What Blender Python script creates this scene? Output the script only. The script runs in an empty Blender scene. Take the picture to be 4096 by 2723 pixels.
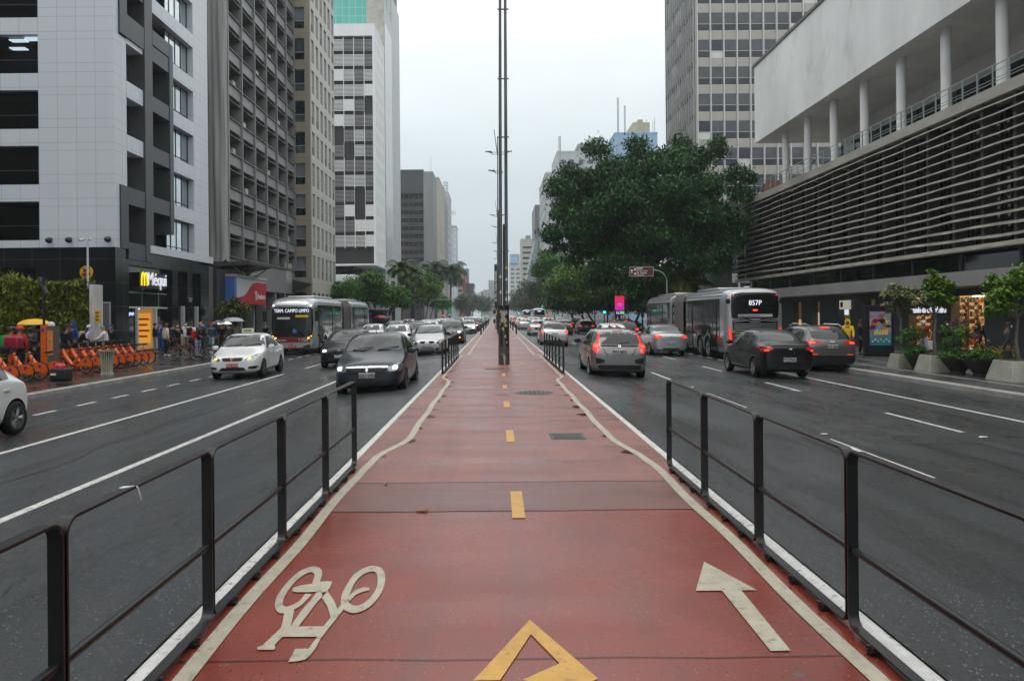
import bpy, bmesh, math, random
import numpy as np
from mathutils import Vector, Matrix
from mathutils.bvhtree import BVHTree
random.seed(7)
rad = math.radians
S = bpy.context.scene
C = S.collection
# ------------------------------------------------------------------ camera
F, EYE, ROLL = 3100.0, 1.95, rad(.5)      # focal length in photo pixels, eye height above the road
VX, VY = 1988.0, 1257.0                   # vanishing point of the avenue in the photo (4096 x 2723)
cd = bpy.data.cameras.new('camera')
cam = bpy.data.objects.new('camera', cd); C.objects.link(cam); S.camera = cam
cam.location = (0, 0, EYE)
cam.rotation_euler = (rad(90), ROLL, 0)
cd.sensor_width = 36; cd.lens = F/4096*36
cd.shift_x = (2048-VX)/4096; cd.shift_y = -(1361.5-VY)/4096
cd.clip_start = .1; cd.clip_end = 3000
# ------------------------------------------------------------------ sky, sun, exposure
SUN_EL, SUN_AZ = rad(68), rad(200)
W = bpy.data.worlds.new('World'); S.world = W; W.use_nodes = True
nt = W.node_tree; N = nt.nodes; L = nt.links; N.clear()
out = N.new('ShaderNodeOutputWorld'); bg = N.new('ShaderNodeBackground')
sky = N.new('ShaderNodeTexSky'); sky.sky_type = 'NISHITA'; sky.sun_disc = False
sky.sun_elevation = SUN_EL; sky.sun_rotation = SUN_AZ
tc = N.new('ShaderNodeTexCoord'); sep = N.new('ShaderNodeSeparateXYZ')
L.new(tc.outputs['Generated'], sep.inputs[0])
ramp = N.new('ShaderNodeValToRGB'); L.new(sep.outputs['Z'], ramp.inputs[0])
cr = ramp.color_ramp
cr.elements[0].position = 0; cr.elements[0].color = (.40, .455, .48, 1)
cr.elements[1].position = 1; cr.elements[1].color = (1.0, 1.0, 1.0, 1)
e = cr.elements.new(.17); e.color = (.47, .53, .555, 1)
e = cr.elements.new(.30); e.color = (.63, .68, .70, 1)
e = cr.elements.new(.42); e.color = (.87, .895, .90, 1)
mp = N.new('ShaderNodeMapping'); mp.inputs['Scale'].default_value = (1.2, 1.2, 3.2); L.new(tc.outputs['Generated'], mp.inputs[0])
cn = N.new('ShaderNodeTexNoise'); cn.inputs['Scale'].default_value = 1.7; cn.inputs['Detail'].default_value = 5; L.new(mp.outputs[0], cn.inputs['Vector'])
cm = N.new('ShaderNodeMapRange'); cm.inputs[1].default_value = .3; cm.inputs[2].default_value = .7; cm.inputs[3].default_value = 8.6; cm.inputs[4].default_value = 10.2
L.new(cn.outputs['Fac'], cm.inputs[0])
sc_ = N.new('ShaderNodeVectorMath'); sc_.operation = 'SCALE'; L.new(ramp.outputs[0], sc_.inputs[0]); L.new(cm.outputs[0], sc_.inputs['Scale'])
hs = N.new('ShaderNodeHueSaturation'); hs.inputs['Saturation'].default_value = .25; L.new(sky.outputs[0], hs.inputs['Color'])
mx = N.new('ShaderNodeMix'); mx.data_type = 'RGBA'; mx.inputs[0].default_value = .96
L.new(hs.outputs[0], mx.inputs[6]); L.new(sc_.outputs[0], mx.inputs[7])
L.new(mx.outputs[2], bg.inputs[0]); bg.inputs[1].default_value = .15; L.new(bg.outputs[0], out.inputs[0])
sl = bpy.data.lights.new('sun', 'SUN'); sl.energy = .7; sl.angle = rad(25); sl.color = (1, .97, .93)
so = bpy.data.objects.new('sun', sl); C.objects.link(so)
so.rotation_euler = (rad(90)-SUN_EL, 0, math.pi-SUN_AZ)
S.view_settings.view_transform = 'Standard'; S.view_settings.look = 'None'
S.view_settings.exposure = .13; S.view_settings.gamma = 1
S.cycles.max_bounces = 6; S.cycles.diffuse_bounces = 2; S.cycles.glossy_bounces = 3; S.cycles.transparent_max_bounces = 12
S.cycles.transmission_bounces = 4; S.cycles.volume_bounces = 0; S.cycles.caustics_reflective = False; S.cycles.caustics_refractive = False
S.cycles.use_denoising = True; S.cycles.denoising_input_passes = 'RGB_ALBEDO_NORMAL'; S.cycles.sample_clamp_indirect = 6
# ------------------------------------------------------------------ photo pixel -> world
cR, sR = math.cos(ROLL), math.sin(ROLL)
def ray(x, y):
 u, v = x-VX, VY-y
 return (u*cR - v*sR)/F, (u*sR + v*cR)/F
def at(x, y, Y):
 a, b = ray(x, y); return Vector((a*Y, Y, EYE+b*Y))
def gnd(x, y, z=.15):
 a, b = ray(x, y); Y = (z-EYE)/b; return Vector((a*Y, Y, z))
KL, KR = -12.5, 12.45            # outer kerbs
ML, MR = -1.87, 2.18             # edges of the median with the cycle path
def road_z(x):
 if x < ML: return -.02*(ML-x)
 if x > MR: return -.02*(x-MR)
 return .15
def pav_z(x):
 if x > 0: return road_z(KR)+.14-.022*(x-KR)
 return road_z(KL)+.14
# ------------------------------------------------------------------ materials
MT = {}
def _n(nt, t, **k):
 n = nt.nodes.new(t)
 for a, b in k.items():
  if a in n.inputs.keys(): n.inputs[a].default_value = b
  else: setattr(n, a, b)
 return n
def _math(nt, op, a, b=None, c=None):
 n = nt.nodes.new('ShaderNodeMath'); n.operation = op
 for i, v in enumerate((a, b, c)):
  if v is None: continue
  if isinstance(v, (int, float)): n.inputs[i].default_value = v
  else: nt.links.new(v, n.inputs[i])
 return n.outputs[0]
def _mixc(nt, fac, a, b):
 n = nt.nodes.new('ShaderNodeMix'); n.data_type = 'RGBA'
 for i, v in ((0, fac), (6, a), (7, b)):
  if isinstance(v, (int, float)): n.inputs[i].default_value = v
  elif isinstance(v, tuple): n.inputs[i].default_value = (*v[:3], 1)
  else: nt.links.new(v, n.inputs[i])
 return n.outputs[2]
def srgb(h):
 if isinstance(h, str):
  h = tuple(int(h[i:i+2], 16)/255 for i in (0, 2, 4))
 return tuple(c/12.92 if c <= .04045 else ((c+.055)/1.055)**2.4 for c in h)
def mat(name, col, rough=.6, metal=0, var=0, vs=1, stretch=None, bump=0, bs=60, coat=0, emit=0, spec=.5, ecol=None, rvar=0, rs=1.5, world=False):
 if name in MT: return MT[name]
 if isinstance(col, str): col = srgb(col)
 m = bpy.data.materials.new(name); m.use_nodes = True; nt = m.node_tree
 b = nt.nodes['Principled BSDF']; MT[name] = m; m.diffuse_color = (*col, 1)
 b.inputs['Base Color'].default_value = (*col, 1); b.inputs['Roughness'].default_value = rough
 b.inputs['Metallic'].default_value = metal; b.inputs['Coat Weight'].default_value = coat; b.inputs['Coat Roughness'].default_value = .08
 b.inputs['Specular IOR Level'].default_value = spec
 if emit:
  b.inputs['Emission Color'].default_value = (*(ecol or col), 1); b.inputs['Emission Strength'].default_value = emit
 if var or bump or rvar:
  t = _n(nt, 'ShaderNodeTexCoord'); src = t.outputs['Object']
  if world: src = _n(nt, 'ShaderNodeNewGeometry').outputs['Position']
  mpn = _n(nt, 'ShaderNodeMapping'); mpn.inputs['Scale'].default_value = stretch or (1, 1, 1); nt.links.new(src, mpn.inputs[0])
 if var:
  nz = _n(nt, 'ShaderNodeTexNoise', Scale=vs, Detail=6.0, Roughness=.65); nt.links.new(mpn.outputs[0], nz.inputs['Vector'])
  r = _n(nt, 'ShaderNodeMapRange'); r.inputs[1].default_value = .3; r.inputs[2].default_value = .7
  nt.links.new(nz.outputs['Fac'], r.inputs[0])
  c = _mixc(nt, r.outputs[0], tuple(v*(1-var) for v in col), tuple(min(1, v*(1+var)) for v in col))
  nt.links.new(c, b.inputs['Base Color'])
 if rvar:
  nz = _n(nt, 'ShaderNodeTexNoise', Scale=rs, Detail=4.0); nt.links.new(mpn.outputs[0], nz.inputs['Vector'])
  r = _n(nt, 'ShaderNodeMapRange'); r.inputs[1].default_value = .35; r.inputs[2].default_value = .65
  r.inputs[3].default_value = max(.02, rough-rvar); r.inputs[4].default_value = min(1, rough+rvar)
  nt.links.new(nz.outputs['Fac'], r.inputs[0]); nt.links.new(r.outputs[0], b.inputs['Roughness'])
 if bump:
  nz = _n(nt, 'ShaderNodeTexNoise', Scale=bs, Detail=3.0); nt.links.new(src, nz.inputs['Vector'])
  bp = _n(nt, 'ShaderNodeBump', Strength=bump, Distance=.02); nt.links.new(nz.outputs['Fac'], bp.inputs['Height'])
  nt.links.new(bp.outputs[0], b.inputs['Normal'])
 return m
def panels(name, col, pu, pv, line=.02, lcol=None, rough=.35, tone=.06, dirt=.12, u0=0, v0=0, spec=.5, dscale=.5):
 if name in MT: return MT[name]
 if isinstance(col, str): col = srgb(col)
 m = bpy.data.materials.new(name); m.use_nodes = True; nt = m.node_tree; b = nt.nodes['Principled BSDF']; MT[name] = m
 g = _n(nt, 'ShaderNodeNewGeometry'); sp = _n(nt, 'ShaderNodeSeparateXYZ'); nt.links.new(g.outputs['Position'], sp.inputs[0])
 sn = _n(nt, 'ShaderNodeSeparateXYZ'); nt.links.new(g.outputs['True Normal'], sn.inputs[0])
 side = _math(nt, 'GREATER_THAN', _math(nt, 'ABSOLUTE', sn.outputs[0]), .7)
 u = _math(nt, 'ADD', _math(nt, 'MULTIPLY', side, sp.outputs[1]), _math(nt, 'MULTIPLY', _math(nt, 'SUBTRACT', 1.0, side), sp.outputs[0]))
 u = _math(nt, 'DIVIDE', _math(nt, 'SUBTRACT', u, u0), pu); v = _math(nt, 'DIVIDE', _math(nt, 'SUBTRACT', sp.outputs[2], v0), pv)
 fu = _math(nt, 'FRACT', u); fv = _math(nt, 'FRACT', v)
 ln = _math(nt, 'MAXIMUM', _math(nt, 'LESS_THAN', fu, line/pu), _math(nt, 'LESS_THAN', fv, line/pv))
 cb = _n(nt, 'ShaderNodeCombineXYZ'); nt.links.new(_math(nt, 'FLOOR', u), cb.inputs[0]); nt.links.new(_math(nt, 'FLOOR', v), cb.inputs[1])
 wn = _n(nt, 'ShaderNodeTexWhiteNoise'); nt.links.new(cb.outputs[0], wn.inputs[0])
 mpn = _n(nt, 'ShaderNodeMapping'); mpn.inputs['Scale'].default_value = (2.2, 2.2, .25); nt.links.new(g.outputs['Position'], mpn.inputs[0])
 nz = _n(nt, 'ShaderNodeTexNoise', Scale=dscale, Detail=7.0, Roughness=.7); nt.links.new(mpn.outputs[0], nz.inputs['Vector'])
 k = _math(nt, 'ADD', 1-tone/2-dirt/2, _math(nt, 'MULTIPLY', wn.outputs[0], tone))
 k = _math(nt, 'ADD', k, _math(nt, 'MULTIPLY', nz.outputs['Fac'], dirt))
 vm = _n(nt, 'ShaderNodeVectorMath'); vm.operation = 'SCALE'; vm.inputs[0].default_value = col; nt.links.new(k, vm.inputs['Scale'])
 c = _mixc(nt, ln, vm.outputs[0], lcol or tuple(x*.55 for x in col))
 nt.links.new(c, b.inputs['Base Color']); b.inputs['Roughness'].default_value = rough; b.inputs['Specular IOR Level'].default_value = spec
 return m
def thin_glass(name, tint=(.35, .42, .42), refl=.9):
 if name in MT: return MT[name]
 m = bpy.data.materials.new(name); m.use_nodes = True; nt = m.node_tree; nt.nodes.clear(); MT[name] = m
 o = _n(nt, 'ShaderNodeOutputMaterial'); tr = _n(nt, 'ShaderNodeBsdfTransparent'); tr.inputs[0].default_value = (*tint, 1)
 gl = _n(nt, 'ShaderNodeBsdfGlossy'); gl.inputs['Roughness'].default_value = .03; gl.inputs[0].default_value = (refl, refl, refl, 1)
 fr = _n(nt, 'ShaderNodeFresnel'); fr.inputs[0].default_value = 1.6; mxs = _n(nt, 'ShaderNodeMixShader')
 nt.links.new(fr.outputs[0], mxs.inputs[0]); nt.links.new(tr.outputs[0], mxs.inputs[1]); nt.links.new(gl.outputs[0], mxs.inputs[2]); nt.links.new(mxs.outputs[0], o.inputs[0])
 return m
# ------------------------------------------------------------------ mesh building
BASE = {}
class MB:
 def __init__(s): s.v = []; s.f = []; s.m = []; s.mi = 0
 def use(s, i): s.mi = i; return s
 def add(s, vs, fs):
  n = len(s.v); s.v += [tuple(p) for p in vs]; s.f += [tuple(n+i for i in q) for q in fs]; s.m += [s.mi]*len(fs); return s
 def box(s, x0, x1, y0, y1, z0, z1):
  x0, x1 = min(x0, x1), max(x0, x1); y0, y1 = min(y0, y1), max(y0, y1); z0, z1 = min(z0, z1), max(z0, z1)
  vs = [(x, y, z) for z in (z0, z1) for y in (y0, y1) for x in (x0, x1)]
  return s.add(vs, [(0, 2, 3, 1), (4, 5, 7, 6), (0, 1, 5, 4), (2, 6, 7, 3), (0, 4, 6, 2), (1, 3, 7, 5)])
 def quad(s, a, b, c, d): return s.add([a, b, c, d], [(0, 1, 2, 3)])
 def tube(s, pts, r, n=8, cap=True):
  pts = [Vector(p) for p in pts]; k = len(pts)
  if not isinstance(r, (list, tuple)): r = [r]*k
  vs = []
  up = None
  for i, p in enumerate(pts):
   t = (pts[min(i+1, k-1)]-pts[max(i-1, 0)]).normalized()
   if up is None or abs(t.dot(up)) > .95: up = Vector((0, 0, 1)) if abs(t.z) < .9 else Vector((0, 1, 0))
   a = t.cross(up).normalized(); b = a.cross(t).normalized(); up = b
   for j in range(n):
    an = 2*math.pi*j/n; vs.append(p+a*(r[i]*math.cos(an))+b*(r[i]*math.sin(an)))
  fs = [(i*n+j, i*n+(j+1) % n, (i+1)*n+(j+1) % n, (i+1)*n+j) for i in range(k-1) for j in range(n)]
  if cap: fs += [tuple(range(n))[::-1], tuple((k-1)*n+j for j in range(n))]
  return s.add(vs, fs)
 def lathe(s, prof, c=(0, 0, 0), n=16, axis='z', cap=True):
  vs = []
  for r, h in prof:
   for j in range(n):
    a = 2*math.pi*j/n; x, y = r*math.cos(a), r*math.sin(a)
    p = (x, y, h) if axis == 'z' else (h, x, y) if axis == 'x' else (x, h, y)
    vs.append((c[0]+p[0], c[1]+p[1], c[2]+p[2]))
  k = len(prof)
  fs = [(i*n+j, i*n+(j+1) % n, (i+1)*n+(j+1) % n, (i+1)*n+j) for i in range(k-1) for j in range(n)]
  if cap: fs += [tuple(range(n))[::-1], tuple((k-1)*n+j for j in range(n))]
  return s.add(vs, fs)
 def prism(s, poly, off):
  n = len(poly); off = Vector(off); a = [Vector(p) for p in poly]; vs = a+[p+off for p in a]
  return s.add(vs, [tuple(range(n))[::-1], tuple(range(n, 2*n))]+[(i, (i+1) % n, n+(i+1) % n, n+i) for i in range(n)])
 def ribbon(s, pts, w, z):
  pts = [Vector((p[0], p[1])) for p in pts]; k = len(pts); vs = []
  for i, p in enumerate(pts):
   t = (pts[min(i+1, k-1)]-pts[max(i-1, 0)]).normalized(); nrm = Vector((-t.y, t.x))
   ww = w[i] if isinstance(w, (list, tuple)) else w
   for sg in (-.5, .5):
    q = p+nrm*(sg*ww); vs.append((q.x, q.y, z(q.x) if callable(z) else z))
  return s.add(vs, [(2*i, 2*i+2, 2*i+3, 2*i+1) for i in range(k-1)])
 def build(s, name, mats, parent=None, smooth=None, bevel=0, seg=2, fix=True):
  me = bpy.data.meshes.new(name)
  o = bpy.data.objects.new(name, me); C.objects.link(o)
  b = BASE.get(parent.name, Vector()) if parent else Vector()
  me.from_pydata([(p[0]-b.x, p[1]-b.y, p[2]-b.z) for p in s.v], [], s.f)
  if not isinstance(mats, (list, tuple)): mats = [mats]
  for m in mats: me.materials.append(m)
  if len(mats) > 1: me.polygons.foreach_set('material_index', s.m)
  if fix or bevel:
   bm = bmesh.new(); bm.from_mesh(me)
   if bevel:
    bmesh.ops.remove_doubles(bm, verts=bm.verts, dist=1e-5)
    eds = [e for e in bm.edges if len(e.link_faces) == 2 and e.calc_face_angle(0) > .5]
    bmesh.ops.bevel(bm, geom=eds, offset=bevel, segments=seg, affect='EDGES', profile=.5, clamp_overlap=True)
   if fix: bmesh.ops.recalc_face_normals(bm, faces=bm.faces)
   bm.to_mesh(me); bm.free()
  if smooth:
   me.polygons.foreach_set('use_smooth', [True]*len(me.polygons)); me.set_sharp_from_angle(angle=rad(smooth))
  if parent: o.parent = parent
  BASE[o.name] = b
  return o
def tag(o, label=None, cat=None, group=None, kind=None):
 if label: o['label'] = label
 if cat: o['category'] = cat
 if group: o['group'] = group
 if kind: o['kind'] = kind
 return o
def thing(name, label, cat, loc=(0, 0, 0), group=None):
 o = bpy.data.objects.new(name, None); C.objects.link(o); o.location = loc; o.empty_display_size = .3
 BASE[o.name] = Vector(loc)
 return tag(o, label, cat, group)
def struct(o): o['kind'] = 'structure'; return o
def copy_tree(o, parent=None):
 c = o.copy(); C.objects.link(c)
 if parent: c.parent = parent
 for ch in o.children: copy_tree(ch, c)
 return c
def link_mesh(name, me, parent, loc=(0, 0, 0), rz=0):
 o = bpy.data.objects.new(name, me); C.objects.link(o); o.parent = parent; o.location = loc; o.rotation_euler.z = rz
 return o
def text_mesh(txt, size, depth=.01, bold=0, align='CENTER', sx=1):
 cu = bpy.data.curves.new('t', 'FONT'); cu.body = txt; cu.size = size; cu.extrude = depth/2; cu.offset = bold
 cu.align_x = align; cu.align_y = 'CENTER'; cu.resolution_u = 3
 to = bpy.data.objects.new('t', cu); C.objects.link(to)
 dg = bpy.context.evaluated_depsgraph_get()
 me = bpy.data.meshes.new_from_object(to.evaluated_get(dg))
 bpy.data.objects.remove(to)
 if sx != 1: me.transform(Matrix.Diagonal((sx, 1, 1, 1)))
 return me
def text(name, txt, size, m, parent, loc, rot=(rad(90), 0, 0), depth=.012, bold=0, align='CENTER', sx=1):
 me = text_mesh(txt, size, depth, bold, align, sx); me.materials.clear(); me.materials.append(m); me.name = name
 o = bpy.data.objects.new(name, me); C.objects.link(o)
 b = BASE.get(parent.name, Vector()) if parent else Vector()
 o.parent = parent; o.location = Vector(loc)-b; o.rotation_euler = rot
 return o
FACE_ROAD_L = (rad(90), 0, rad(90))     # lettering on a left facade, read from the road
FACE_ROAD_R = (rad(90), 0, rad(-90))
# ================================================================== ground, road, median
def asphalt():
 m = bpy.data.materials.new('wet_asphalt'); m.use_nodes = True; nt = m.node_tree; b = nt.nodes['Principled BSDF']
 g = _n(nt, 'ShaderNodeNewGeometry')
 fine = _n(nt, 'ShaderNodeTexNoise', Scale=38.0, Detail=6.0, Roughness=.85); nt.links.new(g.outputs['Position'], fine.inputs['Vector'])
 mp1 = _n(nt, 'ShaderNodeMapping'); mp1.inputs['Scale'].default_value = (1.5, .09, 1); nt.links.new(g.outputs['Position'], mp1.inputs[0])
 tracks = _n(nt, 'ShaderNodeTexNoise', Scale=1.3, Detail=6.0, Roughness=.62); nt.links.new(mp1.outputs[0], tracks.inputs['Vector'])
 mp2 = _n(nt, 'ShaderNodeMapping'); mp2.inputs['Scale'].default_value = (1, .45, 1); nt.links.new(g.outputs['Position'], mp2.inputs[0])
 patch = _n(nt, 'ShaderNodeTexNoise', Scale=.55, Detail=5.0, Roughness=.55, Distortion=.6); nt.links.new(mp2.outputs[0], patch.inputs['Vector'])
 vo = _n(nt, 'ShaderNodeTexVoronoi', Scale=42.0); nt.links.new(g.outputs['Position'], vo.inputs['Vector'])
 stone = _math(nt, 'LESS_THAN', vo.outputs['Distance'], .27)
 r = _n(nt, 'ShaderNodeMapRange'); r.inputs[1].default_value = .38; r.inputs[2].default_value = .66; nt.links.new(fine.outputs['Fac'], r.inputs[0])
 c = _mixc(nt, r.outputs[0], (.011, .013, .0145), (.058, .066, .071))
 sc1 = _n(nt, 'ShaderNodeTexWhiteNoise'); nt.links.new(vo.outputs['Position'], sc1.inputs[0])
 c = _mixc(nt, _math(nt, 'MULTIPLY', stone, _math(nt, 'GREATER_THAN', sc1.outputs[0], .82)), c, (.22, .23, .235))
 t = _n(nt, 'ShaderNodeMapRange'); t.inputs[1].default_value = .42; t.inputs[2].default_value = .66; t.inputs[3].default_value = .0; t.inputs[4].default_value = .38
 nt.links.new(tracks.outputs['Fac'], t.inputs[0]); c = _mixc(nt, t.outputs[0], c, (.010, .011, .012))
 p = _n(nt, 'ShaderNodeMapRange'); p.inputs[1].default_value = .5; p.inputs[2].default_value = .62; p.inputs[3].default_value = 0; p.inputs[4].default_value = .4
 nt.links.new(patch.outputs['Fac'], p.inputs[0]); c = _mixc(nt, p.outputs[0], c, (.07, .072, .072))
 vc = _n(nt, 'ShaderNodeTexVoronoi', Scale=.33); vc.feature = 'DISTANCE_TO_EDGE'
 wv = _n(nt, 'ShaderNodeTexNoise', Scale=1.6, Detail=5.0); nt.links.new(g.outputs['Position'], wv.inputs['Vector'])
 wa = _n(nt, 'ShaderNodeVectorMath'); wa.operation = 'MULTIPLY_ADD'; nt.links.new(wv.outputs['Color'], wa.inputs[0]); wa.inputs[1].default_value = (1.3, 1.3, 0); nt.links.new(mp2.outputs[0], wa.inputs[2])
 nt.links.new(wa.outputs[0], vc.inputs['Vector'])
 crack = _math(nt, 'MULTIPLY', _math(nt, 'LESS_THAN', vc.outputs['Distance'], .006), _math(nt, 'GREATER_THAN', patch.outputs['Fac'], .47))
 c = _mixc(nt, _math(nt, 'MULTIPLY', crack, .75), c, (.006, .006, .006))
 nt.links.new(c, b.inputs['Base Color'])
 rr = _n(nt, 'ShaderNodeMapRange'); rr.inputs[1].default_value = .38; rr.inputs[2].default_value = .62; rr.inputs[3].default_value = .46; rr.inputs[4].default_value = .26
 nt.links.new(patch.outputs['Fac'], rr.inputs[0])
 r2 = _math(nt, 'SUBTRACT', rr.outputs[0], _math(nt, 'MULTIPLY', t.outputs[0], .2)); nt.links.new(r2, b.inputs['Roughness'])
 bp = _n(nt, 'ShaderNodeBump', Strength=.22, Distance=.008); nt.links.new(fine.outputs['Fac'], bp.inputs['Height']); nt.links.new(bp.outputs[0], b.inputs['Normal'])
 b.inputs['Specular IOR Level'].default_value = .5
 return m
def red_path(name, c0, c1, r0, r1, sp=.5):
 m = bpy.data.materials.new(name); m.use_nodes = True; nt = m.node_tree; b = nt.nodes['Principled BSDF']
 g = _n(nt, 'ShaderNodeNewGeometry')
 fine = _n(nt, 'ShaderNodeTexNoise', Scale=120.0, Detail=3.0, Roughness=.7); nt.links.new(g.outputs['Position'], fine.inputs['Vector'])
 blot = _n(nt, 'ShaderNodeTexNoise', Scale=.9, Detail=7.0, Roughness=.6, Distortion=.4); nt.links.new(g.outputs['Position'], blot.inputs['Vector'])
 mpn = _n(nt, 'ShaderNodeMapping'); mpn.inputs['Scale'].default_value = (.25, 1.5, 1); nt.links.new(g.outputs['Position'], mpn.inputs[0])
 band = _n(nt, 'ShaderNodeTexNoise', Scale=1.1, Detail=5.0); nt.links.new(mpn.outputs[0], band.inputs['Vector'])
 r = _n(nt, 'ShaderNodeMapRange'); r.inputs[1].default_value = .3; r.inputs[2].default_value = .7; nt.links.new(fine.outputs['Fac'], r.inputs[0])
 c = _mixc(nt, r.outputs[0], c0, c1)
 q = _n(nt, 'ShaderNodeMapRange'); q.inputs[1].default_value = .38; q.inputs[2].default_value = .7; q.inputs[4].default_value = .5; nt.links.new(blot.outputs['Fac'], q.inputs[0])
 c = _mixc(nt, q.outputs[0], c, tuple(v*.55 for v in c0))
 mpt = _n(nt, 'ShaderNodeMapping'); mpt.inputs['Scale'].default_value = (2.6, .12, 1); nt.links.new(g.outputs['Position'], mpt.inputs[0]); tk = _n(nt, 'ShaderNodeTexNoise', Scale=1.4, Detail=7.0, Roughness=.7); nt.links.new(mpt.outputs[0], tk.inputs['Vector'])
 q2 = _n(nt, 'ShaderNodeMapRange'); q2.inputs[1].default_value = .5; q2.inputs[2].default_value = .72; q2.inputs[4].default_value = .45; nt.links.new(tk.outputs['Fac'], q2.inputs[0]); c = _mixc(nt, q2.outputs[0], c, (.09, .045, .038))
 vo = _n(nt, 'ShaderNodeTexVoronoi', Scale=2.6); nt.links.new(g.outputs['Position'], vo.inputs['Vector'])
 wn = _n(nt, 'ShaderNodeTexWhiteNoise'); nt.links.new(vo.outputs['Position'], wn.inputs[0])
 spot = _math(nt, 'LESS_THAN', vo.outputs['Distance'], _math(nt, 'MULTIPLY', wn.outputs[0], .085))
 c = _mixc(nt, _math(nt, 'MULTIPLY', spot, .75), c, (.10, .085, .085))
 v2 = _n(nt, 'ShaderNodeTexVoronoi', Scale=48.0); nt.links.new(g.outputs['Position'], v2.inputs['Vector']); w2 = _n(nt, 'ShaderNodeTexWhiteNoise'); nt.links.new(v2.outputs['Position'], w2.inputs[0])
 near = _math(nt, 'LESS_THAN', v2.outputs['Distance'], .26)
 c = _mixc(nt, _math(nt, 'MULTIPLY', near, _math(nt, 'GREATER_THAN', w2.outputs[0], .93)), c, (.32, .15, .12)); c = _mixc(nt, _math(nt, 'MULTIPLY', near, _math(nt, 'LESS_THAN', w2.outputs[0], .14)), c, (.05, .02, .016))
 nt.links.new(c, b.inputs['Base Color'])
 wet = _math(nt, 'ADD', _math(nt, 'MULTIPLY', band.outputs['Fac'], .6), _math(nt, 'MULTIPLY', blot.outputs['Fac'], .4))
 rr = _n(nt, 'ShaderNodeMapRange'); rr.inputs[1].default_value = .4; rr.inputs[2].default_value = .6; rr.inputs[3].default_value = r1; rr.inputs[4].default_value = r0
 nt.links.new(wet, rr.inputs[0]); nt.links.new(rr.outputs[0], b.inputs['Roughness'])
 bp = _n(nt, 'ShaderNodeBump', Strength=.2, Distance=.006); nt.links.new(fine.outputs['Fac'], bp.inputs['Height']); nt.links.new(bp.outputs[0], b.inputs['Normal'])
 b.inputs['Specular IOR Level'].default_value = sp
 return m
ASPH = asphalt()
PATH = red_path('red_paint_wet', (.185, .028, .016), (.285, .055, .034), .16, .36, .5)
PALE_PATH = red_path('pale_red_paint', (.20, .066, .055), (.325, .14, .12), .26, .5, .5)  # paler, pinker red for the path beyond the worn strip
PATCH = red_path('worn_red_paint', (.125, .045, .038), (.25, .105, .088), .3, .5)
def worn(name, col, wear, var=.15, rough=.45, sc=14, lo=.56, hi=.62):
 m = mat(name, col, rough, var=var, vs=9); nt = m.node_tree; b = nt.nodes['Principled BSDF']
 g = _n(nt, 'ShaderNodeNewGeometry'); nz = _n(nt, 'ShaderNodeTexNoise', Scale=float(sc), Detail=8.0, Roughness=.75); nt.links.new(g.outputs['Position'], nz.inputs['Vector'])
 r = _n(nt, 'ShaderNodeMapRange'); r.inputs[1].default_value = lo; r.inputs[2].default_value = hi; nt.links.new(nz.outputs['Fac'], r.inputs[0])
 src = b.inputs['Base Color'].links[0].from_socket
 c = _mixc(nt, r.outputs[0], src, wear); nt.links.new(c, b.inputs['Base Color'])
 return m
WHITE = worn('white_road_paint', (.60, .60, .57), (.10, .10, .10), lo=.53, hi=.62)
CREAM = worn('cream_road_paint', (.42, .385, .30), (.17, .10, .08), lo=.55, hi=.68)
YELL = worn('yellow_road_paint', (.55, .30, .055), (.25, .10, .04), lo=.56, hi=.7)
KERBW = worn('kerb_whitewash', (.60, .60, .58), (.16, .14, .12), sc=11)
GUTTER = mat('gutter_concrete', (.115, .105, .085), .4, var=.35, vs=3, bump=.3, rvar=.1, world=True)
KERBC = mat('kerb_concrete', (.33, .32, .30), .55, var=.3, vs=2.5, bump=.4, bs=30, world=True)
PAVL = panels('wet_dark_paving', (.030, .028, .027), .9, .9, .03, (.012, .012, .012), .14, .4, .5)
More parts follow.
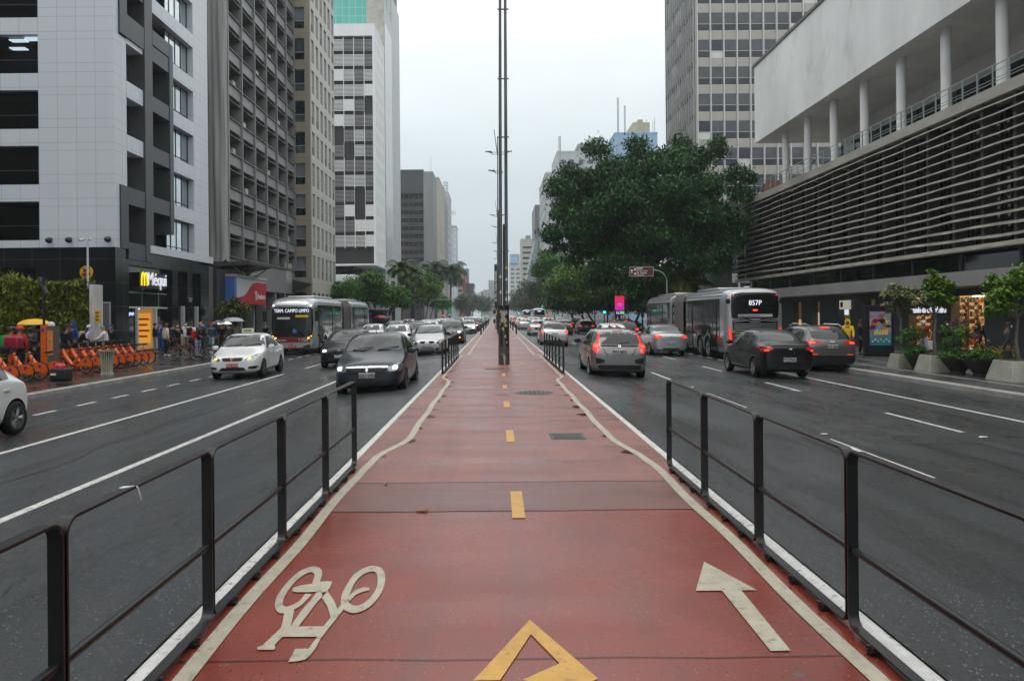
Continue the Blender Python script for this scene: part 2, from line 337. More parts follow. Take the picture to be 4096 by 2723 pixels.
def flat_tiles(name, col, pu, pv, rough, line, tone, lcol):
 m = bpy.data.materials.new(name); m.use_nodes = True; nt = m.node_tree; b = nt.nodes['Principled BSDF']
 g = _n(nt, 'ShaderNodeNewGeometry'); sp = _n(nt, 'ShaderNodeSeparateXYZ'); nt.links.new(g.outputs['Position'], sp.inputs[0])
 u = _math(nt, 'DIVIDE', sp.outputs[0], pu); v = _math(nt, 'DIVIDE', sp.outputs[1], pv)
 ln = _math(nt, 'MAXIMUM', _math(nt, 'LESS_THAN', _math(nt, 'FRACT', u), line/pu), _math(nt, 'LESS_THAN', _math(nt, 'FRACT', v), line/pv))
 cb = _n(nt, 'ShaderNodeCombineXYZ'); nt.links.new(_math(nt, 'FLOOR', u), cb.inputs[0]); nt.links.new(_math(nt, 'FLOOR', v), cb.inputs[1])
 wn = _n(nt, 'ShaderNodeTexWhiteNoise'); nt.links.new(cb.outputs[0], wn.inputs[0])
 nz = _n(nt, 'ShaderNodeTexNoise', Scale=.8, Detail=6.0); nt.links.new(g.outputs['Position'], nz.inputs['Vector'])
 k = _math(nt, 'ADD', 1-tone/2, _math(nt, 'MULTIPLY', wn.outputs[0], tone)); k = _math(nt, 'MULTIPLY', k, _math(nt, 'ADD', .5, nz.outputs['Fac']))
 vm = _n(nt, 'ShaderNodeVectorMath'); vm.operation = 'SCALE'; vm.inputs[0].default_value = col; nt.links.new(k, vm.inputs['Scale'])
 nt.links.new(_mixc(nt, ln, vm.outputs[0], lcol), b.inputs['Base Color'])
 rr = _n(nt, 'ShaderNodeMapRange'); rr.inputs[1].default_value = .4; rr.inputs[2].default_value = .6; rr.inputs[3].default_value = rough; rr.inputs[4].default_value = rough+.25
 nt.links.new(nz.outputs['Fac'], rr.inputs[0]); nt.links.new(rr.outputs[0], b.inputs['Roughness'])
 f2 = _n(nt, 'ShaderNodeTexNoise', Scale=40.0); nt.links.new(g.outputs['Position'], f2.inputs['Vector'])
 bp = _n(nt, 'ShaderNodeBump', Strength=.2, Distance=.01); nt.links.new(f2.outputs['Fac'], bp.inputs['Height']); nt.links.new(bp.outputs[0], b.inputs['Normal'])
 return m
PAVL = flat_tiles('wet_dark_paving_slabs', (.040, .036, .034), .8, .8, .08, .02, .5, (.015, .014, .014))
PAVR = flat_tiles('dark_paving_slabs', (.050, .052, .054), .8, .8, .22, .02, .4, (.022, .022, .022))
Y0, Y1 = -14.0, 1150.0
yy = [Y0, 0, 5, 10, 20, 40, 80, 160, 400, Y1]
def sheet(xs, zf, ys=yy):
 b = MB(); n = len(xs)
 b.add([(x, y, zf(x)) for y in ys for x in xs], [(i*n+j, i*n+j+1, (i+1)*n+j+1, (i+1)*n+j) for i in range(len(ys)-1) for j in range(n-1)])
 return b
struct(sheet([-300, -100, 0, 100, 300], lambda x: -1.0).build('ground', mat('earth', (.10, .10, .09), .8, var=.2)))
r_ = sheet([KL, -9, -5, ML], road_z); r2 = sheet([MR, 5, 9, KR], road_z); r_.add(r2.v, r2.f)
struct(r_.build('road', ASPH))
struct(sheet([-300, -22, KL-.25], lambda x: pav_z(KL)).build('left_pavement', PAVL))
struct(sheet([KR+.25, 24, 300], lambda x: pav_z(min(x, 24))).build('right_pavement', PAVR))
b = MB(); b.box(KL-.25, KL, Y0, Y1, road_z(KL)-.1, pav_z(KL)+.005); struct(b.build('left_kerb', KERBC, bevel=.03))
b = MB(); b.box(KR, KR+.25, Y0, Y1, road_z(KR)-.1, pav_z(KR)+.006); struct(b.build('right_kerb', KERBC, bevel=.03))
b = MB(); b.box(ML+.115, MR-.115, Y0, Y1, -.2, .15); struct(b.build('cycle_path', PATH))
b = MB(); b.box(ML+.116, MR-.116, 8.32, Y1, .1, .1515); struct(b.build('pale_cycle_path', PALE_PATH))
b = MB(); b.box(ML, ML+.114, Y0, Y1, -.2, .156); b.box(MR-.114, MR, Y0, Y1, -.2, .156); struct(b.build('median_kerb', KERBW, bevel=.035))
b = MB()
for a, c in ((ML-.34, ML-.002), (MR+.002, MR+.34)):
 b.add([(a, Y0, road_z(a)+.006), (c, Y0, road_z(c)+.006), (c, Y1, road_z(c)+.006), (a, Y1, road_z(a)+.006)], [(0, 1, 2, 3)])
struct(b.build('gutter', GUTTER))
b = MB(); b.box(ML+.116, MR-.116, 7.1, 8.32, .1, .1520); struct(b.build('worn_path_strip', PATCH))
b = MB()
jl = [4.05, 7.1, 8.32, 13.6, 17.2, 20.3, 24.4, 30, 35, 41, 47, 54, 61, 70, 80]
for j in jl:
 b.ribbon([(ML+.12+i*(MR-ML-.24)/8, j+.012*math.sin(i*2.1+j)) for i in range(9)], .018 if j > 6 else .008, .1540)
struct(b.build('path_joints', mat('joint_black', (.02, .012, .01), .3)))
# ---- markings on the cycle path
def off_edge(y, sgn):
 near, far = (1.58, 1.30) if sgn < 0 else (1.84, 1.62)
 pts = [(-14, near), (8.9, near), (9.6, near-.03), (11.3, far), (20.9, far), (22.3, near), (33.5, near), (34.6, far), (44, far), (300, far)]
 for (a, p), (c, q) in zip(pts, pts[1:]):
  if a <= y <= c:
   t = (y-a)/(c-a); t = t*t*(3-2*t); return p+(q-p)*t
ys = [-14+.4*i for i in range(36)]+[.4+.35*i for i in range(125)]+[45+5*i for i in range(50)]
ys = sorted(ys)
b = MB()
for sgn in (-1, 1): b.ribbon([(sgn*off_edge(y, sgn)+.012*math.sin(y*2.3), y) for y in ys], .10, .1560)
struct(b.build('path_edge_line', CREAM))
b = MB()
def ypath(y0, y1, x=.177, w=.115): b.ribbon([(x, y0), (x, y1)], w, .1563)
for y0, y1 in ((6.83, 7.86), (10.9, 12.0), (14.95, 16.0), (18.75, 19.6), (22.45, 23.45)): ypath(y0, y1)
for k in range(34): ypath(32+k*4.0, 33.05+k*4.0)
# the long yellow diamonds: in the foreground and round the pole
def diamond(cx, y0, y1, hw, w):
 ym = (y0+y1)/2; P = [(cx, y1), (cx-hw, ym), (cx, y0), (cx+hw, ym)]
 sy = w*1.9; Q = [(cx, y1-sy), (cx-hw+w*1.1, ym), (cx, y0+sy), (cx+hw-w*1.1, ym)]
 for i in range(4):
  j = (i+1) % 4
  b.quad((*P[i], .1563), (*P[j], .1563), (*Q[j], .1563), (*Q[i], .1563))
diamond(.24, 26.4, 29.4, .85, .12)
a1 = gnd(2098, 2483); a2 = gnd(2367, 2723); a3 = gnd(1867, 2723); i1 = gnd(2101, 2541); i2 = gnd(2214, 2660); i3 = gnd(2066, 2723); i4 = gnd(1975, 2723)
zz = .1563
ext = (a2-a1)*.6
for q in ((a1, a3, i4, i1), (a1, i1, i2, a2), (i2, i3, gnd(2250, 2780), a2)): b.quad(*[(p.x, p.y, zz) for p in q])
struct(b.build('yellow_path_marking', YELL))
b = MB()
def d(x, y): return (x*1.73633, y*1.73633)
def zb_(x, y): return gnd(960+x/1.9484, 2200+y/1.9484, .1568)
def cat(P, closed, k=5):
 P = [Vector(p) for p in P]; n = len(P); o = []
 for i in range(n if closed else n-1):
  p1, p2 = P[i], P[(i+1) % n]; p0 = P[i-1] if closed or i else p1; p3 = P[(i+2) % n] if closed or i+2 < n else p2
  for j in range(k): t = j/k; o.append(.5*((2*p1)+(p2-p0)*t+(2*p0-5*p1+4*p2-p3)*t*t+(3*p1-p0-3*p2+p3)*t**3))
 if not closed: o.append(P[-1])
 return o
def band(A, B, closed):
 A, B = cat(A, closed), cat(B, closed); n = len(A); m = len(B)
 B = [B[round(i*(m-1)/(n-1))] if not closed else B[int(i*m/n)] for i in range(n)]; vs = [zb_(*p) for q in zip(A, B) for p in q]
 b.add(vs, [(2*i, 2*((i+1) % n), 2*((i+1) % n)+1, 2*i+1) for i in range(n if closed else n-1)])
_lv = [0]
def patch(P):
 from mathutils.geometry import tessellate_polygon
 _lv[0] += 1; V = [zb_(*p) for p in P]; V = [Vector((q.x, q.y, .1568+.00012*_lv[0])) for q in V]; b.add(V, [tuple(t) for t in tessellate_polygon([V])])
band([(1010, 103), (1065, 120), (1095, 175), (1090, 250), (1055, 330), (1000, 395), (930, 445), (850, 467), (790, 452), (755, 420), (747, 370), (760, 310), (800, 240), (850, 170), (920, 125), (970, 106)],
 [(1005, 147), (1028, 165), (1037, 210), (1030, 265), (1000, 320), (955, 370), (905, 402), (860, 410), (828, 400), (808, 380), (803, 350), (818, 320), (845, 255), (885, 200), (935, 162), (975, 149)], True)
band([(585, 222), (605, 160), (595, 120), (560, 100), (505, 105), (430, 135), (350, 200), (285, 275), (245, 340), (233, 400), (250, 445), (290, 460), (360, 440), (430, 405), (490, 350), (520, 315)],
 [(525, 232), (545, 172), (540, 155), (530, 147), (505, 145), (460, 165), (400, 210), (345, 275), (310, 330), (295, 375), (300, 400), (330, 408), (385, 388), (430, 360), (460, 325), (472, 310)], False)
for P in ([(815, 375), (865, 325), (920, 303), (970, 292), (972, 272), (930, 268), (870, 285), (825, 320), (800, 350)],
  [(747, 400), (720, 435), (665, 500), (608, 566), (560, 645), (490, 738), (385, 738), (328, 840), (400, 835), (460, 822), (500, 792), (545, 735), (580, 670), (612, 630), (650, 580), (710, 510), (765, 440), (795, 400)],
  [(275, 575), (300, 560), (420, 565), (612, 566), (590, 647), (285, 643)], [(275, 575), (290, 640), (225, 705), (232, 730), (215, 743), (90, 740), (90, 720), (130, 708), (215, 630)],
  [(305, 455), (290, 530), (275, 580), (350, 575), (372, 490), (383, 430), (330, 440)], [(560, 300), (520, 355), (440, 440), (370, 535), (350, 580), (410, 570), (490, 470), (560, 380), (600, 340), (600, 300)],
  [(600, 345), (640, 410), (665, 500), (720, 435), (690, 360), (645, 295)], [(375, 265), (440, 245), (525, 235), (580, 220), (640, 217), (685, 220), (665, 265), (640, 300), (600, 305), (555, 298), (480, 300), (400, 298), (370, 290)]): patch(P)
bike_m = struct(b.build('bicycle_marking', CREAM))
b = MB()
A = [gnd(*d(*q)) for q in ((1612, 1303), (1592, 1370), (1733, 1371), (1697, 1371), (1808, 1512), (1762, 1512), (1652, 1370.5))]
for q in ((A[0], A[1], A[2]),): b.add([(p.x, p.y, .1568) for p in q], [(0, 1, 2)])
b.quad(*[(p.x, p.y, .1568) for p in (A[6], A[5], A[4], A[3])])
struct(b.build('arrow_marking', CREAM))
b = MB()
for k in range(2):   # distant bicycle symbols, worn
 for cx in (-.75, 1.1):
  b.ribbon([(cx-.4+.1*i, 42+k*40+.3*math.sin(i*2)) for i in range(9)], .07, .1568)
struct(b.build('far_path_marking', CREAM))
b = MB()
g = random.Random(4)
for sgn in (-1, 1):
 for k in range(13):
  y = 9.8+k*1.2+g.random()*.4; ln = .12+.3*g.random(); w_ = .15+.25*g.random(); ln *= .6; w_ *= .6; x = sgn*(off_edge(y, sgn)+.02); n = 11
  b.add([(x-sgn*w_*(.5+.5*math.cos(2*math.pi*i/n))*(.6+.5*g.random()), y+ln*math.sin(2*math.pi*i/n)*(.6+.5*g.random()), .1545) for i in range(n)], [tuple(range(n))])
for k in range(0): x, y = g.uniform(-.9, 1.2), g.uniform(9, 24); n = 9; b.add([(x+.3*g.random()*math.cos(2*math.pi*i/n)-.1, y+.16*g.random()*math.sin(2*math.pi*i/n), .1545) for i in range(n)], [tuple(range(n))])
struct(b.build('puddle', mat('puddle_dark_red', (.10, .02, .015), .12), fix=False))
# ---- covers in the path
IRON = mat('cast_iron', (.10, .10, .10), .45, metal=.6, var=.3, vs=30, bump=.6, bs=90)
g0, g1 = gnd(2188, 1757), gnd(2330, 1742)
t = thing('drain_cover', 'rectangular cast iron cover set in the red path, between two railings', 'drain cover', (1.0, g0.y+.3, .15))
b = MB(); x0, x1 = gnd(2192, 1750).x, gnd(2328, 1750).x; y0 = gnd(2200, 1761).y; y1_ = gnd(2200, 1737).y
b.box(x0, x1, y0, y1_, .12, .1575); b.build('frame', IRON, t)
b = MB()
for i in range(9):
 for j in range(4):
  xx = x0+.05+(x1-x0-.1)*i/9; yv = y0+.04+(y1_-y0-.08)*j/4
  b.box(xx, xx+(x1-x0)/13, yv, yv+(y1_-y0)/6, .1577, .1625)
b.build('lid', IRON, t)
p = gnd(2132, 1573); t = thing('manhole_cover', 'round cast iron manhole cover in the red path, right of the yellow dashes', 'manhole', (p.x, p.y, .15))
b = MB(); b.lathe([(.44, .12), (.44, .1578), (.40, .1580)], (p.x, p.y, 0), 32); b.build('ring', IRON, t)
b = MB(); b.lathe([(.385, .12), (.385, .1592)], (p.x, p.y, 0), 32)
for i in range(7):
 for j in range(7):
  dx, dy = (i-3)*.1, (j-3)*.1
  if dx*dx+dy*dy < .11: b.box(p.x+dx-.03, p.x+dx+.03, p.y+dy-.03, p.y+dy+.03, .1593, .163)
b.build('lid', IRON, t)
p = gnd(1975, 1475); t = thing('drain_grate', 'small slotted drain grate in the path in front of the tall pole', 'drain grate', (p.x, p.y, .15))
b = MB(); b.box(p.x-.32, p.x+.32, p.y-.3, p.y+.3, .12, .1572); b.build('frame', IRON, t)
b = MB()
for i in range(8): b.box(p.x-.30+i*.08, p.x-.27+i*.08, p.y-.26, p.y+.26, .1574, .161)
b.build('slots', mat('slot_black', (.01, .01, .01), .5), t)
# ---- road lines
b = MB()
def line(x, y0, y1, w=.12, m=None): b.ribbon([(x, y0), (x, (y0+y1)/2), (x, y1)], w, lambda q: road_z(q)+.005)
line(-4.95, -14, 24.5, .13); line(-7.62, -14, 27.6, .13)
for k in range(42):
 line(-4.95, 29+7*k, 31.6+7*k); line(-7.55, 30.5+7*k, 33.2+7*k)
for k in range(70): line(-10.12, 8.3+1.72*k, 9.15+1.72*k, .13)
for y0 in range(2, 300, 7):
 line(5.2, y0+.3+.0, y0+3.2, .11)
 if y0 > 5: line(7.85, y0+8.9-7+2.2, y0+11.5-7+2.2, .1)
line(9.85, -14, 27.5, .13)
for k in range(70): line(9.85, 28.6+1.72*k, 29.45+1.72*k, .13)
struct(b.build('lane_marking', WHITE))
b = MB()
for x, w in ((14.0, .16), (15.8, .14), (18.6, .12)): b.ribbon([(x, -14), (x, 50), (x, 320)], w, lambda q: pav_z(q)+.006)
struct(b.build('pavement_stripe', mat('pale_stone_strip', (.30, .29, .27), .4, var=.3, vs=4, world=True)))
b = MB(); g = random.Random(9)
def seam(x, y0, y1, w, amp):
 n = int((y1-y0)/.5); ph = g.random()*6
 b.ribbon([(x+amp*math.sin(i*.31+ph)+amp*.6*math.sin(i*1.13+ph*2)+.02*g.random(), y0+(y1-y0)*i/n) for i in range(n+1)], [w*(.4+.8*g.random()) for i in range(n+1)], lambda q: road_z(q)+.0045)
for a in ((-3.1, 4, 17, .03, .10), (-3.3, 19, 60, .03, .08), (-6.2, 8, 44, .035, .12), (-9.0, 14, 60, .03, .1), (3.4, 3.5, 30, .028, .1), (6.4, 6, 50, .03, .12), (9.0, 12, 60, .03, .1), (4.3, 9, 15, .02, .15), (-4.2, 10, 15, .02, .2)): seam(*a)
struct(b.build('tar_seam', mat('tar_black', (.008, .008, .008), .35)))
b = MB()
for (x, y, w, l) in ((3.7, 5.2, 1.5, 2.6), (6.6, 13.5, 1.7, 3.4), (-3.6, 13.5, 1.3, 2.2), (-6.4, 21, 1.4, 4), (-9.2, 25, 1.1, 3), (8.6, 19, 1.0, 2.2)): b.add([(x+sx*w/2, y+sy*l/2, road_z(x+sx*w/2)+.003) for sx, sy in ((-1, -1), (1, -.94), (.97, 1), (-1, .96))], [(0, 1, 2, 3)])
struct(b.build('road_patch', mat('patched_asphalt', (.026, .027, .028), .33, var=.5, vs=22, bump=.3, bs=95, rvar=.1, world=True)))
# leaf and paper litter: each scrap its own thing
lit = [(1529, 1930, .15, 'orange'), (1770, 2330, .15, 'leaf'), (2665, 2040, .15, 'leaf'), (1680, 1797, .15, 'bit')]
LEAF = mat('fallen_leaf', (.30, .10, .03), .5, var=.3, vs=20)
def scrap(p, s, m, name, label, cat, z):
 b = MB(); k = 7; pts = []
 for i in range(k):
  an = 2*math.pi*i/k; rr = s*(.6+.5*random.random()); pts.append((p.x+rr*math.cos(an)*1.3, p.y+rr*math.sin(an), z+.006+.012*random.random()))
 b.add(pts+[(q[0], q[1], q[2]-.003) for q in pts], [tuple(range(k)), tuple(range(k, 2*k))[::-1]]+[(i, (i+1) % k, k+(i+1) % k, k+i) for i in range(k)])
 return tag(b.build(name, m), label, cat)
scrap(gnd(1529, 1932), .03, LEAF, 'fallen_leaf', 'orange fallen leaf on the red path just before the joint', 'leaf', .157)
scrap(gnd(1680, 2040), .05, LEAF, 'fallen_leaf', 'curled brown leaf lying on the joint by the worn strip', 'leaf', .157)
PAPER = mat('paper_scrap', (.65, .65, .65), .7, var=.15, vs=12)
for (x, y, s, lb) in ((3168, 1583, .07, 'white paper scrap on the asphalt below the black sedan'), (3925, 1783, .06, 'lone white paper scrap in the empty road near the right edge'), (3290, 1760, .06, 'white paper scrap beside the top rail of the right railing'), (2765, 1563, .05, 'small paper scrap on the road just past the end railing post')):
 z = -.1; q = gnd(x, y, z); q.z = road_z(q.x); q = gnd(x, y, q.z); scrap(q, s, PAPER, 'paper_scrap', lb, 'litter', q.z)
# ================================================================== black railings along the path
BLK = worn('black_railing_paint', (.005, .005, .006), (.06, .06, .062), .3, .38, 17, .64, .68)
def rail_run(label, x, y0, n, w=1.53, bar=.06, th=.012, h=1.02, z=.155):
 t = thing('railing', label, 'railing', (x, y0, z), 'black railings along the cycle path')
 for i in range(n):
  a, c = y0+i*(w+.018), y0+i*(w+.018)+w
  R_, pts = .075, []
  def arc(cy, cz, a0):
   for k in range(6):
    an = rad(a0+90*k/5); pts.append((cy+R_*math.cos(an), cz+R_*math.sin(an)))
  arc(c-R_, z+h-R_, 0); arc(a+R_, z+h-R_, 90); arc(a+R_, z+.03+R_, 180); arc(c-R_, z+.03+R_, 270)
  cy, cz = (a+c)/2, z+h/2; m = len(pts); vs = []
  for (py, pz) in pts:
   nx, nz = py-cy, pz-cz
  ins = []
  for k in range(m):
   p0, p1 = pts[k-1], pts[(k+1) % m]; tx, tz = p1[0]-p0[0], p1[1]-p0[1]; l_ = math.hypot(tx, tz)
   ins.append((pts[k][0]-tz/l_*th, pts[k][1]+tx/l_*th))
  b = MB()
  for k in range(m):
   vs += [(x-bar/2, *pts[k]), (x+bar/2, *pts[k]), (x+bar/2, *ins[k]), (x-bar/2, *ins[k])]
  b.add(vs, [(4*k+q, 4*((k+1) % m)+q, 4*((k+1) % m)+(q+1) % 4, 4*k+(q+1) % 4) for k in range(m) for q in range(4)])
  fr = b.build('panel_frame', BLK, t, smooth=40)
  b = MB(); b.tube([(x, a+th, z+.46), (x, c-th, z+.46)], .021, 10); b.build('middle_rail', BLK, t, smooth=40)
  for q in (a+.3, (a+c)/2, c-.3):
   b = MB(); b.box(x-.055, x+.055, q-.022, q+.022, z-.012, z+.02); b.lathe([(.013, z+.02), (.013, z+.05)], (x+(.055 if x < 0 else -.055), q, 0), 8)
   b.build('foot', BLK, t)
 return t
nl, nr = -1.70, 1.985
rail_run('black railing nearest the camera, beside the oncoming lane and the painted bicycle', nl, 9.17-5*1.548+.018-1.548, 6)
rail_run('black railing nearest the camera, beside the painted white arrow', nr, 9.0-5*1.548+.018-1.548, 6)
rail_run('farther black railing in front of the silver oncoming hatchback', nl+.04, 23.4, 6)
rail_run('farther black railing in front of the silver hatchback with lit tail lamps', nr, 23.3, 6)
p = at(450, 1925, 3.6)
b = MB()
tp = Vector((nl, 3.56, .155+1.008)); b.tube([tp+Vector((-.045, -.05, .0)), tp+Vector((-.01, -.02, .010)), tp+Vector((.03, .02, .006)), tp+Vector((.037, .03, -.03)), tp+Vector((.04, .04, -.06))], [.006, .009, .006, .005, .003], 6)
tag(b.build('plastic_strip', mat('white_plastic', (.7, .7, .74), .4), smooth=60), 'torn white plastic strip tied to the top of the railing', 'litter')
# slim black bollards further on
b = MB(); b.box(-.07, .07, -.03, .03, 0, .95); bm0 = b.build('bollard', BLK, None, bevel=.015)
for i, (x, y) in enumerate(((-1.47, 70.6), (-1.5, 85), (-1.5, 98), (-1.5, 112), (-1.5, 127), (-1.5, 143), (1.75, 71), (1.72, 85), (1.72, 99), (1.72, 115), (1.72, 131))):
 o = bm0 if i == 0 else bm0.copy()
 if i: C.objects.link(o)
 o.location = (x, y, .15)
 tag(o, '%s flat black bollard on the %s edge of the red path' % (['nearest', 'second', 'third', 'fourth', 'fifth', 'farthest'][i if i < 6 else i-6 if i < 10 else 5], 'oncoming-traffic' if i < 6 else 'outgoing-traffic'), 'bollard', 'flat bollards along the red path')
# ================================================================== buildings
GL_DARK = mat('dark_window_glass', (.008, .010, .012), .06, spec=.4, var=.5, vs=.35, world=True)
GL_GREEN = mat('green_black_glass', (.006, .010, .008), .05, spec=.6)
GL_SKY = mat('reflective_window_glass', (.62, .68, .70), .07, metal=.9, var=.2, vs=.4, world=True)
GL_MID = mat('grey_window_glass', (.06, .068, .072), .08, spec=.8, var=.5, vs=.5, world=True)
GL_BLIND = mat('window_with_blinds', (.17, .18, .19), .25, var=.25, vs=.8, world=True)
VOID = mat('dark_interior', (.012, .012, .013), .9)
ALU = mat('aluminium_frame', (.45, .46, .47), .4, metal=.5)
ALUD = mat('dark_frame', (.03, .032, .034), .4)
LIT = mat('lit_ceiling_panel', (.9, .95, 1), .5, emit=2.2, ecol=(.85, .93, 1))
def facade(b, face, pos, t, U, Z, us, zs):
 def bx(u0, u1, z0, z1):
  if u1-u0 < 1e-4 or z1-z0 < 1e-4: return
  if face == 'F': b.box(u0, u1, pos, pos+t, z0, z1)
  elif face == 'L': b.box(pos-t, pos, u0, u1, z0, z1)
  else: b.box(pos, pos+t, u0, u1, z0, z1)
 z = Z[0]
 for a, c in sorted(zs):
  bx(U[0], U[1], z, a); u = U[0]
  for p, q in sorted(us): bx(u, p, a, c); u = q
  bx(u, U[1], a, c); z = c
 bx(U[0], U[1], z, Z[1])
def wmesh(w, h, fw=.05, mull=(), trans=(), dep=.06, mats=None, low=None):
 b = MB(); b.use(0)
 b.box(-w/2, w/2, 0, dep, 0, fw); b.box(-w/2, w/2, 0, dep, h-fw, h); b.box(-w/2, -w/2+fw, 0, dep, fw, h-fw); b.box(w/2-fw, w/2, 0, dep, fw, h-fw)
 for m in mull: b.box(w*(m-.5)-fw/2, w*(m-.5)+fw/2, .004, dep, fw, h-fw)
 for q in trans: b.box(-w/2+fw, w/2-fw, .002, dep, h*q-fw/2, h*q+fw/2)
 hh = h*low if low else 0
 b.use(1); b.add([(-w/2, dep*.7, hh), (w/2, dep*.7, hh), (w/2, dep*.7, h), (-w/2, dep*.7, h)], [(0, 1, 2, 3)])
 if low: b.use(2); b.add([(-w/2, dep*.7, 0), (w/2, dep*.7, 0), (w/2, dep*.7, hh), (-w/2, dep*.7, hh)], [(0, 1, 2, 3)])
 o = b.build('w', mats or [ALU, GL_DARK], fix=False); me = o.data; bpy.data.objects.remove(o); return me
RZ = {'F': 0, 'L': rad(90), 'R': rad(-90)}
def windows(parent, mes, face, pos, us, zs, rec=.3, cap=100, name='window', skip=None):
 bl = BASE[parent.name]; spots = []
 for z in zs:
  for u in us:
   if skip and skip(u, z): continue
   x, y = ((u, pos+rec) if face == 'F' else (pos-rec, u) if face == 'L' else (pos+rec, u))
   spots.append((x, y, z))
 def big(p): return -1/(p[1]**2) if (lambda r: abs(r) < 1300)((p[2]-EYE)*F/p[1]) else 1
 spots.sort(key=big); rest = MB(); mts = None
 for i, p in enumerate(spots):
  me = random.choice(mes) if isinstance(mes, list) else mes
  if i < cap: link_mesh(name, me, parent, Vector(p)-bl, RZ[face])
  else:
   M = Matrix.Translation(p) @ Matrix.Rotation(RZ[face], 4, 'Z'); mts = list(me.materials) if mts is None else mts
   for q in me.polygons:
    rest.use(mts.index(me.materials[q.material_index]) if me.materials[q.material_index] in mts else 0)
    rest.add([M @ me.vertices[v].co for v in q.vertices], [tuple(range(len(q.vertices)))])
 if rest.f: tag(rest.build('window_field', mts, parent, fix=False), kind='stuff')
# ---------------------------------------------------------------- white clad office with black granite base, left corner
A = thing('office_building', 'white clad office block with black granite base and zigzag black window frames', 'building', (-30, 50, 0))
ax, ay, ay2, gz = -21.15, 43.0, 57.0, pav_z(-20)
WPAN = panels('white_cladding', (.60, .64, .69), 1.05, 3.086, .022, (.36, .37, .38), .3, .04, .10, u0=ax, v0=14.75)
def extra_lines(m, pv, v0, offs, line, lcol):
 nt = m.node_tree; b = nt.nodes['Principled BSDF']; src = b.inputs['Base Color'].links[0].from_socket
 g = _n(nt, 'ShaderNodeNewGeometry'); sp = _n(nt, 'ShaderNodeSeparateXYZ'); nt.links.new(g.outputs['Position'], sp.inputs[0]); f = None
 for o in offs:
  q = _math(nt, 'LESS_THAN', _math(nt, 'FRACT', _math(nt, 'DIVIDE', _math(nt, 'SUBTRACT', sp.outputs[2], v0+o), pv)), line/pv)
  f = q if f is None else _math(nt, 'MAXIMUM', f, q)
 nt.links.new(_mixc(nt, f, src, lcol), b.inputs['Base Color'])
extra_lines(WPAN, 3.086, 14.75, (.83, 1.33, 2.65), .022, (.36, .37, .38))
GRAN = panels('black_granite', (.010, .012, .014), 1.55, 1.32, .022, (.08, .085, .09), .14, .25, .3, u0=ax, v0=gz, spec=.25)
DKFR = panels('graphite_cladding', (.060, .063, .067), 1.2, 3.086, .014, (.03, .03, .03), .3, .10, .15, u0=ax, v0=5.87, spec=.3)
FL = [(6.28+3.086*k, 8.43+3.086*k) for k in range(9)]
top = 33.5
b = MB(); facade(b, 'F', ay, .55, (-62, ax), (5.87, top), [(-61, -25.35)], FL); b.build('front_wall', WPAN, A)
b = MB(); b.box(-61.6, -24.9, ay+2.6, ay+2.9, 5.87, top)
for z0, z1 in FL: b.box(-61.6, -25.2, ay+.55, ay+2.6, z1, z1+.3); b.box(-61.6, -25.2, ay+.55, ay+2.6, z0-.3, z0)
b.box(-25.35, -25.0, ay+.55, ay+2.6, 5.87, top); b.build('interior', VOID, A)
TG = thin_glass('tinted_office_glass', (.30, .34, .36), .35)
for k, (z0, z1) in enumerate(FL):
 b = MB(); b.use(0).add([(-61, ay+.35, z0), (-25.35, ay+.35, z0), (-25.35, ay+.35, z1), (-61, ay+.35, z1)], [(0, 1, 2, 3)])
 b.use(1)
 for u in (-25.5, -28.4, -31.3, -34.2): b.box(u-.03, u+.03, ay+.31, ay+.39, z0, z1)
 b.box(-61, -25.38, ay+.315, ay+.385, z0+.82, z0+.87)
 b.build('window_band', [TG, ALUD], A, fix=False)
for (u, v, zz) in ((-26.9, .9, 17.60), (-25.75, 1.9, 17.60), (-27.7, 2.2, 17.60), (-25.9, .7, 17.60)):
 b = MB(); b.box(u-.45, u+.45, ay+v-.28, ay+v+.12, zz, zz+.06); b.build('ceiling_light', LIT, A)
# side facing the avenue
t_ = 1.0
def sb(b, y0, y1, z0, z1, out=0, t=t_): b.box(ax-t, ax+out, y0, y1, z0, z1)
b = MB()
sb(b, ay+.55, 44.5, 9.45, 17.9, -.02); sb(b, 54.3, ay2, 6.34, top)
for k, (z0, z1) in enumerate(FL):
 nz = z0+3.086
 if 1 <= k <= 3 or k == 0 and 0:
  sb(b, 44.5, 46.55, z1 if k < 3 else z1, nz, .0)
 if k == 0: sb(b, 44.5, 46.55, 9.46, nz, 0)
 lo = 50.62 if z1 < 19.2 else 47.62
 sb(b, lo, 54.3, z1, nz)
sb(b, 47.05, ay2+.3, 5.85, 6.33, .2); b.build('side_wall', WPAN, A)
b = MB()
sb(b, 46.57, 47.6, 5.3, top, .12); sb(b, 50.05, 50.6, 7.3, 19.6, .14)
sb(b, ay+.56, 46.55, 18.0, 19.3, .10); sb(b, 43.57, 44.4, 19.3, top, .10); sb(b, ay+.56, 44.45, 5.87, 9.44, .08); sb(b, 44.46, 46.55, 8.45, 9.44, .08)
sb(b, 44.46, 46.56, 5.3, 6.28, .08)
for k, (z0, z1) in enumerate(FL):
 if k < 4: sb(b, 47.62, 50.03, z1, z0+3.086, .10)
 if k >= 4: sb(b, 44.42, 46.55, z1, z0+3.086, .06)
sb(b, 47.62, 50.03, 18.7, 19.6, .13);
b.build('window_frame', DKFR, A)
b = MB(); b.box(-61.5, ax-1.02, ay+3.0, ay2-.1, 5.5, top-.3); b.build('core', VOID, A)
wm = [wmesh(2.0, 2.15, .05, (.6,), (.18,), .06, [ALUD, GL_SKY]), wmesh(2.0, 2.15, .05, (.45,), (.18,), .06, [ALUD, GL_SKY])]
windows(A, wm, 'L', ax, [45.5], [f[0] for f in FL], .85)
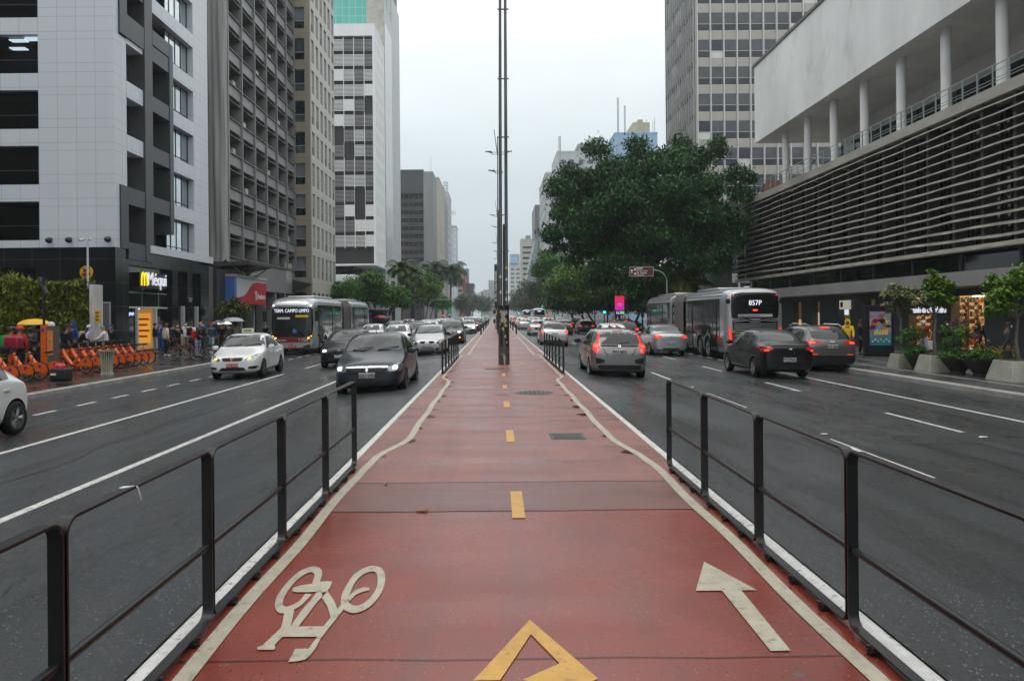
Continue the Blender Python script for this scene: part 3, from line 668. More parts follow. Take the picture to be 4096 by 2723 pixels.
wm2 = wmesh(2.42, 2.15, .05, (.55,), (.16,), .06, [ALUD, GL_SKY]); windows(A, wm2, 'L', ax, [48.83], [f[0] for f in FL], .85)
wm3 = wmesh(3.66, 2.15, .05, (.2, .45, .7), (.16,), .06, [ALUD, GL_SKY]); windows(A, wm3, 'L', ax, [52.46], [f[0] for f in FL], .4)
# ground floor
b = MB(); facade(b, 'F', ay+.03, .6, (-62, ax-.02), (gz, 5.86), [(-61, -25.6)], [(.9, 4.75)])
facade(b, 'L', ax-.02, .6, (ay+.64, ay2), (gz, 5.86), [(44.6, 50.6), (51.5, 53.0), (53.9, 55.4)], [(.02, 5.0)]); b.build('granite_base', GRAN, A)
b = MB(); b.box(-61.5, -25.2, ay+.4, ay+.5, .9, 4.75); b.build('dark_opening', GL_DARK, A)
b = MB(); b.box(ax-.5, ax-.42, 44.6, 50.6, 2.6, 5.0); b.box(ax-.5, ax-.42, 44.6, 46.3, gz, 2.6); b.box(ax-.5, ax-.42, 48.9, 50.6, gz, 2.6); b.build('shop_glass', GL_GREEN, A)
b = MB(); b.box(ax-.52, ax-.36, 44.6, 50.6, 2.5, 2.6)
for u in (44.7, 46.3, 48.85): b.box(ax-.52, ax-.3, u-.09, u+.09, gz, 2.5)
for u in (52.9, 55.3): b.box(ax-.4, ax-.18, u-.11, u+.11, gz, 2.7)
for u in (47.1, 49.4): b.box(ax-.5, ax-.41, u-.012, u+.012, 2.6, 5.0)
b.box(ax-.5, ax-.41, 44.6, 50.6, 3.42, 3.46); b.build('door_frame', mat('white_frame', (.55, .57, .58), .4), A)
b = MB(); b.box(ax-.5, ax-.42, 51.5, 53.0, gz, 5.0); b.box(ax-.5, ax-.42, 53.9, 55.4, gz, 5.0); b.build('side_glass', GL_DARK, A)
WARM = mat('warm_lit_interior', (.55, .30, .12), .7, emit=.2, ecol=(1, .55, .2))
b = MB(); b.box(ax-2.4, ax-2.3, 46.4, 48.8, gz, 2.5); b.box(ax-2.3, ax-.55, 48.84, 48.9, gz, 2.5); b.build('lit_entrance', WARM, A)
b = MB(); b.box(ax-1.5, ax-.7, 48.79, 48.83, .35, 2.2); b.build('yellow_poster', mat('yellow_poster', (.75, .36, .03), .5, emit=.45, ecol=(1, .5, .05)), A)
b = MB()
for k in range(4): b.box(ax-1.4, ax-.85+.1*(k % 2), 48.77, 48.785, .7+.36*k, .82+.36*k)
b.build('poster_print', mat('poster_red', (.5, .04, .02), .5), A)
b = MB(); b.box(ax-1.9, ax-1.86, 47.35, 48.6, .5, 2.15); b.build('yellow_poster', mat('yellow_poster', (.6, .27, .02), .5, emit=.10, ecol=(1, .5, .05)), A)
b = MB(); b.box(ax-2.35, ax-.45, 46.4, 48.8, 2.52, 2.58)
b.build('entrance_ceiling', mat('cream_ceiling', (.6, .5, .35), .6), A)
for u in (47.0, 47.8): b = MB(); b.lathe([(.1, 2.46), (.1, 2.5)], (ax-1.0, u, 0), 10); b.build('downlight', mat('warm_lamp', (1, .8, .5), .5, emit=5, ecol=(1, .75, .4)), A)
b = MB()   # service grille by the corner
b.box(-22.9, -21.5, ay-.03, ay+.02, .0, 2.75)
b.build('service_door', mat('grey_mesh_door', (.09, .095, .10), .5, var=.2, vs=60), A)
b = MB(); b.box(-22.98, -22.9, ay-.05, ay+.02, gz, 2.83); b.box(-21.5, -21.42, ay-.05, ay+.02, gz, 2.83); b.box(-22.9, -21.5, ay-.05, ay+.02, 2.75, 2.83); b.build('service_door_frame', ALU, A)
text('house_number', '777', .42, mat('steel_digit', (.6, .6, .6), .3), A, (ax+.02, 53.45, 3.1), FACE_ROAD_L)
text('door_lettering', 'espaço', .33, mat('blue_white_neon', (.5, .55, 1), .5, emit=1.6, ecol=(.45, .55, 1)), A, (ax-.3, 45.35, 2.2), FACE_ROAD_L)
for x in (200, 279, 435):
 p = at(x, 930, ay-.3); b = MB(); b.lathe([(.05, -.16), (.14, .0), (.17, .2)], (p.x, ay-.42, p.z), 10, 'y'); b.box(p.x-.04, p.x+.04, ay-.3, ay, p.z+.05, p.z+.16); b.build('floodlight', ALUD, A, smooth=40)
# illuminated restaurant sign (own letters and arches as the shop wears them)
T = thing('shop_sign', 'illuminated white Méqui lettering with a yellow double-arch letter on the black glass shopfront', 'sign', (ax+.05, 47.4, 4.3))
b = MB(); b.box(ax-.4, ax+.08, 45.75, 49.35, 3.72, 4.62); b.build('backing', mat('sign_black', (.008, .008, .008), .3), T)
SW = mat('white_led_letter', (.75, .77, .85), .4, emit=.45, ecol=(.88, .92, 1)); SY = mat('yellow_led_letter', (1, .75, .02), .4, emit=.9, ecol=(1, .72, .02))
text('lettering', 'Méqui', 1.12, SW, T, (ax+.13, 48.0, 4.24), FACE_ROAD_L, .06, .0, sx=.98)
b = MB()
for c in (46.05, 46.42):
 pts = [(c-.19, 3.85)]+[(c-.19+.19*(1-math.cos(math.pi*k/10)), 3.95+.66*math.sin(math.pi*k/10)**.75) for k in range(11)]+[(c+.19, 3.85)]
 b.tube([(ax+.14, y, z) for y, z in pts], .045, 6)
b.build('arches', SY, T)
# unseen block left of the view, added to cut sky light and darken reflections
T = thing('office_building', 'plain grey office block on the near side of the side street', 'building', (-40, -17, 0))
b = MB(); facade(b, 'L', -27.0, .5, (-56, 22), (-.1, 34), [(-54+4*k, -51.4+4*k) for k in range(19)], [(5.5+3.3*k, 7.4+3.3*k) for k in range(8)]); b.box(-55, -27.5, 21.5, 22, -.1, 34); b.build('wall', mat('side_block_render', (.20, .20, .20), .7, var=.2, vs=.5, world=True), T)
b = MB(); b.box(-55, -27.45, -56, 21.4, -.1, 33.8); b.build('core', GL_DARK, T)
# ---------------------------------------------------------------- grey egg-crate block with netting
B = thing('office_building', 'grey concrete egg-crate office block hung with debris netting, beside the white one', 'building', (-31, 70, 0))
bx, by, by2 = -21.0, 60.4, 80.9
CONC = panels('grey_concrete', (.20, .205, .205), 3.33, 2.75, .03, (.07, .07, .07), .55, .12, .7, u0=by, v0=6.9, dscale=.8)
CONCL = panels('pale_grey_spandrel', (.24, .247, .25), 1.67, 9, .03, (.10, .10, .10), .5, .15, .6, u0=by, dscale=.8)
fl = [6.75+2.75*k for k in range(12)]
bays = [(by+.25+3.4*k, by+.25+3.4*(k+1)) for k in range(6)]
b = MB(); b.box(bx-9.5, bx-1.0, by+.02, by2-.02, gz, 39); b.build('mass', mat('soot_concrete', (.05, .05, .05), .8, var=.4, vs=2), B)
b = MB(); b.box(bx-1.0, bx-.05, by, by2, gz+4.3, 6.62); b.build('base_wall', CONC, B)
for z in fl:
 b = MB(); b.box(bx-.26, bx-.02, by+.1, by2, z+1.78, z+2.62); b.build('spandrel', CONCL, B)
 b = MB(); b.box(bx-.98, bx+.1, by, by2, z-.13, z-.02); b.box(bx-.98, bx+.04, by, by2, z+1.32, z+1.4); b.build('slab_edge', mat('stained_slab', (.14, .13, .12), .7, var=.6, vs=1.6, stretch=(1, 1, .3), world=True), B)
for a, c in bays+[(by2-.12, 0)]:
 b = MB(); b.box(bx-.97, bx+.14, a-.09, a+.09, 6.63, 39); b.build('fin', CONC, B)
wmB = [wmesh(3.1, 1.3, .05, (.33, .66), (), .06, [ALUD, GL_DARK]), wmesh(3.1, 1.3, .05, (.5,), (.3,), .06, [ALUD, GL_DARK]), wmesh(3.1, 1.3, .05, (.33, .66), (), .06, [ALUD, GL_MID])]
windows(B, wmB, 'L', bx, [(a+c)/2 for a, c in bays], [z+.02 for z in fl], .78)
acs = MB()
for k, (i, j) in enumerate(((0, 3), (1, 2), (1, 4), (3, 3), (4, 5), (2, 6), (5, 1), (3, 7), (0, 5))):
 u = bays[i][0]+1+random.random(); z = fl[j]
 acs = MB(); acs.box(bx-.62, bx-.2, u, u+.7, z+.02, z+.55); acs.build('air_conditioner', mat('ac_beige', (.42, .40, .36), .5, var=.2), B, bevel=.02)
for k in range(7): b = MB(); b.box(bx-.9, bx-.1, by+.3+3.33*k-.2, by+.3+3.33*k+.2, gz, gz+4.3); b.build('ground_column', CONC, B)
b = MB(); b.box(bx-1.0, bx-.95, by, by2, gz, gz+4.3); b.build('ground_glass', GL_DARK, B)
b = MB(); b.box(bx-.2, bx-.03, 77.2, 79.7, 5.3, 7.3); b.build('notice_board', mat('grey_notice', (.30, .30, .30), .5, var=.3, vs=2), B)
b = MB()
for k in range(5): b.box(bx-.02, bx-.01, 77.5, 79.2-.3*(k % 2), 6.9-.3*k, 7.05-.3*k)
b.build('notice_lines', mat('pale_print', (.5, .45, .42), .6), B)
# netting
NET = mat('debris_netting', (.33, .33, .325), .85, var=.22, vs=.9, stretch=(5, 5, .12), bump=.8, bs=3, world=True)
T = thing('debris_netting', 'grey debris netting hanging down the near corner of the concrete block', 'netting', (-22, 60, 6))
b = MB(); nu, nv = 26, 40; vs = []
for j in range(nv+1):
 z = 6.15+j*(34-6.15)/nv
 for i in range(nu+1):
  s_ = i/nu; fold = .07*math.sin(i*1.9+z*.09)+.05*math.sin(i*.8+z*.35)+.05*math.sin(z*.6+i*.23)
  if s_ < .76: vs.append((-23.6+s_/.76*2.63, 59.75+fold-(.1 if j == 0 else 0), z))
  else: vs.append((-20.92+fold*.6, 59.75+(s_-.76)/.24*1.15, z+(.25*math.sin(i) if j == 0 else 0)))
n_ = nu+1
b.add(vs, [(j*n_+i, j*n_+i+1, (j+1)*n_+i+1, (j+1)*n_+i) for j in range(nv) for i in range(nu)]); b.build('net', NET, T, smooth=80, fix=False)
b = MB(); b.tube([(-20.9, 60.5, 6.1), (-20.0, 61.6, 4.9+.4)], .03, 6); b.build('rope', mat('white_rope', (.6, .6, .6), .6), T)
# marquee, bank sign
T = thing('canopy', 'black steel marquee over the entrance of the grey concrete block', 'canopy', (-20, 62, 5.5))
b = MB(); a0, a1, c0, c1 = (-21.6, 59.0), (-21.6, 66.5), (-19.2, 60.2), (-19.0, 65.5)
b.add([(*a0, 5.75), (*a1, 5.55), (*c1, 6.0), (*c0, 6.0), (*a0, 6.15), (*a1, 6.3), (*c1, 6.22), (*c0, 6.22)], [(0, 1, 2, 3), (7, 6, 5, 4), (0, 4, 5, 1), (1, 5, 6, 2), (2, 6, 7, 3), (3, 7, 4, 0)])
b.build('roof', mat('black_canopy', (.018, .015, .013), .5, var=.5, vs=2), T)
b = MB()
for y in (60.6, 63, 65.3): b.tube([(-20.95, y, 4.75), (-19.4, y, 5.9)], .045, 6); b.tube([(-20.95, y, 5.2), (-20.0, y, 5.4)], .03, 6)
b.tube([(-20.2, 62.5, 6.2), (-20.9, 61.0, 7.3)], .035, 6); b.build('strut', ALUD, T)
T = thing('column', 'grey stone pier between the white corner block and the concrete block', 'column', (-21.4, 58.5, gz))
b = MB(); b.box(-22.4, -21.25, 57.15, 58.1, gz, 5.7); b.build('pier', mat('brown_stone_pier', (.10, .095, .09), .5, var=.3, world=True), T)
b = MB(); b.box(-22.4, -21.05, 58.3, 60.3, gz, 5.6); b.build('dark_panel', mat('black_pier', (.03, .03, .032), .4, var=.3, world=True), T)
T = thing('bank_sign', 'white and red bank fascia sign with a blue end panel under the concrete block', 'sign', (-20.6, 63, 3))
yS0, yS1, zs0, zs1, xs = 60.1, 68.3, 2.95, 5.05, -20.35
BLU = mat('sign_blue', (.05, .14, .42), .35); REDS = mat('sign_red', (.46, .012, .014), .4, spec=.2); WS = mat('sign_white', (.58, .60, .62), .35)
b = MB(); b.box(-21.3, xs, yS0, yS1, zs0, zs1); b.build('box', WS, T)
b = MB(); b.box(-21.32, xs+.006, yS0-.02, yS0, zs0, zs1); b.box(xs-.01, xs+.02, yS0-.02, yS0+.5, zs0-.002, zs1); b.build('blue_end', BLU, T)
b = MB(); b.box(-21.35, xs+.1, yS0-.05, yS1+.05, zs1, zs1+.22); b.build('cap', mat('sign_cap', (.35, .35, .34), .6, var=.3, vs=3), T)
prof = [(yS0+.52, zs0)]+[(yS0+.52+(yS1-yS0-.52)*k/16, zs0+.5+1.4/(1+math.exp(-(k/16-.38)*13))-.1*max(0, k/16-.7)) for k in range(17)]+[(yS1, zs0)]
b = MB(); b.prism([(xs+.004, y, z) for y, z in prof], (.018, 0, 0)); b.build('red_wave', REDS, T)
LW = mat('white_letter', (.75, .75, .75), .4)
text('lettering', 'Bradesco', .62, LW, T, (xs+.03, 66.85, 3.62), FACE_ROAD_L, .05, .012, sx=.9)
b = MB(); yc, zc = 65.35, 3.85
b.tube([(xs+.04, yc-.25, zc-.02)]+[(xs+.04, yc+.24*math.cos(math.pi-k*.35), zc+.2*math.sin(k*.35)) for k in range(10)], .045, 6); b.tube([(xs+.04, yc, zc-.55), (xs+.04, yc, zc+.1)], .05, 6); b.tube([(xs+.04, yc+.18, zc-.5), (xs+.04, yc+.15, zc)], .04, 6)
b.build('emblem', LW, T)
# ---------------------------------------------------------------- beige tower
Cb = thing('office_tower', 'beige stone office tower with paired upright windows, beyond the grey concrete block', 'building', (-25, 87, 0))
cx, cy, cy2 = -19.35, 81.0, 93.2
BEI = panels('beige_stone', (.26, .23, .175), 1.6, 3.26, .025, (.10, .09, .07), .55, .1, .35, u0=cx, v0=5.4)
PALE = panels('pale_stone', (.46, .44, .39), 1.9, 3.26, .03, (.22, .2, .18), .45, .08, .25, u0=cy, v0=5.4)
fc = [5.9+3.26*k for k in range(11)]
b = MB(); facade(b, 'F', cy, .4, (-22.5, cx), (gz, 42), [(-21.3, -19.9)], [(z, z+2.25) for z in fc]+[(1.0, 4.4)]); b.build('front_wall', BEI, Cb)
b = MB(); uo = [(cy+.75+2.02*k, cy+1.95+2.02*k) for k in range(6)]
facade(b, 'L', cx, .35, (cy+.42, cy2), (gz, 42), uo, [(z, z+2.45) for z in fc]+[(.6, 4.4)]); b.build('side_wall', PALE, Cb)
b = MB(); b.box(-28, cx-.37, cy+.42, cy2, gz, 41.5); b.build('mass', VOID, Cb)
wf = [wmesh(1.4, 2.25, .06, (), (.38,), .06, [ALU, GL_DARK, GL_MID], .38), wmesh(1.4, 2.25, .06, (), (.38,), .06, [ALU, GL_BLIND, GL_DARK], .38), wmesh(1.4, 2.25, .06, (), (.38,), .06, [ALU, GL_MID, GL_DARK], .38)]
windows(Cb, wf, 'F', cy, [-20.6], fc, .22)
wlow = [wmesh(1.2, 2.45, .05, (), (.4,), .05, [ALU, GL_SKY, GL_MID], .4), wmesh(1.2, 2.45, .05, (), (.4,), .05, [ALU, GL_SKY]), wmesh(1.2, 2.45, .05, (), (.4,), .05, [ALU, GL_SKY, GL_SKY], .4)]
windows(Cb, wlow, 'L', cx, [(a+c)/2 for a, c in uo], fc, .1)
b = MB(); b.box(cx-.36, cx-.28, cy+.8, cy2-.2, .6, 4.4); b.box(-21.3, -19.9, cy+.3, cy+.36, 1.0, 4.4); b.build('ground_glass', GL_DARK, Cb)
b = MB(); b.prism([(-21.9, 80.0, 4.2), (-19.0, 79.4, 5.2), (-21.9, 80.0, 5.9)], (0, 1, 0)); b.build('entrance_canopy', ALUD, Cb)
# ---------------------------------------------------------------- white louvred block
D = thing('office_tower', 'white block with rows of sliding louvre shutters and small slit windows, left of the avenue', 'building', (-26, 146, 0))
dx, dy, dy2, db_, dt = -21.75, 140.0, 152.4, 11.3, 54.6
WHT = panels('white_concrete', (.78, .79, .79), 2.4, 2.72, .02, (.45, .45, .45), .5, .05, .18, u0=dy)
fd = [db_+.3+2.72*k for k in range(16)]
b = MB(); b.box(-36, dx-.4, dy+.5, dy2, db_, dt-.5); b.build('mass', mat('louvre_backing', (.02, .02, .02), .6), D)
b = MB(); us_ = [(dy+1.5+1.75*k, dy+1.85+1.75*k) for k in range(6)]
facade(b, 'L', dx, .35, (dy-.1, dy2), (db_-.3, dt), us_, [(z+.3, z+2.0) for z in fd]); b.box(-36, dx-.36, dy-.1, dy2, db_-.3, db_-.02); b.box(-36, dx-.36, dy-.1, dy2, dt-2.2, dt); b.build('white_wall', WHT, D)
SLAT = mat('white_louvre_slat', (.80, .81, .80), .45)
def louvre(op):
 b = MB()
 nn = 9
 for k in range(nn):
  z = .1+k*2.1/nn
  if op == 0: b.box(-.86, .86, 0, .03, z, z+.2)
  elif op == 1: b.box(-.86, .86, 0, .1, z, z+.11)
  else: b.box(-.86, .86, 0, .1, z, z+.035)
 b.box(-.92, -.87, -.03, .1, -.25, 2.47); b.box(.87, .92, -.03, .1, -.25, 2.47)
 o = b.build('l', SLAT, fix=False); me = o.data; bpy.data.objects.remove(o); return me
lv = [louvre(0), louvre(1), louvre(1), louvre(2), louvre(2)]
dxs = [dx-.95-1.86*k for k in range(5)]
windows(D, lv, 'F', dy-.05, dxs, fd[1:15], .0, name='louvre_shutter', skip=lambda u, z: random.random() < .12)
slit = wmesh(.35, 1.7, .03, (), (), .05, [ALU, GL_MID]); windows(D, slit, 'L', dx, [(a+c)/2 for a, c in us_], fd, .2, cap=96, name='slit_window')
b = MB(); b.box(-33, -26.2, dy+2, dy2-1, 9.4, db_-.32); b.build('glass_storey', GL_DARK, D)
b = MB(); b.box(-33, -25.4, dy-1.5, dy2+19, gz, 9.3); b.build('podium', WHT, D)
b = MB()
for k in range(24): b.box(-33, -25.35, dy-1.62, dy-1.52, .4+.37*k, .62+.37*k)
b.build('podium_louvre', SLAT, D)
b = MB()
for k in range(26): b.box(-25.4, -25.3, dy+.2+1.2*k, dy+.28+1.2*k, gz, 9.3)
b.build('podium_rib', WHT, D)
# ---------------------------------------------------------------- glass and ribbed tower behind it
E = thing('office_tower', 'tall tower with turquoise glass crown and ribbed grey flank, behind the louvred block', 'building', (-28, 164, 0))
GREY = panels('fluted_grey', (.44, .46, .465), .9, 3.0, .12, (.24, .25, .25), .4, .06, .2, u0=152.5)
TURQ = panels('turquoise_glass', (.10, .42, .37), 1.3, 1.6, .06, (.45, .6, .56), .1, .15, .15)
BEIC = mat('weathered_render', (.40, .385, .35), .7, var=.25, vs=.7, world=True)
b = MB(); b.box(-40, dx-.02, dy2+.2, 165, gz, 63.5); b.box(-40, dx-.02, 165, 177, gz, 70); b.build('mass', GREY, E)
b = MB(); b.box(-40, -25.2, dy2+.02, dy2+.19, dt-4, 66); b.build('glass_crown', TURQ, E)
b = MB(); b.box(-25.19, dx+.02, dy2+.02, dy2+.19, 40, 66); b.build('rendered_corner', BEIC, E)
b = MB(); b.box(dx, dx+.06, dy2+.4, 163, 12, 60); b.build('curtain_wall', panels('pale_curtain_wall', (.30, .35, .36), 1.1, 3.0, .08, (.42, .45, .46), .15, .12, .2, u0=152.5), E)
b = MB()
for k in range(5): b.box(dx-1.4, dx-.2, 165.3+k*2.3, 165.4+k*2.3, 70, 73)
for k in range(3): b.box(dx-1.4, dx-.2, 165.3, 174.6, 70.9+k, 71.0+k)
b.build('roof_screen', ALU, E)
# ---------------------------------------------------------------- farther left row: (name, label, boxes)
def tower(label, x0, x1, y0, y1, z1, wall, glass, du, dv, face='FL', ow=.6, oh=.55, cap=60, name='office_tower', cat='building', fmats=None, rec=.2, zb=5.0, t=.3):
 T = thing(name, label, cat, ((x0+x1)/2, (y0+y1)/2, 0)); left = x1 < 0
 b = MB(); zs = []; z = zb
 while z+dv < z1-.8: zs.append((z+dv*(1-oh)*.6, z+dv*(1-oh)*.6+dv*oh)); z += dv
 def ops(a, c): n = max(1, int((c-a)/du)); q = (c-a)/n; return [(a+q*k+q*(1-ow)/2, a+q*k+q*(1+ow)/2) for k in range(n)]
 uF, uS = ops(x0, x1), ops(y0+t, y1)
 sd = 'L' if left else 'R'; px = x1 if left else x0
 if 'F' in face: facade(b, 'F', y0, t, (x0, x1), (-.3, z1), uF, zs)
 else: b.box(x0, x1, y0, y0+t, -.3, z1)
 if 'L' in face: facade(b, sd, px, t, (y0+t+.002, y1), (-.3, z1), uS, zs)
 else: b.box(px-(t if left else 0), px+(0 if left else t), y0+t+.002, y1, -.3, z1)
 b.build('wall', wall, T)
 b = MB(); b.box(x0+.05 if left else x0+t+.02, x1-t-.02 if left else x1-.05, y0+t+.02, y1-.02, -.3, z1-.3); b.build('mass', VOID, T)
 b = MB(); b.box(x0-.1, x1+.1, y0-.1, y1+.1, z1, z1+.5); b.build('roof', wall, T)
 c = cap
 if 'F' in face and uF:
  me = wmesh(uF[0][1]-uF[0][0], dv*oh, .06, (.5,) if ow*du > 1.6 else (), (), .05, fmats or [ALU, glass]); c1 = cap if 'L' not in face else int(cap*.6)
  windows(T, me, 'F', y0, [(p+q)/2 for p, q in uF], [z[0] for z in zs], rec, c1)
 if 'L' in face and uS:
  me = wmesh(uS[0][1]-uS[0][0], dv*oh, .06, (.5,) if ow*du > 1.6 else (), (), .05, fmats or [ALU, glass]); c2 = cap if 'F' not in face else cap-int(cap*.6)
  windows(T, me, sd, px, [(p+q)/2 for p, q in uS], [z[0] for z in zs], rec, c2)
 return T
BRN = mat('brown_spandrel', (.042, .039, .040), .4, var=.25, vs=.5, world=True);
GRY2 = mat('smooth_grey_concrete', (.21, .22, .225), .6, var=.2, vs=.3, stretch=(1, 1, .2), world=True)
F_ = tower('dark brown glass tower with a windowless top and grey side pier, left of the avenue', -33, -23.4, 250, 262, 48.3, BRN, GL_DARK, 1.55, 2.55, 'F', .92, .56, cap=40, fmats=[ALUD, GL_DARK], zb=3.0, t=.25)
b = MB(); b.box(-33, -23.35, 249.6, 249.95, 41.2, 48.5); b.build('blind_crown', mat('charcoal_cladding', (.05, .052, .055), .5, var=.15, world=True), F_)
b = MB(); b.box(-23.3, -20.2, 249, 264, -.3, 48.0); b.build('side_pier', GRY2, F_)
b = MB(); b.tube([(-21, 251, 48), (-21, 251, 53)], .06, 6); b.build('antenna', ALU, F_)
CREAMW = mat('cream_render', (.42, .40, .36), .7, var=.2, vs=.3, stretch=(1, 1, .2), world=True)
tower('pale concrete slab building with small dark windows, just past the dark brown tower', -25, -21.0, 285, 318, 52, CREAMW, GL_DARK, 4.2, 3.2, 'L', .22, .4)
Hh = tower('narrow white building with stacked balconies and a steel roof cage, past the pale slab', -24, -19.9, 320, 345, 52.5, mat('off_white_render', (.5, .51, .52), .6, var=.15, vs=.4, world=True), GL_MID, 3.4, 3.1, 'L', .5, .5)
b = MB()
for k in range(4): b.tube([(-21.6+k*.55, 321, 53), (-21.6+k*.55, 321, 57)], .09, 5)
for k in range(3): b.tube([(-21.6, 321, 54+k*1.4), (-19.9, 321, 54+k*1.4)], .09, 5)
b.build('roof_cage', ALUD, Hh)
WRAP = panels('scaffold_wrap', (.55, .60, .64), 3, 3.4, .7, (.42, .48, .53), .6, .12, .2)
T = thing('wrapped_tower', 'hazy unfinished tower wrapped in pale blue sheeting under a yellow crane', 'building', (-24, 430, 0))
b = MB(); x0, x1 = at(1788, 900, 424).x-3, at(1830, 900, 424).x; zt = at(1810, 905, 424).z
b.box(x0, x1, 424, 442, 0, zt); b.build('wrapped_mass', WRAP, T)
b = MB(); b.box(x0-.2, x1+.2, 423.8, 442, zt, zt+.7); b.build('slab_top', mat('rusty_formwork', (.45, .30, .24), .7), T)
T = thing('tower_crane', 'yellow tower crane jib above the hazy wrapped tower', 'crane', (x0+2, 433, zt))
CRY = mat('crane_yellow', (.62, .36, .05), .5); zc = at(1810, 842, 424).z; cx0 = x0+1.5
def truss(b, p, q, r, n):
 p, q = Vector(p), Vector(q); d_ = q-p; up = Vector((0, 0, r)) if abs(d_.normalized().z) < .8 else Vector((r, 0, 0)); sd_ = d_.normalized().cross(up.normalized())*r*.5
 for o_ in (up*.6, -up*.4+sd_, -up*.4-sd_): b.tube([p+o_, q+o_], .09, 4)
 for k in range(n):
  a = p+d_*k/n; c = p+d_*(k+1)/n; b.tube([a+up*.6, c-up*.4+sd_], .07, 4); b.tube([c+up*.6, a-up*.4-sd_], .07, 4)
b = MB(); truss(b, (cx0, 433, zt+.5), (cx0, 433, zc-1), 1.3, 9); b.build('mast', mat('crane_grey', (.45, .46, .46), .5), T)
b = MB(); truss(b, (cx0-6, 433, zc), (at(1832, 842, 433).x, 433, zc), 1.1, 14); b.build('jib', CRY, T)
b = MB(); b.box(cx0-6, cx0-3.5, 432.3, 433.7, zc-2.2, zc-.3); b.build('counterweight', CRY, T)
b = MB(); b.tube([(cx0, 433, zc), (cx0, 433, zc+4)], .25, 5); b.tube([(cx0, 433, zc+4), (cx0+7, 433, zc+.6)], .06, 4); b.tube([(cx0, 433, zc+4), (cx0-5, 433, zc+.6)], .06, 4); b.build('tie_mast', CRY, T)
TANW = mat('tan_render', (.30, .24, .19), .7, var=.2, vs=.4, world=True)
p, q = at(1831, 1045, 470), at(1852, 1045, 470)
tower('tan balconied apartment block with an orange-brown rooftop, in front of the haze', p.x, q.x, 470, 492, p.z, TANW, GL_DARK, 3.3, 3.2, 'FL', .7, .45, cap=60)
p, q = at(1852, 1075, 500), at(1876, 1075, 500)
tower('small grey glass block right of the tan apartment block', p.x+.2, q.x, 500, 515, p.z, GRY2, GL_SKY, 2.2, 3.2, 'FL', .75, .6, cap=60)
# museum: dark box slung between red portals
M_ = thing('museum', 'museum with a dark glass box slung between red concrete portals', 'museum', (-20, 490, 0))
y0 = 480.0; RC = mat('red_concrete', (.40, .055, .05), .6, var=.15, vs=.2, world=True)
p = at(1818, 1131, y0); q = at(1893, 1182, y0); xr = at(1896, 1150, y0).x
b = MB(); b.box(-34, xr, y0, y0+26, q.z, p.z-2.0); b.build('glass_box', panels('museum_glass', (.07, .085, .10), 1.1, 30, .15, (.03, .03, .035), .2, .5, .3), M_)
b = MB(); b.box(-34.2, xr+.2, y0-.2, y0+26.2, p.z-2.0, p.z); b.box(-34.2, xr+.2, y0-.2, y0+26.2, q.z-.8, q.z); b.build('roof_slab', mat('dark_slab', (.06, .055, .05), .6), M_)
pl, pr = at(1845, 1112, y0-3).x, at(1864, 1112, y0-3).x; zt = at(1850, 1112, y0-3).z
b = MB(); b.box(pl, pr, y0-4, y0-1.5, 0, zt); b.box(pl, pr, y0+27, y0+29.5, 0, zt); b.box(pl, pr, y0-1.5, y0+27, zt-2.6, zt); b.build('portal', RC, M_)
b = MB(); b.box(-32, xr-2, y0+2, y0+24, 0, q.z-.8); b.build('lower_glass', GL_MID, M_)
# hazy blocks where the avenue ends
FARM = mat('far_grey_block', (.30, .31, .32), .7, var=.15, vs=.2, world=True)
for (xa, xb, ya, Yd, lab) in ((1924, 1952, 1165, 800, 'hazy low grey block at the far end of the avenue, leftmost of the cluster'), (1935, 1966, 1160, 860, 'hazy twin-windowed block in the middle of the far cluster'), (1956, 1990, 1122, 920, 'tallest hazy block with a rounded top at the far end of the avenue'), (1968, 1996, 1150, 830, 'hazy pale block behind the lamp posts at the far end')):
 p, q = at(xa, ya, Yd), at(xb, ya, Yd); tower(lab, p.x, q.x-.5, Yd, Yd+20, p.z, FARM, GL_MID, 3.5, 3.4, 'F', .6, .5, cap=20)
# ================================================================== right side: modernist podium block
G = thing('commercial_building', 'long modernist block with horizontal concrete louvres, a columned terrace and a blank white upper volume', 'building', (40, 35, 0))
gx, gy0, gy1, pz = 24.0, -56.0, 78.0, pav_z(24)
LOUV = mat('weathered_concrete_louvre', (.40, .375, .325), .6, var=.45, vs=1.3, stretch=(1, .6, 4), world=True)
FIN = mat('dark_brown_fin', (.085, .078, .068), .6, var=.35, vs=1, world=True)
WHR = mat('white_rendered_wall', (.76, .77, .76), .75, var=.16, vs=.16, stretch=(1, 1, .55), world=True)
nt = WHR.node_tree; b_ = nt.nodes['Principled BSDF']; g_ = _n(nt, 'ShaderNodeNewGeometry'); mp_ = _n(nt, 'ShaderNodeMapping'); mp_.inputs['Scale'].default_value = (1, .55, .35); nt.links.new(g_.outputs['Position'], mp_.inputs[0])
nz_ = _n(nt, 'ShaderNodeTexNoise', Scale=.75, Detail=8.0, Roughness=.7); nt.links.new(mp_.outputs[0], nz_.inputs['Vector'])
r_ = _n(nt, 'ShaderNodeMapRange'); r_.inputs[1].default_value = .55; r_.inputs[2].default_value = .75; r_.inputs[4].default_value = .4; nt.links.new(nz_.outputs['Fac'], r_.inputs[0])
nt.links.new(_mixc(nt, r_.outputs[0], b_.inputs['Base Color'].links[0].from_socket, (.30, .29, .27)), b_.inputs['Base Color'])
GREYB = mat('grey_rendered_fascia', (.26, .255, .25), .6, var=.15, vs=.5, world=True)
LEDGE = mat('ledge_concrete', (.36, .345, .31), .65, var=.3, vs=.8, stretch=(1, .3, 1), world=True)
b = MB(); b.box(gx, 70, gy0, gy1, 12.15, 12.7); b.build('ledge', LEDGE, G)
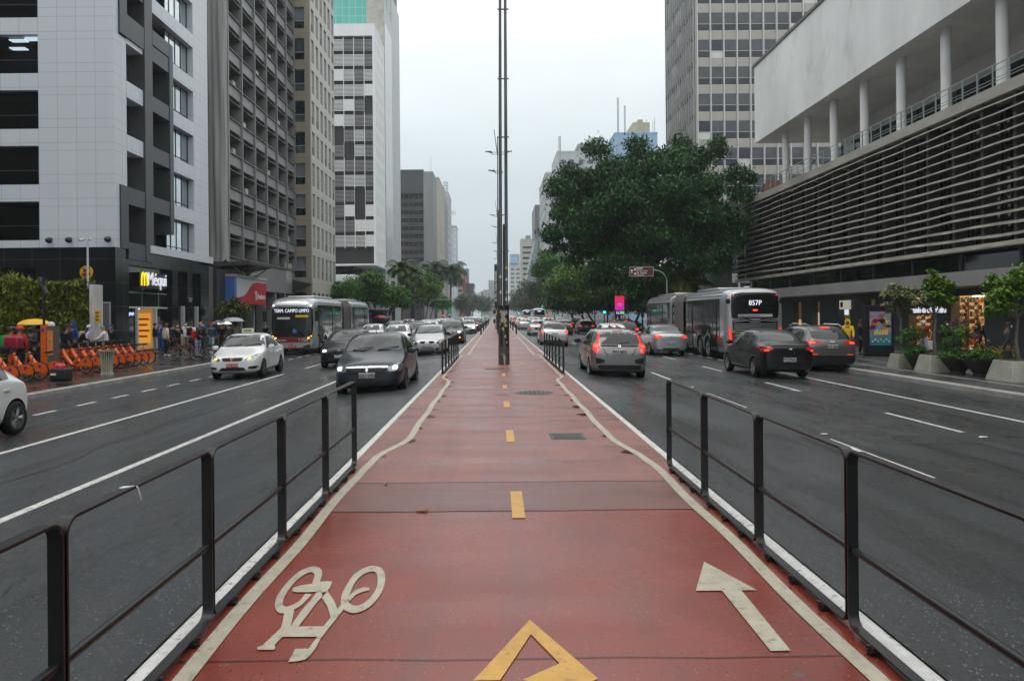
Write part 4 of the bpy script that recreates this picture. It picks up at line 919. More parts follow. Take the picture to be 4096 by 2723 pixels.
for k in range(14):
 z = 5.5+k*.485; b = MB(); vs = []; n = 70; seed = random.random()*9
 for i in range(n):
  y = gy0+(gy1-gy0)*i/(n-1); dz = .022*math.sin(i*2.3+seed)+.02*math.sin(i*.9+seed*3)+(.05*math.sin(i*.5+k) if k < 4 and i > 30 else 0); tl = .16
  for (px, pzz) in ((gx-.02, z), (gx+.36, z+tl), (gx+.36, z+tl+.05), (gx-.02, z+.075)): vs.append((px, y, pzz+dz))
 b.add(vs, [(4*i+q, 4*i+(q+1) % 4, 4*(i+1)+(q+1) % 4, 4*(i+1)+q) for i in range(n-1) for q in range(4)]+[(3, 2, 1, 0)]); b.build('louvre', LOUV, G)
b = MB(); b.box(gx-.03, gx+.5, gy0, gy1, 4.98, 5.2); b.build('lower_beam', LOUV, G)
for k in range(44):
 y = gy1-.2-2.45*k; b = MB(); b.box(gx+.22, gx+.9, y-.11, y+.11, 5.2, 12.15); b.build('fin', FIN, G)
me = wmesh(2.2, 6.7, .08, (.33, .66), (.18, .35, .52, .7, .86), .08, [ALUD, GL_DARK])
windows(G, me, 'R', gx, [gy1-1.4-2.45*k for k in range(28)], [5.3], 1.25, name='window_wall')
b = MB(); b.box(gx+1.4, 70, gy0, gy1, 5.0, 12.14); b.box(gx+1.5, 70, gy0, gy1-1, 3.9, 4.97); b.build('dark_core', VOID, G)
for k in range(22): b = MB(); b.box(gx+1.25, gx+1.5, gy1-1.5-4.9*k-.12, gy1-1.5-4.9*k+.12, 3.9, 4.97); b.build('mezzanine_mullion', mat('blue_grey_frame', (.06, .068, .075), .5), G)
b = MB(); b.box(gx+1.32, gx+1.38, gy0, gy1-1, 3.9, 4.97); b.build('mezzanine_glass', GL_DARK, G)
b = MB(); b.box(gx-.9, gx+3, gy0, gy1-.5, 3.15, 3.88); b.build('canopy', GREYB, G)
SHOPW = mat('dark_shop_wall', (.05, .052, .058), .5, var=.2, world=True)
b = MB(); facade(b, 'R', gx+1.6, .5, (gy0, gy1-1), (pz, 3.14), [(40.7, 43.7), (45.6, 48.2), (52.5, 54), (56.2, 58.2), (61.5, 63), (65.2, 67)], [(pz+.1, 2.75)]); b.build('shop_wall', SHOPW, G)
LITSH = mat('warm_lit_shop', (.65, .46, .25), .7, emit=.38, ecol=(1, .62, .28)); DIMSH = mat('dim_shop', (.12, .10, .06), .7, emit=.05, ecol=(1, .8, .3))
def shop(y0, y1, m, shelves=True):
 b = MB(); x0, x1 = gx+2.12, gx+5
 b.box(x1, x1+.1, y0-.5, y1+.5, pz, 2.9); b.box(x0, x1, y0-.6, y0-.5, pz, 2.9); b.box(x0, x1, y1+.5, y1+.6, pz, 2.9); b.box(x0, x1, y0-.5, y1+.5, 2.76, 2.9); b.box(x0, x1, y0-.5, y1+.5, pz, pz+.05); b.build('shop_interior', m, G)
 if not shelves: return
 b = MB()
 for k in range(7): b.box(x0, x1-.6, y1+.12, y1+.49, pz+.3+k*.4, pz+.33+k*.4)
 for k in range(6): b.box(x0+.55*k, x0+.55*k+.04, y1+.12, y1+.49, pz, 2.7)
 for k in range(6): b.box(x1-.5, x1-.02, y0, y1, pz+.4+k*.42, pz+.43+k*.42)
 for k in range(4): b.box(x1-.5, x1-.02, y0+(y1-y0)*k/3-.03, y0+(y1-y0)*k/3+.03, pz, 2.6)
 b.build('shelving', mat('shelf_wood', (.25, .14, .06), .6), G)
 for c in range(4):
  b = MB()
  for k in range(7):
   xx = x0+.06
   while xx < x1-.75:
    w_ = .05+.08*random.random()
    if random.random() < .3: b.box(xx, xx+w_, y1+.16, y1+.4, pz+.331+k*.4, pz+.331+k*.4+.12+.16*random.random())
    xx += w_+.015
  for k in range(6):
   y = y0+.1
   while y < y1-.15:
    w_ = .06+.08*random.random()
    if random.random() < .3: b.box(x1-.42, x1-.15, y, y+w_, pz+.431+k*.42, pz+.431+k*.42+.14+.14*random.random())
    y += w_+.02
  st_ = b.build('stock', mat('stock_%s' % ['white', 'red', 'dark', 'cream'][c], [(.6, .58, .55), (.45, .10, .06), (.05, .05, .06), (.5, .36, .2)][c], .5), G); st_['kind'] = 'stuff'
 b = MB()
 for k in range(3): b.box(x0+.4, x1-.6, y0+.3+k*1.0, y0+.5+k*1.0, 2.70, 2.75)
 b.build('shop_lamp', mat('shop_lamp_glow', (1, .85, .6), .5, emit=7, ecol=(1, .8, .5)), G)
shop(40.7, 43.7, LITSH); shop(45.6, 48.2, LITSH)
for a, c in ((52.5, 54), (56.2, 58.2), (61.5, 63), (65.2, 67)): shop(a, c, DIMSH, False)
for (y0, y1, z0, z1, col, st) in ((56.4, 57.2, .6, 1.5, (1, .65, .15), .7), (52.7, 53.0, .3, 2.3, (1, .7, .3), .4), (62.3, 62.8, .5, 2.2, (1, .8, .5), .35), (66.3, 66.8, .6, 1.6, (1, .55, .2), .5), (61.6, 62.0, 1.9, 2.3, (.5, .6, 1), .6), (57.4, 58.0, 2.0, 2.4, (.8, .9, 1), .7), (65.4, 66.2, .4, 2.0, (1, .7, .2), .3), (61.6, 62.2, .3, 1.6, (.9, .8, .4), .3), (53.1, 53.7, .6, 1.8, (1, .75, .3), .35), (57.4, 58.0, .9, 1.3, (.5, .7, 1), .5)):
 b = MB(); b.box(gx+2.0, gx+2.06, y0, y1, pz+z0, pz+z1); b.build('lit_display', mat('lit_display_%d' % int(y0*10+z0*100), col, .5, emit=st, ecol=col), G)
SG = thing('shop_sign', 'white illuminated hairdressing supply shop lettering half hidden by the clipped trees', 'sign', (gx+1.5, 46.5, 2))
text('lettering', 'mundo do cabeleireiro', .52, mat('white_led_sign', (.9, .9, .95), .4, emit=.6, ecol=(.88, .88, 1)), SG, (gx+1.52, 45.9, 1.98), FACE_ROAD_R, .05, .012, sx=.78)
b = MB(); b.box(gx+1.53, gx+1.59, 43.6, 48.3, 1.7, 2.26); b.build('backing', mat('sign_back_dark', (.02, .02, .022), .5), SG)
SG = thing('shop_sign', 'small white lit sign with a red square mark above a dim shop doorway', 'sign', (gx+1.5, 57, 2.4))
b = MB(); b.box(gx+1.4, gx+1.58, 56.0, 57.5, 2.1, 2.75); b.build('panel', mat('cream_lit_panel', (.8, .8, .7), .5, emit=.35), SG)
b = MB(); b.box(gx+1.38, gx+1.4, 56.9, 57.3, 2.25, 2.62); b.build('mark', REDS, SG)
# terrace and upper volume
ux = 25.1
b = MB(); b.box(ux, 70, gy0, 75, 18.25, 25.6); b.build('upper_volume', WHR, G)
b = MB(); b.box(ux-.12, 70, gy0, 75.1, 25.6, 25.85); b.build('roof_flashing', mat('dark_flashing', (.12, .11, .10), .6), G)
b = MB(); b.box(31.2, 31.6, gy0, 70, 16.9, 18.24); b.build('inner_band', WHR, G)
b = MB(); b.box(31.3, 31.5, gy0, 70, 12.71, 16.9); b.build('terrace_glass', GL_DARK, G)
b = MB()
for k in range(50): b.box(31.2, 31.3, 70-2.5*k-.04, 70-2.5*k+.04, 12.71, 16.9)
b.box(31.21, 31.3, gy0, 70, 14.6, 14.68); b.build('terrace_mullion', mat('terrace_frame', (.09, .10, .11), .4), G)
for k in range(25):
 y = 70-5*k
 if y > gy0: b = MB(); b.lathe([(.29, 12.7), (.29, 18.25)], (26.2, y, 0), 20); b.build('terrace_column', WHR, G, smooth=40)
RAILM = mat('pale_teal_rail', (.24, .30, .31), .45)
b = MB(); y = gy1-.2
for zz in (13.75, 13.45, 13.1, 12.95): b.tube([(gx+.12, gy0, zz), (gx+.12, gy1-.1, zz)], .028 if zz > 13.7 else .018, 6)
while y > gy0: b.box(gx+.09, gx+.15, y-.03, y+.03, 12.7, 13.75); y -= 1.22
b.build('terrace_railing', RAILM, G)
b = MB(); b.box(25.6, 26.6, 72.2, 74.4, 12.71, 14.2); b.build('brick_pier', mat('orange_brick', (.28, .09, .04), .7, var=.3, vs=6), G)
# ---------------------------------------------------------------- gridded tower behind the big tree
T = thing('office_tower', 'tall gridded office tower with white mullions behind the big tree', 'building', (38, 110, 0))
tx, ty, ty2 = 26.0, 100.5, 117.5
STONE = panels('pale_travertine', (.40, .38, .35), 1.72, 3.5, .02, (.28, .27, .25), .55, .06, .3, u0=tx, v0=.1, dscale=1.5)
ft = [3.4+3.5*k for k in range(13)]
cols = [tx+.25+1.72*k+.86 for k in range(16)]
b = MB(); b.box(tx+.05, tx+28, ty+.05, ty2, -.3, 49.5); b.build('core', VOID, T)
for z in ft:
 b = MB(); b.box(tx, tx+28, ty-.02, ty+.05, z+2.42, z+3.5); b.build('spandrel', STONE, T)
MULW = mat('white_mullion', (.62, .63, .62), .5, var=.1, vs=2)
for k in range(17):
 x = tx+.25+1.72*k; b = MB(); b.box(x-.06, x+.06, ty-.22, ty-.03, 0, 49.5); b.build('mullion', MULW, T)
b = MB(); b.box(tx-.02, tx+.19, ty-.1, ty+.05, -.3, 49.5); b.build('corner_pier', STONE, T)
GT, GTD = mat('tower_pane_grey', (.085, .09, .10), .2, var=.3, vs=.7, world=True), mat('tower_pane_dark', (.032, .034, .042), .15, var=.3, vs=.7, world=True)
wt = [wmesh(1.6, 2.42, .05, (), (.38,), .05, [MULW, GT, GTD], .38), wmesh(1.6, 2.42, .05, (), (.38,), .05, [MULW, GT, GTD], .38), wmesh(1.6, 2.42, .05, (), (.38,), .05, [MULW, GTD, GL_DARK], .38)]
windows(T, wt+wt[:2]*2, 'F', ty, cols, ft, .0, cap=70)
b = MB(); b.box(tx, tx+.05, ty+.06, ty2, -.3, 49.5); b.build('side_wall', panels('side_brown', (.11, .10, .095), 1.2, 3.5, .02, (.05, .05, .05), .5), T)
ws = [wmesh(1.05, 2.6, .05, (), (.4,), .05, [MULW, GL_MID, GL_DARK], .4), wmesh(1.05, 2.6, .05, (), (.4,), .05, [MULW, GL_BLIND, GL_DARK], .4)]
windows(T, ws, 'R', tx, [ty+.9+1.26*k for k in range(13)], ft, -.05, cap=60)
for k in range(14):
 y = ty+.27+1.26*k; b = MB(); b.box(tx-.24, tx-.06, y-.06, y+.06, 0, 49.5); b.build('side_mullion', mat('grey_mullion', (.34, .34, .34), .5, var=.2), T)
b = MB()
for z in ft:
 for k in range(13):
  if random.random() < .5: b.box(tx-.2, tx-.07, ty+.5+1.26*k, ty+1.3+1.26*k, z+2.62, z+3.2)
tag(b.build('vent_grille', mat('brown_grille', (.09, .07, .06), .7), T), kind='stuff')
# concrete canopy beyond the podium block
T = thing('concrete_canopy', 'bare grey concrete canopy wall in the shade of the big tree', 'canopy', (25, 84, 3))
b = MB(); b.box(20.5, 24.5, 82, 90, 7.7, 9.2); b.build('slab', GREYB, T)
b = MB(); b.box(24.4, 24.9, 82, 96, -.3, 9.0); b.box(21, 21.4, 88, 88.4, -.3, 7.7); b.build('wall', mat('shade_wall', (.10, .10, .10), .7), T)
# ---------------------------------------------------------------- farther right row
RWH = mat('white_render_aged', (.50, .52, .53), .65, var=.12, vs=.25, stretch=(1, 1, .3), world=True)
def stepbox(label, spec, wall, glass, du=3.0, dv=3.1, cap=60, **k):
 xa, xb, ya, Yd, dep = spec; p, q = at(xa, ya, Yd), at(xb, ya, Yd); return tower(label, p.x, q.x, Yd, Yd+dep, p.z, wall, glass, du, dv, 'FL', .5, .5, cap=cap, **k)
T = stepbox('white apartment tower with stepped terraces rising behind the big tree', (2240, 2470, 615, 262, 26), RWH, GL_MID, 3.2, 3.1, 60)
p, q = at(2330, 555, 266), at(2470, 555, 266); z0 = at(2330, 615, 262).z
b = MB(); b.box(p.x, q.x, 266, 284, z0, p.z-3.2); b.box(p.x-.8, q.x, 264.5, 284, z0+3.0, z0+3.4); b.box(p.x-.8, q.x, 264.5, 284, p.z-3.2, p.z-2.8); b.box(p.x+3, q.x-3, 268, 284, p.z-2.8, p.z); b.build('penthouse', RWH, T)
b = MB(); b.box(p.x+.5, q.x-.5, 265.9, 265.98, z0+.8, z0+2.4); b.build('penthouse_glass', GL_MID, T)
b = MB(); b.tube([(p.x-1, 264, z0+1), (q.x, 264, z0+1)], .06, 5); b.tube([(p.x-1, 264, z0+.5), (q.x, 264, z0+.5)], .05, 5); b.build('terrace_rail', ALUD, T)
stepbox('plain white tower front with a stepped top, left of the big tree', (2192, 2262, 700, 205, 30), RWH, GL_MID, 2.6, 3.0, 80)
T = stepbox('pale blue painted block with rooftop water house and antennas', (2472, 2642, 545, 240, 22), mat('pale_blue_render', (.30, .45, .58), .7, var=.18, vs=.3, stretch=(1, 1, .3), world=True), GL_MID, 60, 90, 10)
p, q = at(2545, 500, 244), at(2612, 500, 244); z0 = at(2545, 545, 240).z
b = MB(); b.box(p.x, q.x, 244, 256, z0, p.z); b.box(p.x+2, p.x+3.5, 246, 250, p.z, p.z+1.4); b.build('water_house', mat('beige_render', (.42, .38, .28), .7, var=.2, vs=.5), T)
for k, (xx, hh) in enumerate(((2486, 400), (2513, 432), (2632, 482), (2625, 495), (2600, 488))):
 p = at(xx, hh, 243); b = MB(); truss(b, (p.x, 243, z0), (p.x, 243, p.z), .35, 14) if k < 2 else b.tube([(p.x, 243, z0), (p.x, 243, p.z)], .1, 5); b.build('antenna', ALU, T)
T = thing('radio_mast', 'thin lattice radio mast standing on the white tower left of the big tree', 'mast', (at(2250, 690, 215).x, 215, at(2250, 690, 205).z))
b = MB(); truss(b, (at(2250, 690, 215).x, 215, at(2250, 700, 205).z), (at(2250, 550, 215).x, 215, at(2250, 550, 215).z), .45, 20); b.build('lattice', mat('mast_red_white', (.45, .40, .40), .5), T)
# slanted dark tower
T = thing('office_tower', 'dark tower with a slanting lattice face leaning back from the avenue', 'building', (24, 420, 0))
DKT = panels('dark_lattice_panels', (.10, .095, .10), 1.8, 3.2, .3, (.16, .155, .155), .5, .2, .2)
P0 = at(2092, 1200, 405); P1 = at(2146, 960, 405); P2 = at(2147, 822, 405); P3 = at(2194, 818, 405)
b = MB(); b.box(P2.x, 38, 405, 440, 0, P2.z); b.build('shaft', DKT, T)
b = MB(); b.prism([(P0.x-1, 404.5, 0), (P0.x, 404.5, P0.z), (P1.x, 404.5, P1.z), (P1.x+1.2, 404.5, P1.z), (P1.x+1.2, 404.5, 0)], (0, 34, 0)); b.build('slanted_face', panels('slate_lattice', (.16, .19, .23), 1.0, 1.0, .25, (.25, .28, .31), .4, .15, .2), T)
b = MB(); b.box(P2.x+2.0, P2.x+2.9, 404.6, 405, 0, P2.z-4); b.box(P2.x+4.4, P2.x+5.1, 404.6, 405, 0, P2.z-4); b.build('pier', GRY2, T)
p, q = at(2089, 960, 480), at(2140, 960, 480)
T = tower('beige stacked-floor block with a green rooftop tank, left of the dark slanted tower', p.x, q.x+6, 480, 500, p.z, mat('pale_beige_render', (.42, .40, .34), .7, var=.12, vs=.3, world=True), GL_DARK, 30, 3.3, 'F', .85, .4, cap=40)
b = MB(); b.box(at(2108, 955, 485).x, at(2128, 955, 485).x, 485, 493, p.z, p.z+3); b.build('roof_tank', mat('green_tank', (.08, .25, .18), .5), T)
p, q = at(2042, 1052, 600), at(2086, 1052, 600)
T = tower('pale grey far block with a light blue banner on its roof', p.x, q.x, 600, 620, p.z, mat('far_white', (.50, .51, .51), .7), GL_MID, 4, 3.3, 'F', .6, .45, cap=60)
b = MB(); b.box(at(2046, 1052, 598).x, at(2074, 1052, 598).x, 598.5, 599.6, p.z-.5, p.z+4.3); b.build('blue_banner', mat('light_blue_banner', (.25, .50, .68), .5), T)
p, q = at(2044, 1020, 760), at(2082, 1020, 760)
tower('faint hazy block topped by plant rooms, farthest on the right', p.x, q.x, 760, 780, p.z, FARM, GL_MID, 4, 3.3, 'F', .5, .45, cap=30)
# ================================================================== lamp posts in the median
STEEL = mat('galvanised_pole', (.11, .118, .12), .4, metal=.3, var=.35, vs=3, stretch=(1, 1, .3), spec=.6)
SLEEVE = mat('black_sleeve', (.028, .024, .020), .22, var=.6, vs=4, stretch=(1, 1, .35), spec=.6)
PASTE = mat('torn_poster_paste', (.36, .35, .33), .7, var=.45, vs=14)
STK = [mat('sticker_yellow', (.55, .45, .03), .5), mat('sticker_white', (.6, .6, .6), .5, var=.3, vs=30)]
def on_cyl(b, cx, cyy, r, a0, z0, pts):
 mid = len(b.v); vs = [(cx+(r+.004)*math.cos(a0), cyy+(r+.004)*math.sin(a0), z0)]
 for s_, h in pts: vs.append((cx+(r+.004)*math.cos(a0+s_/r), cyy+(r+.004)*math.sin(a0+s_/r), z0+h))
 n = len(pts); b.add(vs, [(0, 1+i, 1+(i+1) % n) for i in range(n)])
def blob(w, h, n=11, jag=.45): return [(w*math.cos(2*math.pi*i/n)*(1-jag*random.random()), h*math.sin(2*math.pi*i/n)*(1-jag*random.random())) for i in range(n)]
def lamp_post(x, y, label, near=False):
 t = thing('lamp_post', label, 'lamp post', (x, y, .15), 'twin-tube lamp posts along the median')
 b = MB(); b.lathe([(.20, .15), (.20, .78), (.196, .79), (.196, 2.22)], (x, y, 0), 28, cap=False); b.lathe([(.196, 2.22), (.225, 2.22), (.225, 2.26), (.05, 2.265)], (x, y, 0), 28); b.build('sleeve', SLEEVE, t, smooth=40)
 tilt = .0053
 for sg in (-1, 1):
  b = MB(); xx = x+sg*.105
  b.tube([(xx, y+.0, 2.2), (xx+tilt*5.5-sg*.004, y, 8), (xx+tilt*11-sg*.012, y, 13), (xx+tilt*17-sg*.02, y, 18.2+.7*(sg < 0))], [.062, .058, .05, .042], 12); b.build('tube', STEEL, t, smooth=50)
 b = MB(); b.tube([(x+.01, y+.16, 2.2), (x+.03, y+.14, 5.2)], .04, 8); b.build('rear_tube', STEEL, t, smooth=50)
 for z in (4.2, 8.3, 10.4, 12.9): b = MB(); b.box(x-.2+tilt*z, x+.2+tilt*z, y-.03, y+.03, z, z+.035); b.build('clamp', STEEL, t)
 for z, ln in ((17.2, .62), (15.4, .34)):
  b = MB(); xx = x+.09
  if z > 17: b.tube([(xx-.12, y, z), (xx-.42, y, z+2.4)], [.045, .03], 6)
  for dz in (0, .2): b.tube([(xx-ln, y, z+dz), (xx+ln, y, z+dz)], .03, 6)
  for sg in (-1, 1): b.tube([(xx+sg*ln, y, z), (xx+sg*ln, y, z+.2)], .03, 6)
  b.build('cross_arm', STEEL, t)
  for sg in (-1, 1):
   if z < 16 and sg > 0: continue
   b = MB(); a0 = Vector((xx+sg*(ln+.02), y, z+.12)); q = a0+Vector((sg*.62, 0, .22)); b.tube([a0, q], [.05, .035], 6); b.box(min(a0.x, q.x), max(a0.x, q.x), y-.13, y+.13, z+.24, z+.3); b.build('lamp_head', STEEL, t)
 if near:
  b = MB()
  for (a, z, w, h) in ((-1.62, 1.95, .11, .2), (-1.9, 1.75, .09, .12), (-1.35, 1.72, .07, .16), (-1.1, 2.02, .05, .1), (-2.1, 2.05, .05, .08), (-1.75, 1.42, .05, .08), (-1.3, 1.15, .05, .07), (-1.5, .36, .05, .2), (-1.85, .52, .1, .03), (-1.05, .95, .03, .06), (-2.3, 1.6, .04, .07), (-1.5, .2, .03, .1)):
   on_cyl(b, x, y, .2, a, z, blob(w, h))
  b.build('torn_poster', PASTE, t)
  b = MB(); on_cyl(b, x, y, .2, -1.2, 1.55, blob(.055, .055, 14, .1)); on_cyl(b, x+.105, y, .062, -1.5, 3.62, blob(.05, .055, 14, .05)); on_cyl(b, x+.105, y, .062, -1.4, 2.75, blob(.04, .05, 12, .1)); b.build('yellow_sticker', STK[0], t)
  b = MB(); on_cyl(b, x+.105, y, .062, -1.5, 3.2, blob(.05, .05, 14, .05)); on_cyl(b, x-.105, y, .062, -1.6, 3.3, blob(.05, .06, 12, .2)); on_cyl(b, x-.105, y, .062, -1.5, 2.75, blob(.04, .08, 9, .4)); on_cyl(b, x+.105, y, .062, -1.7, 2.5, blob(.05, .09, 9, .4)); b.build('white_sticker', STK[1], t)
  b = MB(); b.lathe([(.203, .16), (.203, .79)], (x, y, 0), 28, cap=False); b.build('bare_band', mat('scraped_grey_band', (.075, .07, .062), .3, var=.5, vs=5), t, smooth=40)
 return t
lamp_post(.24, 27.9, 'nearest twin-tube lamp post, its black sleeve covered in torn posters and stickers', True)
lamp_post(.2, 74, 'second lamp post behind the nearest one, with a long vertical street-name plate')
for k, y in enumerate((121, 168, 215, 262)):
 lamp_post(.2+.02*k, y, ('third', 'fourth', 'fifth', 'sixth')[k]+' twin-tube lamp post of the row down the red median')
T = thing('street_sign', 'long black vertical street-name plate on the second lamp post', 'sign', (-.02, 73.6, 2.5))
b = MB(); b.box(-.22, .04, 73.55, 73.62, 2.5, 6.7); b.build('plate', mat('plate_black', (.015, .017, .02), .4), T, bevel=.02)
text('lettering', 'Al. Min. Rocha Azevedo', .30, LW, T, (-.09, 73.53, 4.6), (rad(90), rad(-90), 0), .008, .006)
# ================================================================== street furniture with signs
T = thing('tourist_sign', 'brown tourist direction sign on a curved pole above the right bus', 'sign', (12.9, 57, -.05))
p, q = at(2520, 1076, 57), at(2617, 1117, 57); SB = mat('tourist_brown', (.085, .022, .012), .5)
b = MB(); b.box(p.x, q.x, 56.94, 57, q.z, p.z); pl_ = b.build('panel', SB, T, bevel=.02)
b = MB(); zt = p.z;
for a in ((p.x+.02, q.x-.02, zt-.045, zt-.025), (p.x+.02, q.x-.02, q.z+.025, q.z+.045), (p.x+.02, p.x+.04, q.z+.03, zt-.03), (q.x-.04, q.x-.02, q.z+.03, zt-.03)): b.box(a[0], a[1], 56.925, 56.938, a[2], a[3])
b.build('border', LW, T)
w_, h_ = q.x-p.x, p.z-q.z
text('title_line', 'MASP', h_*.25, LW, T, (p.x+w_*.30, 56.93, p.z-h_*.2), align='LEFT', bold=.006)
text('small_line', 'São Paulo Art Museum', h_*.16, LW, T, (p.x+w_*.30, 56.93, p.z-h_*.42), align='LEFT', sx=.75, bold=.003)
text('title_line', 'Pq. Trianon', h_*.25, LW, T, (p.x+w_*.30, 56.93, p.z-h_*.64), align='LEFT', sx=.85, bold=.006)
text('small_line', 'Trianon Park', h_*.16, LW, T, (p.x+w_*.30, 56.93, p.z-h_*.86), align='LEFT', sx=.8, bold=.003)
b = MB(); xa = p.x+w_*.1; b.box(xa-.03, xa+.03, 56.922, 56.938, q.z+h_*.32, q.z+h_*.62); b.prism([(xa-.12, 56.922, q.z+h_*.55), (xa+.12, 56.922, q.z+h_*.55), (xa, 56.922, q.z+h_*.75)], (0, .016, 0)); b.build('arrow', LW, T)
for zz in (.70, .28): b = MB(); b.box(p.x+w_*.19, p.x+w_*.275, 56.925, 56.938, q.z+h_*(zz-.09), q.z+h_*(zz+.12)); b.box(p.x+w_*.2, p.x+w_*.265, 56.918, 56.924, q.z+h_*(zz-.02), q.z+h_*(zz+.02)); b.build('pictogram', LW, T)
xp = at(2670, 1200, 57).x; zc = (p.z+q.z)/2+.1
b = MB(); pts = [(q.x-.05, 57.05, zc)]+[(xp-.9+.9*math.sin(k*.157), 57.05, zc-.9+.9*math.cos(k*.157)) for k in range(11)]+[(xp, 57.05, pav_z(xp))]; b.tube(pts, [.045]*11+[.055, .075], 8); b.build('pole', mat('grey_pole', (.32, .33, .34), .4, metal=.4), T, smooth=60)
T = thing('clock_panel', 'street clock and temperature totem with a red-pink advert reading 16:30', 'clock', (13.1, 85, -.1))
p, q = at(2461, 1192, 85), at(2497, 1249, 85); x0, x1 = p.x, q.x; zt, zb = p.z, q.z; zq = at(2480, 1270, 85).z
PN = bpy.data.materials.new('advert_gradient'); PN.use_nodes = True; nt = PN.node_tree; b_ = nt.nodes['Principled BSDF']; g_ = _n(nt, 'ShaderNodeNewGeometry'); s_ = _n(nt, 'ShaderNodeSeparateXYZ'); nt.links.new(g_.outputs['Position'], s_.inputs[0])
mr = _n(nt, 'ShaderNodeMapRange'); mr.inputs[1].default_value = zb; mr.inputs[2].default_value = zt; nt.links.new(s_.outputs[2], mr.inputs[0]); cc = _mixc(nt, mr.outputs[0], (.55, .03, .45), (.85, .02, .02)); nt.links.new(cc, b_.inputs['Base Color']); nt.links.new(cc, b_.inputs['Emission Color']); b_.inputs['Emission Strength'].default_value = .75
b = MB(); b.box(x0-.03, x1+.03, 85, 85.25, zq, zt+.04); b.box((x0+x1)/2-.12, (x0+x1)/2+.12, 85.05, 85.2, -.2, zq); b.build('body', SB if 0 else mat('totem_black', (.01, .01, .012), .4), T)
b = MB(); b.box(x0, x1, 84.98, 85.0, zb, zt); b.build('advert_screen', PN, T)
text('time', '16:30', .44, mat('clock_digits', (.8, .8, .9), .4, emit=.7, ecol=(.85, .88, 1)), T, ((x0+x1)/2-.05, 84.97, (zb+zq)/2), sx=.78, bold=.008)
text('advert_line', 'instinto', .17, SW, T, ((x0+x1)/2, 84.97, (zb+zt)/2-.1)); text('advert_line', 'nova coleção', .09, SW, T, ((x0+x1)/2, 84.97, (zb+zt)/2-.28))
b = MB(); b.box(x1-.12, x1-.02, 84.96, 84.99, zq+.1, zb-.1); b.build('battery_mark', mat('green_led', (.1, .8, .1), .4, emit=1, ecol=(.1, .9, .1)), T)
def traffic_light(px, py, Y, label, lit, ped=False, arm=0):
 p = at(px, py, Y); t = thing('traffic_light', label, 'traffic light', (p.x, Y, 0)); zz = p.z
 b = MB(); xp_ = p.x+arm
 zg = pav_z(xp_) if xp_ < KL or xp_ > KR else .15 if ML < xp_ < MR else road_z(xp_)
 b.tube([(xp_, Y+.2, zg), (xp_, Y+.2, zz+.5)]+([(p.x, Y+.2, zz+.6)] if arm else []), .06, 8); b.build('pole', ALUD, t)
 b = MB(); hb = .3 if ped else .45; b.box(p.x-.15, p.x+.15, Y-.02, Y+.18, zz-hb if lit != 'green' or ped else zz-.2, zz+(.2 if lit != 'green' or ped else .75)); b.build('housing', mat('signal_black', (.012, .012, .012), .5), t, bevel=.02)
 m = mat('signal_'+lit, {'green': (.05, 1, .55), 'red': (1, .05, .03)}[lit], .4, emit=4, ecol={'green': (.03, 1, .5), 'red': (1, .03, .02)}[lit])
 b = MB(); b.lathe([(.135, -.07), (.12, -.02)], (p.x, Y, zz), 14, 'y'); b.build('lit_lens', m, t)
 return t
traffic_light(2418, 1256, 92, 'green traffic light on the right kerb next to the clock totem', 'green')
traffic_light(2217, 1256, 150, 'low green traffic light under the mid-distance trees on the right', 'green')
traffic_light(2167, 1229, 152, 'green traffic light hung over the right carriageway from a mast arm', 'green', arm=2.6)
traffic_light(2075, 1254, 270, 'tiny distant green traffic light above the far right-hand queue', 'green', arm=3)
traffic_light(2192, 1263, 149, 'red pedestrian light beside the low green signal', 'red', ped=True)
traffic_light(1774, 1258, 170, 'red traffic light on the left kerb below the palms', 'red')
traffic_light(1994, 1237, 96, 'green traffic light on the median behind the second lamp post', 'green')
T = thing('signal_head', 'back of a yellow-edged pedestrian signal on the median beside the person in white', 'traffic light', (-.1, 92, .15))
b = MB(); b.tube([(-.05, 92, .15), (-.05, 92, 3)], .05, 8); b.build('pole', ALUD, T)
b = MB(); b.box(-.45, -.12, 91.8, 92, 2.0, 2.5); b.box(.02, .3, 91.8, 92, 1.9, 2.35); b.build('housing', mat('signal_back', (.05, .045, .02), .5), T)
b = MB(); b.box(-.1, .05, 91.75, 91.8, 1.9, 2.4); b.build('visor', STK[0], T)
# left-hand black pylons, shelter and kiosk beyond the bus
for (x, y, h, lab) in ((1574, 1117, 118, 'broad black pylon standing among the small trees on the left pavement'), (1651, 1140, 117, 'slim black pylon right beside the twin palm on the left')):
 p = at(x, y, h); b = MB(); b.box(p.x-.28, p.x+.28, h, h+.3, -.1, p.z); tag(b.build('pylon', mat('pylon_black', (.014, .014, .016), .4), None, bevel=.02), lab, 'pylon')
T = thing('bus_shelter', 'glass bus shelter with dark posts beyond the oncoming bus', 'bus shelter', (-14.5, 84, pav_z(-14)))
b = MB(); b.box(-15.6, -13.2, 78, 92, 2.55, 2.68); b.build('roof', mat('shelter_grey', (.12, .13, .13), .5), T)
for y in (78.4, 82.9, 87.4, 91.7): b = MB(); b.box(-15.45, -15.35, y-.05, y+.05, -.1, 2.55); b.build('post', ALUD, T)
b = MB(); b.box(-15.42, -15.40, 78.45, 91.6, .3, 2.3); b.build('glass_back', thin_glass('shelter_glass', (.55, .62, .62)), T)
b = MB(); b.box(-15.3, -14.9, 80, 89, .38, .45); b.box(-15.2, -15.0, 80.5, 80.6, -.1, .38); b.box(-15.2, -15.0, 88.4, 88.5, -.1, .38); b.build('bench', ALUD, T)
b = MB(); b.box(-14.9, -13.5, 92.2, 92.35, 0, 2.4); b.build('end_panel', mat('navy_panel', (.02, .03, .12), .4), T)
